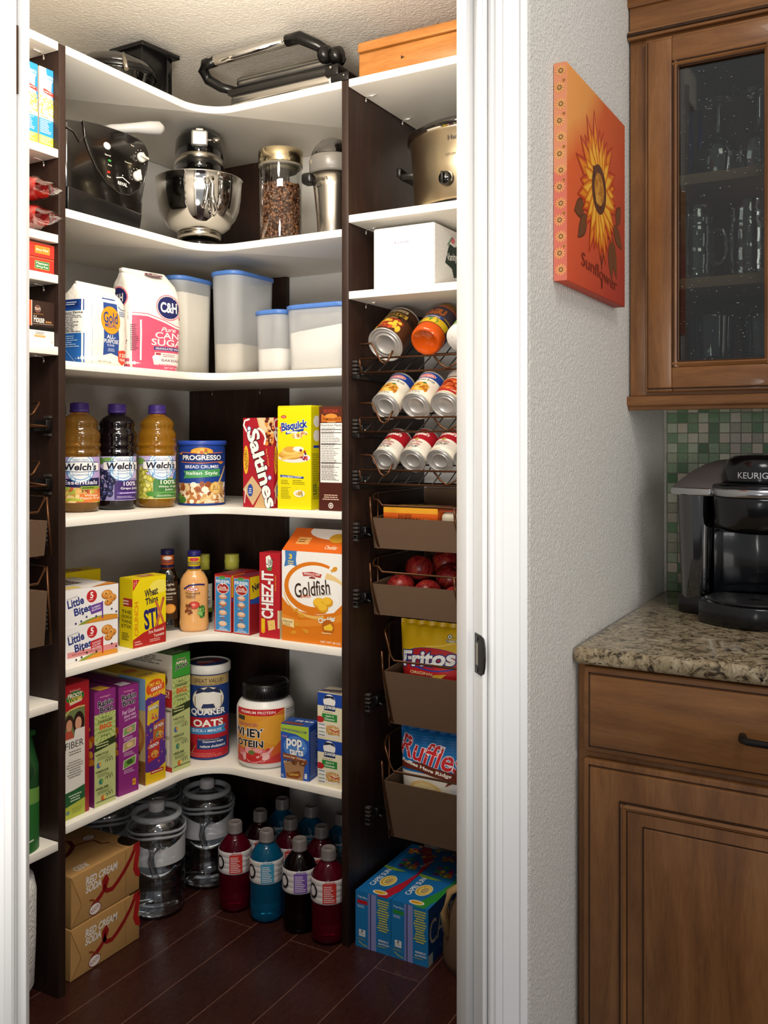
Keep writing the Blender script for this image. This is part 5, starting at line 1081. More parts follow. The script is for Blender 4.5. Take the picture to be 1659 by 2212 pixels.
def art_oats(A):
    A.bg('#1f3a78').R(0, 0, 1, .47, '#b3202c').R(0, .845, 1, .96, '#b39a66').T('GREAT VALUE!', .5, .9, .62, .05, '#3a2f22').L(.2, .85, .8, .868, 1, '#6a5a3c', 2)
    A.E(.5, .68, .335, .15, '#a8946a').E(.5, .68, .32, .142, '#e9e4da').poly([(.24, .74), (.3, .82), (.42, .8), (.5, .83), (.6, .8), (.7, .82), (.76, .74), (.6, .77), (.5, .765), (.4, .77)], '#242a4a')
    A.poly([(.36, .58), (.64, .58), (.6, .63), (.4, .63)], '#2a3058')
    A.T('QUAKER', .5, .53, .74, .085, '#f4f1ea', b=.035, ol='#16285a', olw=.03).T('OATS', .5, .405, .62, .085, '#f4eee2', b=.04).poly([(.08, .345), (.9, .37), (.84, .325), (.9, .28), (.08, .27)], '#3f86bd').T('QUICK-1 MINUTE', .46, .315, .62, .04, '#eef4f8')
    A.E(.13, .12, .1, .055, '#8a1a26').poly([(.03, .12), (.23, .13), (.14, .03)], '#8a1a26').S([(.03, .12), (.13, .03), (.24, .14)], .012, '#d9b46a').R(.28, .1, .92, .225, '#22386e').T('Oatmeal helps', .6, .185, .42, .032, '#f0f0f2').T('reduce cholesterol', .6, .135, .52, .032, '#f0f0f2').L(.3, .205, .9, .22, 1, '#c9a86a', 3).L(.1, .01, .85, .06, 3, '#d9706a', 4)
def art_lid_top(A): pass
oc = can_upright('oats_canister', 'tall blue and red canister of oats with a white lid', -1.69, 2.0, z6, .058, .256, art_oats, .14, .232, .006, '#1f3a78', M('oat_lid', '#e2ded6', .4), .024)
b = MB(); b.lathe([(.0, .2535), (.05, .2535), (.05, .254), (0, .2541)], '#22305e', n=40); A = Art(.1, .1); A.poly([(.0, .4), (.9, .9), (1, .5), (.3, .1)], '#a82038').L(.2, .3, .8, .6, 3, '#e0d4d0', 3); b.art(A, lambda u, v, o: Vector((u - .05, v - .05, .2542 + o)) if (u - .05) ** 2 + (v - .05) ** 2 < .0024 else Vector(((u - .05), (v - .05), .2542)) * 1.0 if False else Vector(((u - .05) * .68, (v - .05) * .68, .2542 + o))); b.build('printed_disc', oc)
# protein tub
x, y = -1.515, 2.03
t = thing('protein_tub', (x, y, z6), 'orange tub of whey protein with a black lid', 'tub', rz=toward(x, y) + PI / 2)
b = MB(); WT = M('white_tub', '#e9e6e2', .3); b.lathe([(0, .002), (.066, .001), (.073, .008), (.077, .03), (.078, .14), (.077, .155), (.07, .168), (.058, .176), (.056, .18)], WT, n=56); b.build('tub', t)
b = MB(); b.lathe([(.06, .176), (.0625, .178), (.0625, .214), (.059, .2185), (.05, .2185), (.048, .216), (0, .216)], BLACKP, n=56)
for i in range(60): a_ = 2 * PI * i / 60; b.box((-.0008, -.0634, .181), (.0008, -.062, .211), BLACKP, mtx=Matrix.Rotation(a_, 4, 'Z'))
b.build('lid', t)
A = Art(.2, .142); A.bg('#d9932c').R(0, .88, .72, 1, '#c4242c')
for i in range(16): A.poly([(0, .55), (.75, .3 + i * .045), (.75, .32 + i * .045)], '#e6a83a')
A.poly([(0, .0), (.73, 0), (.73, .5), (.55, .25), (.3, .2), (0, .3)], '#d2612a').poly([(0, 0), (.73, 0), (.73, .22), (.5, .1), (0, .14)], '#c43a3a').T('PREMIUM PROTEIN', .34, .94, .5, .05, '#f6e6dc').R(.02, .78, .16, .86, '#3a3a30').T('ADVANCED', .2, .71, .32, .06, '#a85a6a', b=.03)
A.T('WHEY', .18, .56, .5, .16, '#181414', b=.06, ol='#efe9e2', olw=.04).T('PROTEIN', .14, .36, .58, .13, '#181414', b=.06, ol='#efe9e2', olw=.04)
A.food(.05, .05, .5, .24, ['#e9a0a0', '#f0c0bc', '#d96a6a', '#c43a3a'], 6, 34, .05).E(.3, .12, .12, .09, '#c8302f').S([(.35, .12), (.5, .2), (.55, .28)], .03, '#e9b0ac').E(.27, .2, .05, .04, '#6a7a3a').R(.73, 0, 1, 1, '#e4e0dc').L(.75, .5, .99, .97, 16, '#6a6460', 4).R(.75, .9, .99, .905, '#2a2624').T('Supplement Facts', .87, .955, .22, .03, '#2a2624')
b = MB(); b.art(A, m_cyl(.0784, .018, .2, -PI / 2 + .1), .005); b.build('label', t)
a = Art(.08, .138); a.bg('#2c57b0').poly([(0, .9), (1, .9), (1, .74), (.55, .84), (0, .87)], '#a9c43c').poly([(0, 1), (1, 1), (1, .9), (0, .9)], '#a9c43c').T('POPTARTSWORLD.COM', .48, .9, .88, .045, '#2b3f7c', rot=-2, b=.03).T("Kellogg's", .14, .78, .2, .04, '#d98aa0', sh=.3)
a.E(.52, .6, .42, .2, '#4f86d0').T('pop', .48, .65, .56, .2, '#f4f4f6', b=.07, ol='#1f2f6a', olw=.04).T('tarts', .56, .51, .5, .12, '#f4f4f6', b=.07, ol='#1f2f6a', olw=.04).C(.82, .6, .03, '#f4f4f6', 8)
a.poly([(.06, .47), (.5, .45), (.94, .38), (.96, .3), (.5, .36), (.08, .36)], '#8a4a26').T('Brown Sugar Cinnamon', .5, .4, .78, .05, '#efd9c0', rot=-3).poly([(.1, .32), (.86, .34), (.8, .0), (.2, .0)], '#a9805a').food(.12, .28, .86, .34, ['#6a4022', '#d9b890', '#8a5a34'], 4, 26, .05).poly([(.2, .1), (.68, .17), (.72, .08), (.6, .02), (.24, .03)], '#8a4a20').T('Calcium', .46, .095, .36, .05, '#e9c45a', rot=4).T('8', .9, .09, .1, .1, '#f0f0f4', b=.05).L(.02, .02, .15, .08, 2, '#dfe4f4', 3)
r_ = Art(.055, .138); r_.bg('#2348a0').L(.1, .05, .9, .9, 22, '#8fa4d8', 3)
tp = Art(.08, .055); tp.bg('#27509f').poly([(.0, .1), (.7, .0), (.8, .25), (.1, .35)], '#8a4426').T('pop tarts', .65, .6, .6, .3, '#e9ebf4', b=.05)
carton('pastry_box', 'blue box of toaster pastries in front of the protein tub', 'box', (-1.405, 1.948, z6), .082, .055, .14, '#2348a0', math.radians(7), front=a, right=r_, top=tp)
def oatm():
    a = Art(.075, .116); a.bg('#e6dcbc').R(0, .72, 1, 1, '#2047a0').E(.47, .83, .24, .15, '#efece6').poly([(.24, .87), (.3, .95), (.62, .95), (.7, .87), (.5, .91)], '#242a44').poly([(.22, .75), (.74, .75), (.7, .63), (.26, .63)], '#1c2c5c').T('QUAKER', .48, .695, .5, .075, '#f3f1ec', b=.04).L(.2, .575, .78, .605, 1, '#8a7a5a', 3)
    a.R(.18, .4, .78, .56, '#2f8a3c').T('Apples &', .48, .51, .34, .05, '#f0f4ea', sh=.2).T('Cinnamon', .48, .45, .4, .05, '#f0f4ea', sh=.2).E(.1, .42, .16, .07, '#b8282c').E(.6, .2, .34, .14, '#e2ddd4').E(.6, .22, .3, .11, '#cfa468').food(.34, .13, .86, .3, ['#c49454', '#dcb67c', '#b98444', '#e6c894'], 4, 60, .03).S([(.52, .24), (.72, .2), (.84, .24)], .04, '#c8322c').S([(.53, .26), (.72, .225), (.83, .26)], .03, '#efe2c8').R(.03, .05, .34, .35, '#ebe8e2')
    for y, c in ((.3, '#8a9aa8'), (.22, '#a8b0a8'), (.14, '#98a8a0'), (.07, '#8a8f98')): a.R(.05, y, .3, y + .03, c)
    return a
r_ = Art(.06, .116); r_.bg('#5a5238').L(.1, .1, .9, .9, 12, '#bdb48c', 3)
carton('oatmeal_box', 'cream and blue box of instant oatmeal, under another like it', 'box', (-1.2965, 1.955, z6), .0745, .06, .1165, '#d9cda8', 0, front=oatm(), right=r_, group='stacked oatmeal boxes')
carton('oatmeal_box', 'cream and blue box of instant oatmeal, topmost of its stack', 'box', (-1.2965, 1.955, z6 + .117), .0735, .06, .1165, '#d9cda8', 0, front=oatm(), right=r_, top=(lambda A: (A.bg('#d2c8b0').S([(.0, .3), (1, .6)], .3, '#5a4a5a').L(.4, .1, .95, .5, 3, '#4a4438', 3), A)[1])(Art(.0735, .06)), group='stacked oatmeal boxes')
# ================================================================ pantry floor: soda cases, water jugs, sport drinks
KR = M('kraft_card', '#b48a54', .6, spec=.25)
def soda(loc, label, ang):
    t = thing('soda_case', loc, label, 'case', 'brown cases of cream soda', ang)
    w, d, h = .222, .205, .121
    b = MB(); b.box((0, 0, 0), (w, d, h), KR, .0035, 3)
    a = Art(w, h); a.T('12', .215, .83, .03, .05, '#d9d2cc', sh=.2).S([(.25, .86), (.42, .87)], .004, '#c9b48a').T('RED CREAM', .43, .76, .46, .15, '#e6e0da', sh=.22, b=.035).T('SODA', .31, .6, .22, .15, '#e6e0da', sh=.22, b=.035)
    RD = '#8e1c1c'
    a.S([(.3, .22), (.4, .32), (.47, .42), (.51, .58), (.49, .66), (.46, .6), (.46, .46), (.5, .36), (.58, .34), (.66, .42), (.76, .56), (.86, .74), (.93, .92)], .052, RD).S([(.93, .93), (.97, .98), (.99, .94), (.95, .7), (.93, .5), (.96, .38), (1.0, .34)], .075, '#a81f1f').S([(.26, .36), (.3, .33), (.36, .24)], .02, '#8a4020')
    a.E(.33, .14, .085, .115, '#6b2038').E(.33, .14, .077, .1, '#efe2da').T('ROOTS', .33, .14, .12, .07, '#7a2440', rot=14)
    for i in range(20): a.R(.776, .02 + i * .048, .781, .045 + i * .048, '#5a3a1a')
    for p in ([(.0, .98), (.13, .42), (.14, .34), (.0, .02)],): a.S(p, .004, '#7a5428')
    b.art(a, m_front(w, d, h), base=.0002, lift=.00005)
    a = Art(w, d); a.T('RED', .22, .1, .2, .1, '#d9cdc2', rot=180, sh=.2, b=.03).S([(.2, .98), (.34, .9), (.52, .86), (.6, .74), (.54, .6), (.4, .5), (.3, .46)], .055, '#5f1a16').S([(.54, .6), (.66, .56), (.76, .5), (.74, .36), (.8, .3)], .025, '#6a2418')
    a.E(.78, .62, .08, .07, '#6b2038').E(.78, .62, .07, .058, '#efe2da').T('ROOTS', .78, .62, .11, .045, '#7a2440')
    a.E(1.0, .1, .17, .2, '#1d120a', 90, 270)
    for i in range(16): a.R(.775, .01 + i * .02, .781, .02 + i * .02, '#5a3a1a')
    b.art(a, m_top(w, d, h), base=.0002, lift=.00005)
    b.build('carton', t)
    b = MB(); b.prism([(.0, .0), (.0, h * .98), (.028, h * .45), (.03, h * .36)], -.0006, .0004, KR, mtx=Matrix(((1, 0, 0, 0), (0, 0, -1, 0), (0, 1, 0, 0), (0, 0, 0, 1)))); b.build('end_flap', t)
    return t
soda((-1.676, 1.500, 0), 'brown case of red cream soda standing on the floor, under another case', PI / 2)
soda((-1.676, 1.502, .1215), 'brown case of red cream soda, topmost of its stack', math.radians(90.6))
# water jugs
JUG = clear('jug_plastic', '#eef1f4', .08, .2); WATER = M('water', '#f2f6f8', .02, trans=1., ior=1.33); JLAB = frosted('jug_label', '#e4e5e8', .7); JRING = frosted('jug_ring', '#dfe3e8', .38); JCAP = frosted('jug_cap', '#d9d6d8', .85)  # jug_ring carries the whitish rim highlights in its milky colour
def jug(x, y, label, cap=True, rz=0):
    t = thing('water_jug', (x, y, 0), label, 'water jug', 'clear water jugs on the pantry floor', toward(x, y) + PI / 2 + rz)
    b = MB(); pr = [(0, .004), (.05, .002), (.068, .006), (.073, .014), (.0745, .03), (.0745, .075), (.072, .08), (.0745, .086), (.0745, .1), (.072, .106), (.0745, .112), (.0745, .13), (.0725, .135), (.0745, .141), (.0745, .2), (.0725, .204), (.0755, .209), (.076, .219), (.0735, .223), (.076, .228), (.0745, .236), (.07, .244), (.064, .25)]
    b.lathe(pr, JUG, n=48, cap=False); b.build('jug_body', t)
    b = MB(); R0, r0 = .0595, .008
    b.grid(lambda u, v: Vector(((R0 + r0 * math.cos(2 * PI * v)) * math.cos(2 * PI * u), (R0 + r0 * math.cos(2 * PI * v)) * math.sin(2 * PI * u), .255 + r0 * math.sin(2 * PI * v))), 44, 10, JRING, True)
    for zz in (.213, .226): b.grid(lambda u, v, zz=zz: Vector(((.0745 + .004 * math.cos(2 * PI * v)) * math.cos(2 * PI * u), (.0745 + .004 * math.cos(2 * PI * v)) * math.sin(2 * PI * u), zz + .003 * math.sin(9 * 2 * PI * u / 3) + .004 * math.sin(2 * PI * v))), 44, 8, JRING, True)
    b.lathe([(.054, .252), (.047, .243), (.034, .248), (.02, .258), (.016, .262)], JUG, n=40, cap=False); b.build('top_ring', t)
    b = MB(); b.lathe([(0, .007), (.066, .009), (.0705, .018), (.0715, .075), (.07, .106), (.071, .132), (0, .132)], WATER, n=44); b.build('water', t)
    b = MB(); b.grid(lambda u, v: Vector((.0752 * math.cos(-PI / 2 + (u - .5) * 4.4), .0752 * math.sin(-PI / 2 + (u - .5) * 4.4), .142 + v * (.055 + .012 * math.sin(u * 9)))), 40, 4, JLAB); b.build('label', t)
    b = MB(); b.tube([(.005, -.077, .2), (-.012, -.088, .19), (-.014, -.09, .165), (-.006, -.086, .13), (.0, -.078, .115)], [.011, .011, .009, .008, .009], JUG, 10); b.build('handle', t)
    if cap:
        b = MB(); b.lathe([(.0195, .262), (.021, .264), (.0205, .282), (.018, .2855), (0, .286)], JCAP, n=32); b.build('cap', t)
    return t
jug(-1.745, 1.855, 'clear water jug with a white cap, nearest to the soda cases')
jug(-1.735, 2.048, 'clear water jug with a white cap, tallest in view in front of the corner panel')
jug(-1.905, 2.015, 'clear water jug behind the two front jugs, its top ring under the cereal shelf')
jug(-1.925, 1.845, 'clear water jug behind the soda cases, mostly hidden')
# sport drinks
def sport(x, y, liq, sh, chip, label):
    t = thing('sport_drink_bottle', (x, y, 0), label, 'bottle', 'sport drink bottles on the pantry floor', toward(x, y) + PI / 2)
    b = MB(); pr = [(0, .006), (.03, .002), (.038, .006), (.0415, .014), (.0415, .022), (.0425, .026), (.043, .05), (.0425, .052), (.043, .056), (.0425, .075), (.043, .08), (.043, .102), (.0435, .158), (.0425, .162), (.038, .172), (.031, .183), (.022, .193), (.0165, .198), (.0165, .203)]
    b.lathe(pr, liq, n=40); b.build('bottle', t)
    b = MB(); WL = M('drink_label', '#d9d5d6', .32, spec=.5)
    b.lathe([(.0436, .104), (.0446, .106), (.0446, .118), (.0438, .12), (.0446, .122), (.0446, .131), (.0438, .133), (.0446, .135), (.0446, .146), (.0438, .148), (.0446, .15), (.0446, .16), (.0436, .162)], WL, n=48, cap=False)
    A = Art(.15, .058); A.R(.4, .06, .63, .9, chip).T('ION4', .52, .95, .17, .07, chip, sh=.2, b=.03).L(.42, .1, .61, .82, 9, '#efe6e8', 3).L(.7, .1, .96, .6, 6, '#8a8488', 4).T('Nutrition Facts', .8, .75, .2, .08, '#3a3638').E(.2, .5, .1, .32, '#1c1a1e').E(.2, .5, .065, .22, '#e6e2e4').L(.02, .1, .1, .9, 8, '#8a8488', 5)
    b.art(A, m_cyl(.0448, .104, .15), .0045); b.build('label', t)
    b = MB(); CP = M('grey_cap', '#77706f', .35); b.lathe([(.0178, .199), (.0195, .2), (.0195, .204), (.0183, .206), (.0183, .224), (.017, .228), (.0155, .229), (.0145, .2275), (0, .2275)], CP, n=32)
    for i in range(32): a_ = 2 * PI * i / 32; b.box((-.0006, -.0189, .207), (.0006, -.018, .223), CP, mtx=Matrix.Rotation(a_, 4, 'Z'))
    b.build('cap', t); return t
def liquid(name, h): return M(name, h, .07, spec=.5, trans=.72, ior=1.2, coat=.2)
LR, LB, LP, LD = liquid('red_drink', '#7d0a2c'), liquid('blue_drink', '#0f80b0'), liquid('purple_drink', '#1c080e'), liquid('dark_red_drink', '#38090f')
for x, y, l, chip, lab in ((-1.568, 1.965, LR, '#d0342f', 'red sport drink bottle in the front row, next to the water jug'),
    (-1.462, 1.963, LB, '#3f9cc4', 'bright blue sport drink bottle in the front row'),
    (-1.357, 1.963, LP, '#7a56b4', 'dark purple sport drink bottle with a violet label patch'),
    (-1.2635, 1.955, LR, '#d0342f', 'red sport drink bottle in the front row, against the dark upright panel'),
    (-1.556, 2.06, LD, '#c0342f', 'dark brownish-red sport drink bottle in the second row, beside the tall water jug'),
    (-1.452, 2.057, LR, '#d0342f', 'red sport drink bottle in the second row, behind the bright blue one'),
    (-1.35, 2.055, LR, '#d0342f', 'red sport drink bottle in the second row, behind the purple one'),
    (-1.552, 2.158, LB, '#3f9cc4', 'blue sport drink bottle in the back row, nearest the corner panel'),
    (-1.45, 2.154, LB, '#3f9cc4', 'blue sport drink bottle in the middle of the back row'),
    (-1.347, 2.152, LB, '#3f9cc4', 'blue sport drink bottle in the back row, partly hidden by the dark upright panel')):
    sport(x, y, l, None, chip, lab)
# juice pouch boxes
def pouchbox(x, label, col, ribbon):
    w, d, h = .1, .3, .137
    a = Art(w, h); BL = '#1f78b8'; a.bg(BL).R(.42, 0, .445, 1, '#16305a').R(.36, 0, .42, 1, '#7f86c4').R(.445, 0, .585, 1, '#8a90cc')
    a.T('CapriSun', .2, .9, .28, .04, '#e6ecf4', rot=-3).R(.05, .78, .34, .85, col).L(.06, .71, .33, .76, 2, '#cfdcec', 3).R(.1, .2, .28, .32, '#e6e8ea').L(.12, .22, .26, .28, 3, '#8a949c', 4).C(.19, .295, .03, '#5a6a7a', 8).L(.05, .13, .34, .17, 2, '#9a9a4a', 4).S([(.1, .1), (.2, .06), (.33, .04)], .02, '#c9c23a')
    a.L(.61, .38, .96, .95, 13, '#d2cf4a', 6, True, .55).T('RESPECT', .8, .22, .28, .035, '#e9eef4', b=.04).T('the POUCH', .8, .165, .3, .035, '#e9eef4', b=.04).L(.63, .1, .96, .13, 1, '#b8b84a', 3)
    tp = Art(w, d); tp.bg('#1a6cae').S([(.75, .0), (.8, .1), (.98, .3), (1.08, .5), (.98, .7), (.72, .84), (.5, .97)], .28, ribbon).T('CAPRI SUN', .2, .3, .95 * w / d, .15, '#eef2f6', rot=90, b=.01)
    tp.E(.48, .27, .2, .1, '#e6d9a0').E(.48, .27, .17, .085, '#caa23c').E(.5, .27, .14, .07, '#e9cf6a').L(.4, .22, .6, .32, 4, '#5a4a7a', 4, True).E(.6, .06, .2, .035, '#e8dcd2').E(.6, .06, .16, .026, '#d9b43a').L(.45, .05, .75, .07, 1, '#a83a2a', 3)
    tp.E(.3, .52, .4, .06, '#86ac3a', 180, 330).food(.3, .56, .75, .72, ['#d9c23a', '#4a8a3a', '#b83a5a', '#d97a3a', '#6a3a8a'], 5, 22, .07).food(.1, .8, .95, .98, ['#8a3a6a', '#c8742a', '#b83a3a', '#d9a23a'], 7, 24, .08).T('FRUIT PUNCH', .95, .72, .2, .1, '#e9d2d2', rot=70)
    r_ = Art(d, h); r_.bg('#164a8c').T('CAPRI SUN', .5, .55, .95, .42, '#cfc9b8', b=.0).R(0, 0, .08, .2, '#d2e2dc').food(.05, .1, .9, .4, ['#2a6aa8', '#3a7ab8'], 4, 14, .02)
    return carton('juice_pouch_box', label, 'box', (x, 1.960, 0), w, d, h, '#1a62a4', 0, front=a, top=tp, right=r_, group='blue boxes of juice pouches')
pouchbox(-1.1875, 'blue juice pouch box with a red ribbon on top, by the dark upright panel', '#b8202c', '#b01f30')
pouchbox(-1.0865, 'blue box of juice pouches with a green patch, beside the brown sack', '#2f8a3c', '#2f8a3a')
t = thing('canvas_tote', (-.806, 2.06, 0), 'brown cloth tote slumped on the floor beside the juice pouch boxes', 'bag')
b = MB()
def tote(u, v):
    a = 2 * PI * u; z = .2 * v; k = 1.0 + .12 * math.sin(3 * a + 1) * v - .22 * v * v + .06 * math.sin(PI * v)
    return Vector((.172 * k * math.copysign(abs(math.cos(a)) ** .7, math.cos(a)), .115 * k * math.copysign(abs(math.sin(a)) ** .8, math.sin(a)), .002 + z))
V_ = b.grid(tote, 40, 10, LINER, True); b.face([r[0] for r in V_][::-1], 0); b.face([r[-1] for r in V_], 0); b.build('cloth', t)
b = MB(); b.tube([(-.13, -.095, .09), (-.138, -.1, .14), (-.132, -.085, .185), (-.09, -.06, .212), (-.04, -.05, .214), (.0, -.06, .205)], .009, M('beige_webbing', '#a88a5c', .8), 8); b.build('strap', t)

# ================================================================ can racks on the far upright panel
def rack(zl, label):
    t = thing('wire_can_rack', (-1.18, 1.955, zl), label, 'wire rack', 'sloping wire can racks')
    b = MB(); r = .0026
    b.tube([(.006, 0, 0), (.55, 0, 0)], r, BRONZE); b.tube([(.012, -.006, .034), (.55, -.006, .034)], r, BRONZE)
    for x in (.01, .275, .545): b.tube([(x, 0, 0), (x, -.004, .034)], .002, BRONZE, 6)
    b.tube([(.006, .02, .07), (.012, -.004, .07), (.045, -.008, .07), (.053, -.01, .062), (.073, -.012, .026), (.083, -.012, .02), (.093, -.011, .026), (.104, -.006, .05)], r, BRONZE)
    b.tube([(.21, .0, .034), (.232, -.006, .012), (.25, -.008, .002), (.27, -.006, .012), (.285, .0, .034)], r, BRONZE)
    for i in range(15): x = .02 + i * .037; b.tube([(x, 0, -.001), (x, .06, .033), (x, .16, .098)], .0016, IRON, 6)  # floor wires of the rack in darker metal, shade put into their colour
    for y in (.08, .16): b.tube([(.0, y, y * .64 - .006), (.55, y, y * .64 - .006)], .002, IRON, 6)
    for x in (.006, .55): b.tube([(x, .02, .07), (x, .06, .074), (x, .16, .1)], .002, IRON, 6)
    b.tube([(.0, .3, -.012), (.55, .3, -.012)], r, IRON); b.build('wire_frame', t)
    b = MB(); b.box((-.016, .0, -.016), (.006, .33, -.004), IRON, .002); b.box((-.015, .02, -.006), (.004, .055, .018), BLACKP, .003)
    b.ball((.005, .03, .004), .003, STEEL, seg=8)
    for i in range(5): b.box((-.0165, .004, -.012 + i * .0095), (-.004, .018, -.0065 + i * .0095), M('grey_rib', '#3d3936', .35), .001)
    b.build('runner', t); return t
ZR = [1.415, 1.270, 1.143]
for z, n in zip(ZR, ('bronze wire rack with a big can and an orange jar, right under the napkin shelf', 'bronze wire rack with the blue and white broth cans, middle of the three', 'bronze wire rack with the red and white soup cans, lowest of the three')): rack(z, n)
def tin(x, y, z, R, h, art, label, group=None, base='#e9e2d4', name='food_can'):
    t = thing(name, (x, y, z), label, 'can', group, rot=(math.radians(-57), 0, 0))
    b = MB(); b.lathe([(0, .005), (R * .52, .0045), (R * .55, .0025), (R * .6, .0025), (R * .63, .0045), (R * .72, .0045), (R * .75, .003), (R * .8, .003), (R * .83, .005), (R - .005, .0055), (R - .004, .0035), (R - .001, .0), (R + .0005, .001), (R + .0005, .004), (R - .0014, .006), (R - .0014, h - .006), (R + .0005, h - .004), (R + .0005, h - .001), (R - .002, h), (R - .004, h - .004), (0, h - .004)], TIN, n=44, cap=False); b.build('can', t)
    b = MB(); b.lathe([(R - .0008, .0055), (R - .0008, h - .0055)], base, n=48, cap=False); A = Art(R * 2.9, h - .012); art(A); b.art(A, m_cyl(R - .0008, .006, R * 2.9), .004); b.build('label', t); return t
def art_broth(A):
    A.bg('#ece5d6').R(0, .74, 1, 1, '#22408f').E(.52, .86, .24, .085, '#e6d2cc').E(.52, .86, .22, .07, '#c4363c').T('SWANSON', .52, .86, .34, .065, '#f3e6e2', b=.03).T('Chicken Broth', .55, .66, .5, .09, '#2a2a40', sh=.1).E(.5, .33, .26, .2, '#d99a2c').food(.26, .2, .74, .48, ['#e2a636', '#c8842a', '#efc466', '#b56f22'], 5, 40, .05).E(.6, .5, .05, .03, '#4a7a3a').L(.3, .03, .8, .12, 2, '#7a6a5a', 3)
def art_soup(w):
    def f(A):
        A.bg('#ece6da').R(0, .52, 1, 1, '#a61a26').T("Campbell's", .5, .77, .5, .17, '#f3ece2', sh=.35, b=.03).C(.5, .5, .06, '#b59a5a')
        for i, (s_, k) in enumerate(w): A.T(s_, .5, .4 - .125 * i, .36 * k, .1, '#b0343a' if i < len(w) - 1 else '#3a3230', b=.02)
        A.L(.3, .02, .7, .07, 1, '#b59a5a', 3)
    return f
def art_chili(A):
    A.bg('#4a2a18').R(0, .6, 1, .78, '#2a1a10').E(.5, .36, .3, .2, '#a83a22').food(.2, .1, .8, .55, ['#b5482a', '#d9a22c', '#8a3018', '#e0b83a'], 5, 44, .06).R(.2, .62, .8, .76, '#c9a23a').T("BUSH'S", .5, .69, .5, .12, '#2a1a10', b=.05).R(.25, .82, .75, .92, '#d9c8a0').T('CHILI BEANS', .5, .87, .44, .06, '#5a2a18').R(.3, .5, .7, .58, '#1c120c').T('MAGIC', .5, .54, .3, .05, '#e9c86a')
def art_tom(A):
    A.bg('#d9c9ac').R(0, .7, 1, 1, '#6a5a58').E(.5, .4, .4, .26, '#b5401f').food(.15, .2, .85, .62, ['#c8502a', '#a8341a', '#e07a3a', '#8a2a18'], 5, 50, .05).L(.3, .75, .8, .95, 3, '#e6ddd0', 3).R(.2, .06, .8, .14, '#a82a2a')
broth = 'broth cans'; soup = 'soup cans'
tin(-1.115, 1.98, 1.483, .0455, .118, art_chili, 'largest can, brown and yellow label, on the topmost wire rack', base='#4a2a18')
tin(-1.115, 1.98, 1.3305, .0365, .11, art_broth, 'broth can with a blue top band, the one next to the dark upright panel', broth)
tin(-1.0305, 1.98, 1.3305, .0365, .11, art_broth, 'broth can with a blue top band, beside the can with the tomato label', broth)
tin(-.952, 1.98, 1.3305, .0365, .11, art_tom, 'can with an orange and red food label, on the rack of broth cans', base='#d9c9ac')
ck = art_soup([('Chicken', 1), ('Noodle', .9), ('SOUP', .8)])
tin(-1.117, 1.98, 1.1985, .033, .1, ck, 'red and white chicken noodle soup can, next to the dark upright panel', soup)
tin(-1.0395, 1.98, 1.1985, .033, .1, ck, 'red and white chicken noodle soup can, beside the tomato soup can', soup)
tin(-.9665, 1.98, 1.1985, .033, .1, art_soup([('Tomato', 1), ('SOUP', .9)]), 'red and white tomato soup can on the lowest wire rack', soup)
tin(-.896, 1.98, 1.1985, .033, .1, art_soup([('Tomato', 1), ('SOUP', .9)]), 'soup can mostly hidden by the door frame on the lowest wire rack', soup)
t = thing('sauce_jar', (-1.008, 1.985, 1.4845), 'jar of orange sauce lying base forward on the topmost wire rack', 'jar', rot=(math.radians(-57), 0, 0))
t.scale = (.86, .86, .86)
OS = M('orange_sauce', '#bf4a0c', .12, spec=.5, coat=.3)
b = MB(); b.lathe([(0, .006), (.033, .005), (.036, .001), (.041, .001), (.045, .008), (.0465, .02), (.0465, .14), (.04, .155), (.033, .16)], OS, n=44); b.build('jar', t)
b = MB(); b.lathe([(.0472, .036), (.0472, .132)], '#3a2c3a', n=44, cap=False); A = Art(.14, .094); A.bg('#4a3a44').R(0, .0, 1, .45, '#c8a21c').R(0, .3, 1, .42, '#3a2c3a').T('RAGU', .5, .68, .5, .3, '#c8502a', b=.06, ol='#e6b03a', olw=.03).poly([(.2, .44), (.8, .44), (.76, .3), (.24, .3)], '#27408a').T('TRADITIONAL', .5, .37, .46, .08, '#efe6d2').food(.3, .02, .7, .26, ['#b8302a', '#6a8a3a', '#d9b83a'], 3, 16, .05); b.art(A, m_cyl(.0474, .037, .14), .004); b.build('label', t)
b = MB(); b.lathe([(.035, .157), (.036, .175), (0, .176)], M('gold_lid', '#b5893a', .3, .8), n=32); b.build('lid', t)
t = thing('shaker_canister', (-.915, 1.985, 1.487), 'canister with a white speckled end on the topmost wire rack, cut by the door frame', 'canister', rot=(math.radians(-57), 0, 0))
b = MB(); b.lathe([(0, .0), (.034, .0), (.0355, .003), (.0355, .018)], M('white_plastic', '#e6e2da', .4), n=36)
for i in range(9): a_ = i * .7; b.ball((.02 * math.cos(a_) * (1 if i % 2 else .5), .02 * math.sin(a_) * (1 if i % 2 else .5), -.0002), .0011, '#7a746a', 1, 1, .3, 6)
b.build('end_cap', t); b = MB(); b.lathe([(.035, .018), (.035, .13), (0, .13)], '#6a8a4a', n=36); b.build('canister', t)
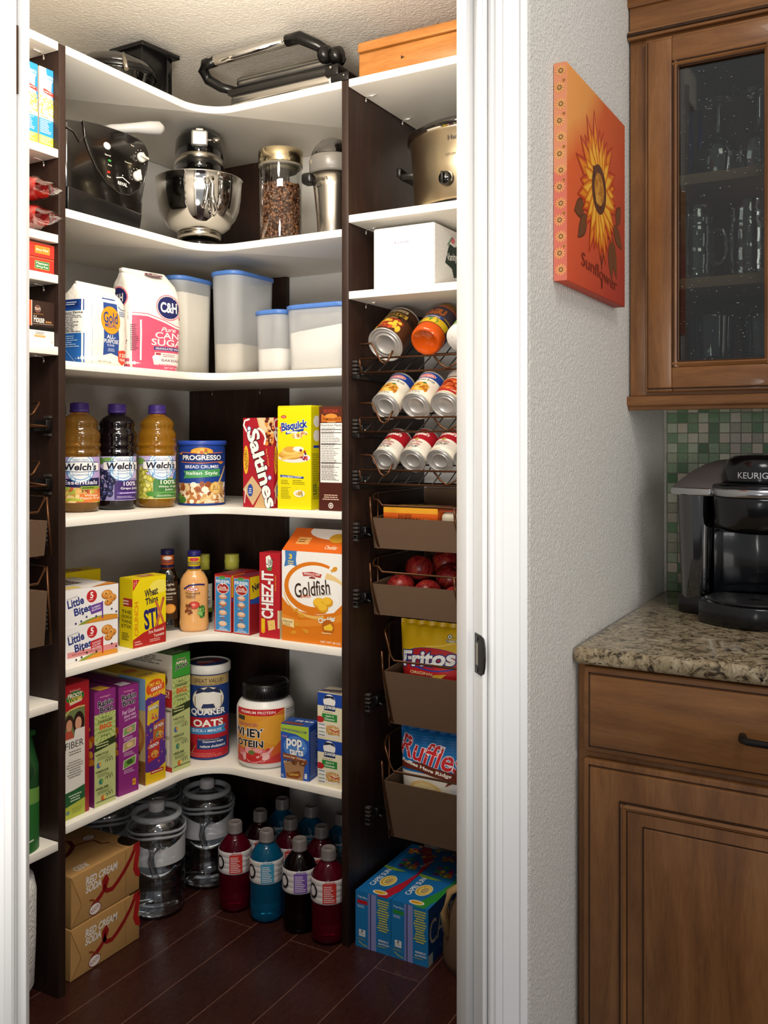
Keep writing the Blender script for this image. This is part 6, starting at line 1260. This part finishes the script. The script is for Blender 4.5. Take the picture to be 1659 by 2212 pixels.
# canvas baskets on the far panel
def far_basket(zb, zt, rim, label, yf=1.992, lean=.016, inset=.0):
    t = thing('canvas_basket', (-1.165 + inset, yf, zb), label, 'basket', 'brown canvas baskets below the can racks')
    h = zt - zb; w = .535 - inset; b = MB(); k = b.mi(LINER)
    def q(pts): b.face([b.bm.verts.new(p) for p in pts], k)
    th = .004
    F = lambda x, z, o=0: (x, lean * (1 - z / h) + o, z)
    x0, x1 = lambda z: .006 * (1 - z / h), lambda z: w - .006 * (1 - z / h)
    b.prism([(x0(0), 0), (x1(0), 0), (x1(h), h), (x0(h), h)], 0, th, LINER, mtx=Matrix(((1, 0, 0, 0), (0, -lean / h, 1, lean), (0, 1, 0, 0), (0, 0, 0, 1))))
    b.box((.006, lean + .003, 0), (w - .006, .3, .004), LINER); b.box((0, .3, 0), (w, .304, h + .06), LINER)
    for x in (.004, w - .008): b.prism([(lean, 0), (.3, 0), (.3, h + .02), (.0, h)], x, x + .004, LINER, mtx=Matrix(((0, 0, 1, 0), (1, 0, 0, 0), (0, 1, 0, 0), (0, 0, 0, 1))))
    b.build('liner', t)
    b = MB(); r = .0028; fz = h + .032
    b.tube([(-.016, .31, rim), (-.016, .09, rim), (-.012, .05, rim), (.004, .01, rim - .004), (.012, -.002, rim - .012), (.03, -.008, fz + .012), (.04, -.008, fz), (w - .02, -.008, fz)], r, BRONZE)
    for x in (.005, .235, w - .01): b.tube([(x, -.008, fz - (0 if x > .1 else -.02)), (x + .003, -.008, h), (x + .012, lean - .007, .01), (x + .012, lean + .01, -.003), (x, .3, -.003)], .0034 if x > .1 else r, BRONZE)
    b.tube([(0, .31, rim), (w, .31, rim)], r, BRONZE); b.tube([(-.012, .06, rim), (-.006, .05, h * .5), (.012, .02, -.003)], r, BRONZE)
    for x in (.16, .36): b.tube([(x, .31, rim), (x, .308, 0)], .002, BRONZE, 6)
    b.build('wire_frame', t)
    b = MB(); b.box((-.031, -.03, h * .3), (-.018, .31, h * .3 + .012), IRON, .002); b.box((-.03, .0, h * .3 + .01), (-.012, .03, h * .3 + .03), BLACKP, .003); b.tube([(-.02, .01, h * .3 + .012), (-.002, .01, h * .3 + .008)], .0035, IRON)
    for i in range(5): b.box((-.0315, -.03, h * .3 - .004 + i * .010), (-.019, -.016, h * .3 + .0015 + i * .010), M('grey_rib', '#3d3936', .35), .001)
    b.build('runner', t); return t
far_basket(.980, 1.057, .135, 'brown canvas basket with the orange noodle packets, topmost of four')
far_basket(.814, .893, .135, 'brown canvas basket holding the apples')
far_basket(.530, .668, .245, 'deep brown canvas basket holding the yellow chip bag', 2.03, .03, .012)
far_basket(.243, .392, .245, 'deep brown canvas basket holding the blue chip bag, lowest of four', 2.03, .03, .012)
# noodle packets
t = thing('noodle_packet', (-1.150, 2.035, .986), 'orange and yellow noodle packet turned upside down in the topmost canvas basket', 'packet', rz=0.03)
b = MB(); OR = M('orange_film', '#d9601c', .3, spec=.5, coat=.2)
b.box((0, 0, 0), (.15, .11, .095), OR, .012, 3); A = Art(.15, .095); A.bg('#d9601c').R(0, .86, 1, 1, '#e9a42c').T('MARUCHAN', .45, .6, .7, .17, '#2a1610', rot=180, b=.05).T('CHICKEN FLAVOR', .4, .78, .4, .07, '#5a2a14', rot=180).C(.78, .62, .06, '#efe0d0').C(.78, .62, .04, '#c8402a').R(0, .3, 1, .42, '#c8382a')
b.art(A, m_front(.15, .11, .095)); A = Art(.15, .11); A.bg('#e9a82c').T('RAMEN NOODLE', .5, .3, .8, .2, '#3a2416', rot=180, b=.04).R(.75, 0, 1, 1, '#d94a24').food(.1, .5, .7, .95, ['#f0c85a', '#d98a2a', '#e9b848'], 4, 24, .06); b.art(A, m_top(.15, .11, .095)); b.build('wrapper', t)
t = thing('noodle_packet', (-.995, 2.04, .986), 'pale noodle packet with an orange edge beside the upside-down orange one', 'packet', rz=-.04)
b = MB(); b.box((0, 0, 0), (.14, .12, .088), M('pale_film', '#d9cdb8', .3, spec=.5, coat=.2), .014, 3); A = Art(.14, .12); A.bg('#dcd2c0').poly([(0, 0), (.35, 0), (.2, 1), (0, 1)], '#cf4a24').L(.4, .2, .9, .8, 4, '#9a8a70', 3); b.art(A, m_top(.14, .12, .088)); b.build('wrapper', t)
# apples, oranges
APL = M('apple_skin', '#8e1620', .34, spec=.4); nt, N_, L_, b_ = nodes(APL)
v = coords(nt); n1 = noise(nt, v, 22, 3, .6); n2 = noise(nt, coords(nt, (60, 60, 9)), 3, 3, .6)
cc = mixc(nt, .55, ramp(nt, n1, [(.32, '#4a0612'), (.52, '#7d0f1c'), (.74, '#b03a2a')]), ramp(nt, n2, [(.45, '#6a0a16'), (.7, '#b5502f')]), 'MIX'); nt.links.new(cc, b_.inputs['Base Color'])
ap = thing('apple', (0, 0, 0), 'x', 'apple')
b = MB(); pr = []
for i in range(19):
    a_ = PI * i / 18; r = .037 * math.sin(a_) ** .85 * (1 + .05 * math.cos(a_)); z = -.033 * math.cos(a_) + (-.012 * math.exp(-(r / .009) ** 2) if i > 9 else .006 * math.exp(-(r / .008) ** 2)); pr.append((max(0, r), z))
b.lathe(pr, APL, n=28); b.build('skin', ap)
b = MB(); b.tube([(0, 0, .018), (.001, .001, .028), (.004, .002, .036)], .0013, '#3a2414', 6); b.build('stem', ap)
spots = [(-1.116, 2.062, .878, 'red apple lying against the side of the basket, by the dark upright panel', (.4, -.3, 0)), (-1.038, 2.062, .866, 'red apple low in the basket, at the front', (1.2, .2, 1)),
         (-1.092, 2.12, .921, 'red apple with a yellow blush heaped in the middle of the basket', (.2, .3, 2)), (-1.056, 2.196, .93, 'darkest red apple at the back of the heap', (-.4, .2, 3)), (-1.012, 2.135, .9, 'shiny red apple beside the oranges', (.3, .5, .4)), (-.962, 2.064, .856, 'red apple half sunk below the rim of the basket', (.8, 0, 2))]
for i, (x, y, z, lb, ro) in enumerate(spots):
    if i == 0: ap.location = (x, y, z); ap['label'] = lb; ap['group'] = 'apples in the canvas basket'; ap.rotation_euler = ro
    else: dup(ap, (x, y, z), lb, rot=ro, group='apples in the canvas basket')
ORS = M('orange_peel', '#d98a12', .38, spec=.4); nt, N_, L_, b_ = nodes(ORS); bump(nt, noise(nt, coords(nt), 260, 2), b_, .3, .002)
for x, y, z, r, lb in ((-.915, 2.125, .896, .036, 'orange fruit at the end of the basket beside the apples'), (-.893, 2.052, .851, .03, 'small orange fruit low in the basket, mostly hidden by the canvas')):
    t = thing('orange', (x, y, z), lb, 'orange', 'oranges in the canvas basket'); b = MB(); b.ball((0, 0, 0), r, ORS, 1, 1, .95, 24); b.build('peel', t); b = MB(); b.ball((0, 0, r * .93), .003, '#4a5a24', 1, 1, .5, 8); b.build('stem_end', t)
# chip bags
def chip_bag(loc, w, h, base, art, label, d=.06, rot=(-.03, 0, 0), group=None, name='chip_bag', top=0):
    t = thing(name, loc, label, 'chip bag', group, rot=rot)
    F = M('film_' + base.strip('#'), base, .2, spec=.6, coat=.5)
    def pil(u, v, sg):
        k = max(0, math.sin(PI * min(1, max(0, v * 1.0)))) ** .5 * max(0, math.sin(PI * u)) ** .45
        return Vector(((u - .5) * w * (1 - .05 * math.sin(PI * v)) * (.82 + .18 * min(1, v / .6)), -sg * d / 2 * k + .004 * math.sin(13 * u + 5 * v) * k * (1 - v) + .0025 * math.sin(31 * u) * max(0, v - .8) / .2, v * h))
    b = MB(); b.grid(lambda u, v: pil(u, v, 1), 24, 20, F); b.grid(lambda u, v: pil(1 - u, v, -1), 24, 20, F)
    ah = top or h; A = Art(w, ah); art(A); b.art(A, lambda u, v, o: pil(min(1, max(0, u / w)), min(1, max(0, (v + h - ah) / h)), 1) + Vector((0, -o - .0004, 0)), .008, .008); b.build('film', t)
    b = MB(); k = b.mi(F)
    b.grid(lambda u, v: Vector(((u - .5) * w, .0025 * math.sin(40 * u), h - .001 + v * .012)), 40, 2, F); b.build('crimped_seam', t); return t
def art_fritos(A):
    A.bg('#e0b315').R(0, 0, 1, .4, '#b01f22').poly([(0, .4), (1, .4), (1, .6), (.6, .63), (0, .5)], '#e0b315').E(.55, .45, .46, .2, '#2c3f96').E(.56, .46, .43, .185, '#b5222a').S([(.45, .66), (.7, .7), (.95, .8)], .02, '#efcf5a')
    A.T('Fritos', .47, .46, .84, .27, '#f3f1ee', rot=6, sh=.12, b=.05, ol='#27306e', olw=.05).T('0', .78, .86, .05, .07, '#f3efe2', b=.06, ol='#2a2410', olw=.08).T('grams', .86, .84, .09, .025, '#5a8a2a').T('Trans Fat', .83, .79, .2, .04, '#f3efe2', b=.04, ol='#1c1810', olw=.1).poly([(.6, .2), (.78, .22), (.6, .02), (.5, .05)], '#e0b03a').T('ORIGINAL', .4, .2, .4, .05, '#f0dca0')
def art_ruffles(A):
    A.bg('#1d6cb0').poly([(0, 0), (1, 0), (1, .28), (.5, .36), (0, .34)], '#d9d2c8')
    for i in range(9): A.S([(-.02, .7 + i * .04), (.3, .68 + i * .042), (1, .72 + i * .045)], .008, '#2f80c4')
    A.T('Ruffles', .5, .68, .98, .36, '#c8242c', rot=-8, sh=.15, b=.015, ol='#efe8ee', olw=.022).poly([(.0, .5), (.4, .52), (.8, .44), (1, .36), (1, .2), (.7, .32), (.3, .39), (0, .38)], '#6a2a1c').T('Ruffles Have Ridges', .46, .43, .84, .075, '#f1e8de', rot=-8, b=.04).E(.45, .1, .26, .14, '#d9b878').E(.45, .1, .2, .1, '#e6cf9a').poly([(.75, .2), (1, .36), (1, .6), (.9, .55)], '#6a2a1c').poly([(.8, 0), (1, 0), (1, .3), (.85, .25)], '#d2d2d6')
chip_bag((-1.046, 2.104, .542), .188, .236, '#d9ac12', art_fritos, 'yellow and red bag of corn chips in the deep canvas basket', .062, top=.145)
chip_bag((-1.0, 2.215, .545), .165, .258, '#cf9f10', lambda A: A.bg('#d2a212'), 'plain yellow chip bag edge behind the corn chips', .05)
chip_bag((-.905, 2.12, .542), .075, .2, '#23233c', lambda A: A.bg('#2a2c4c').E(.5, .7, .4, .14, '#5a6478').T('S', .6, .6, .5, .12, '#c8ccd6').R(0, 0, 1, .35, '#8a1f24').poly([(0, .1), (1, .4), (1, .2)], '#c8942a'), 'dark blue chip bag beside the corn chips, cut by the door frame', .05)
chip_bag((-1.044, 2.104, .256), .192, .25, '#1b5fa0', art_ruffles, 'blue bag of ridged chips in the lowest canvas basket', .065, top=.15)

# ================================================================ kitchen: painting, coffee maker, glassware
t = thing('canvas_painting', (-.474, 1.372, 1.495), 'orange canvas painting of a sunflower on the wall beside the cabinet', 'painting', rz=PI / 2)
w, d, h = .335, .021, .335
CV = M('canvas_orange', '#c8542a', .55, spec=.3)
nt, N_, L_, b_ = nodes(CV); sxp = nt.nodes.new('ShaderNodeSeparateXYZ'); nt.links.new(coords(nt), sxp.inputs[0])
cm = nt.nodes.new('ShaderNodeMath'); cm.operation = 'MULTIPLY_ADD'; cm.inputs[1].default_value = -1.6; cm.inputs[2].default_value = .35; nt.links.new(sxp.outputs[0], cm.inputs[0])
ca = nt.nodes.new('ShaderNodeMath'); ca.operation = 'MULTIPLY_ADD'; ca.inputs[1].default_value = 2.2; nt.links.new(sxp.outputs[2], ca.inputs[0]); nt.links.new(cm.outputs[0], ca.inputs[2])
nn = nt.nodes.new('ShaderNodeMath'); nn.operation = 'MULTIPLY_ADD'; nn.inputs[1].default_value = .25; nt.links.new(noise(nt, coords(nt), 9, 4, .6), nn.inputs[0]); nt.links.new(ca.outputs[0], nn.inputs[2])
nt.links.new(ramp(nt, nn.outputs[0], [(.1, '#b5402f'), (.55, '#c4502e'), (.85, '#c4582c'), (1, '#d08a48')]), b_.inputs['Base Color'])
b = MB(); b.box((0, -d, 0), (w, -.0006, h), CV, .0015)
a = Art(w, h)
rs = random.Random(4)
def petal(cx, cy, ang, ln, wd, cols):
    ca_, sa_ = math.cos(ang), math.sin(ang)
    for k, c in enumerate(cols):
        f = 1 - .22 * k; pts = []
        for i in range(13):
            s_ = i / 12; pts.append((s_ * ln * (1 - .06 * k), wd * f * math.sin(PI * s_ ** .8) * .5))
        pts += [(x, -y * .9) for x, y in reversed(pts[1:-1])]
        a.poly([(cx + x * ca_ - y * sa_, cy + x * sa_ + y * ca_) for x, y in pts], c)
fx, fy = .5, .53
for x, y, r, l_ in ((.3, .36, 3.9, .2), (.26, .4, 3.5, .17), (.72, .34, -1.1, .24), (.76, .4, -.5, .2), (.7, .3, -1.4, .2), (.82, .42, .9, .14)): petal(x, y, r, l_, .1, ['#5f3420', '#6d4226'])
a.S([(.52, .4), (.53, .25), (.55, .14)], .012, '#4a2a1a').S([(.55, .16), (.62, .28), (.7, .34)], .01, '#4a2a1a')
for i in range(24): petal(fx, fy, i * 2 * PI / 24 + rs.uniform(-.08, .08), rs.uniform(.3, .4), .12, ['#a8361a', '#c8541f', '#d9821f'])
for i in range(20): petal(fx, fy, i * 2 * PI / 20 + .15 + rs.uniform(-.06, .06), rs.uniform(.24, .31), .1, ['#c4601a', '#dd8a22', '#e8ac38'])
a.C(fx, fy, .125, '#5a3422').blobs(fx - .09, fy - .09, fx + .09, fy + .09, 40, ['#6d4228', '#4a2a1c'], .02, 3).C(fx, fy, .082, '#b5782a').blobs(fx - .05, fy - .06, fx + .05, fy + .06, 24, ['#c88a34', '#a86a24', '#d29a40'], .02, 5)
a.T('Sunflower', .52, .115, .62, .065, '#7a3020', rot=-4, b=0).R(.54, .04, .56, .085, '#6a2a1c')
b.art(a, lambda u, v, o: Vector((u, -d - o, v)))
s_ = Art(d, h); s_.bg('#d68a66').R(0, 0, 1, .5, '#cf6f5c')
for i in range(13):
    y = .05 + i * .076
    cx_ = .45 if i % 2 else .55
    for k in range(12): an = 2 * PI * k / 12; s_.S([(cx_ + .2 * math.cos(an), y + .2 * d / h * math.sin(an)), (cx_ + .42 * math.cos(an), y + .42 * d / h * math.sin(an))], .07, '#e6b060', False)
    s_.C(cx_, y, .17, '#6a5a34').C(cx_, y, .1, '#c8945a')
    if i % 2: s_.C(.78, y + .03, .13, '#c87a3a').C(.78, y + .03, .07, '#6a5a34')
b.art(s_, lambda u, v, o: Vector((-o, -u, v)))
b.build('stretched_canvas', t)
# coffee maker
t = thing('coffee_maker', (-.255, 1.90, .9145), 'black single-cup coffee maker on the granite worktop, in front of the mosaic', 'coffee maker')
GB = M('maker_black', '#0b0b0d', .2, coat=.2); TP = M('taupe_top', '#5d5552', .45); SV = M('silver_trim', '#b9b8ba', .22, 1.)
def plan(x0, x1, y0, y1, bow, n=14, r=.02):
    """outline with a bowed front edge"""
    pts = []
    for i in range(n + 1): u = i / n; pts.append((x0 + (x1 - x0) * u, y0 - bow * math.sin(PI * u) ** .8))
    return pts + [(x1, y1 - r), (x1 - r, y1), (x0 + r, y1), (x0, y1 - r)]
b = MB(); b.prism(plan(-.082, .105, -.12, .12, .05), 0, .04, GB, bev=.005); b.build('drip_base', t)
b = MB(); b.prism(plan(-.07, .093, -.108, -.02, .044), .039, .0425, M('drip_plate', '#2c2b2b', .35, .3), bev=.001)
rs = random.Random(3); 
for i in range(90):
    a_ = rs.uniform(0, 2 * PI); q = math.sqrt(rs.random()); b.ball((.012 + .06 * q * math.cos(a_), -.085 + .035 * q * math.sin(a_), .0428), .0013, BLACKG, 1, 1, .3, 5)
b.lathe([(.012, .0427), (.012, .0431), (0, .0431)], BLACKG, c=(.012, -.09, 0), n=20); b.build('drip_plate', t)
b = MB(); P_ = [(-.07 + .176 * i / 12, -.03 + .045 * math.sin(PI * i / 12) ** .7) for i in range(13)] + [(.106, .115), (-.07, .115)]
b.prism(P_, .04, .21, M('maker_column', '#0e1014', .16, coat=.4), bev=.003); b.build('column', t)
b = MB()
hx = .0155
prb = [(.03, .160), (.07, .166), (.082, .18), (.084, .222), (.084, .232)]
b.lathe(prb, GB, c=(hx, -.045, 0), n=44, sy=1.05); b.lathe([(.0845, .231), (.087, .233), (.087, .243), (.084, .246)], SV, c=(hx, -.045, 0), n=48, sy=1.05, cap=False)
b.box((hx - .084, -.04, .165), (hx + .084, .115, .244), GB, .006); b.build('brew_head', t)
b = MB(); b.lathe([(.083, .244), (.085, .247), (.083, .252), (.072, .254), (.066, .256)], GB, c=(hx, -.045, 0), n=44, sy=1.05)
b.lathe([(.0645, .254), (.0655, .262), (.064, .284), (.058, .298), (.045, .306), (.02, .3085), (0, .309)], GB, c=(hx, -.04, 0), n=44, sy=1.1)
b.box((hx - .062, -.03, .255), (hx + .062, .1, .3), GB, .012, 3)
A = Art(.066, .016); A.T('KEURIG', .5, .5, .8, .7, '#cfcfd2', b=.0)
b.art(A, lambda u, v, o: (lambda p: Vector((hx + p.x, -.04 + p.y * 1.1, p.z)))(m_cyl(.0662, .263, .066, -PI / 2 - .06)(u, v, o)), .004); b.build('lid_handle', t)
b = MB(); TK = clear('smoke_tank', '#4a4644', .06, .12)
def tank(u, v):
    a_ = 2 * PI * u; z = .03 + v * .2; k = .82 + .18 * v
    return Vector((-.103 + .036 * k * math.copysign(abs(math.cos(a_)) ** .5, math.cos(a_)), .02 + .085 * k * math.copysign(abs(math.sin(a_)) ** .6, math.sin(a_)), z))
b.grid(tank, 40, 8, TK, True); b.build('water_tank', t)
b = MB(); b.grid(lambda u, v: (lambda p: Vector((-.103 + (p.x + .103) * .93, .02 + (p.y - .02) * .95, .034 + v * .07)))(tank(u, v * .35)), 36, 3, clear('tank_water', '#3a3838', .03, .06), True); b.build('tank_water', t)
b = MB(); b.prism([(-.135, -.045), (-.07, -.06), (-.07, .11), (-.13, .1)], 0, .034, GB, bev=.006); b.build('tank_foot', t)
b = MB(); LID = [(-.145, -.055)] + [(-.145 + .09 * (1 - math.cos(PI / 2 * i / 10)), -.0 + .118 * math.sin(PI / 2 * i / 10)) for i in range(11)] + [(.0, .118), (.02, .02), (.0, -.06), (-.066, -.075)]
k = b.mi(TP); ap_ = Vector((-.035, .055, .298)); LR_ = []
for q in range(7):
    f_ = q / 6; LR_.append([b.bm.verts.new(Vector((x, y, .243)).lerp(ap_, f_) + Vector((0, 0, .018 * math.sin(PI * f_)))) for x, y in LID])
bot = [b.bm.verts.new((x, y, .230)) for x, y in LID]; n_ = len(LID)
for A_, B_ in zip([bot] + LR_, LR_):
    for i in range(n_): j = (i + 1) % n_; b.face((A_[j], A_[i], B_[i], B_[j]), k, True)
b.prism([(-.146, -.056), (-.0665, -.077), (-.0665, -.06), (-.146, -.04)], .229, .244, SV, bev=.003); b.build('tank_lid', t)
# glasses in the cabinet
GL = clear('cut_glass', '#edf1f3', .05, .3); COB = clear('cobalt_glass', '#2433b8', .04, .12)
def glass(name, loc, prof, mat, label, cat, parts=(), group=None, n=28):
    t = thing(name, loc, label, cat, group)
    for nm, pr in (('bowl', prof),) + tuple(parts): b = MB(); b.lathe(pr, mat, n=n, cap=False); b.build(nm, t)
    return t
zu, zm, zl = 1.7625, 1.5625, 1.3925
COBS = M('cobalt_stem', '#1a2490', .1, coat=.4, trans=.3)
t = thing('blue_stem_glass', (-.374, 1.935, zu), 'glass with twin cobalt blue stems on the upper cabinet shelf', 'glass')
for x in (-.007, .012): b = MB(); b.tube([(x, 0, .004), (x, 0, .145)], .0045, COBS, 10); b.ball((x, 0, .006), .006, COBS); b.build('stem', t)
b = MB(); b.lathe([(.024, .146), (.025, .149), (.018, .155), (0, .158)], GL, n=24); b.build('foot', t)
wg = [(.031, .0), (.036, .02), (.038, .04), (.033, .062), (.02, .078), (.006, .085), (.0042, .09), (.0042, .138), (.008, .143), (.033, .148), (.033, .15), (0, .151)]
gg = 'upturned stemmed glasses'
glass('stemmed_glass', (-.322, 1.90, zu), wg[:7], GL, 'upturned stemmed glass beside the cobalt blue stems', 'glass', (('stem', wg[6:9]), ('foot', wg[8:])), gg)
glass('stemmed_glass', (-.248, 1.905, zu), [(r * 1.05, z * 1.06) for r, z in wg[:7]], GL, 'upturned stemmed glass at the edge of the picture', 'glass', (('stem', [(r, z * 1.06) for r, z in wg[6:9]]), ('foot', [(r, z * 1.06) for r, z in wg[8:]])), gg)
mg = [(0, .002), (.03, .001), (.034, .006), (.035, .02), (.0335, .026), (.036, .034), (.0365, .058), (.034, .064), (.036, .07), (.0365, .098), (.0345, .106), (.032, .112), (.0335, .118), (.0335, .124), (.031, .13), (.0315, .146)]
mgr = 'ridged glass mugs'
for x, lb in ((-.362, 'ridged clear glass mug on the lower cabinet shelf, nearest the wall'), (-.265, 'ridged clear glass mug on the lower cabinet shelf, at the edge of the picture')):
    g_ = glass('glass_mug', (x, 1.90, zm), mg, GL, lb, 'mug', (), mgr)
    b = MB(); b.tube([(.034, 0, .1), (.05, 0, .098), (.055, 0, .08), (.055, 0, .05), (.048, 0, .034), (.035, 0, .032)], .004, GL, 8); b.build('handle', g_)
tu = [(0, .004), (.036, .003), (.039, .006), (.0415, .02), (.045, .095), (.0455, .1), (.0435, .1), (.041, .02), (.038, .012), (0, .012)]
tg = 'clear tumblers'
TG = clear('tumbler_glass', '#cdd3d8', .04, .2)
glass('tumbler', (-.335, 1.90, zl), tu, TG, 'clear tumbler standing on the cabinet floor, nearest the wall', 'tumbler', (), tg)
glass('tumbler', (-.24, 1.93, zl), tu, TG, 'clear tumbler standing on the cabinet floor, at the edge of the picture', 'tumbler', (), tg)
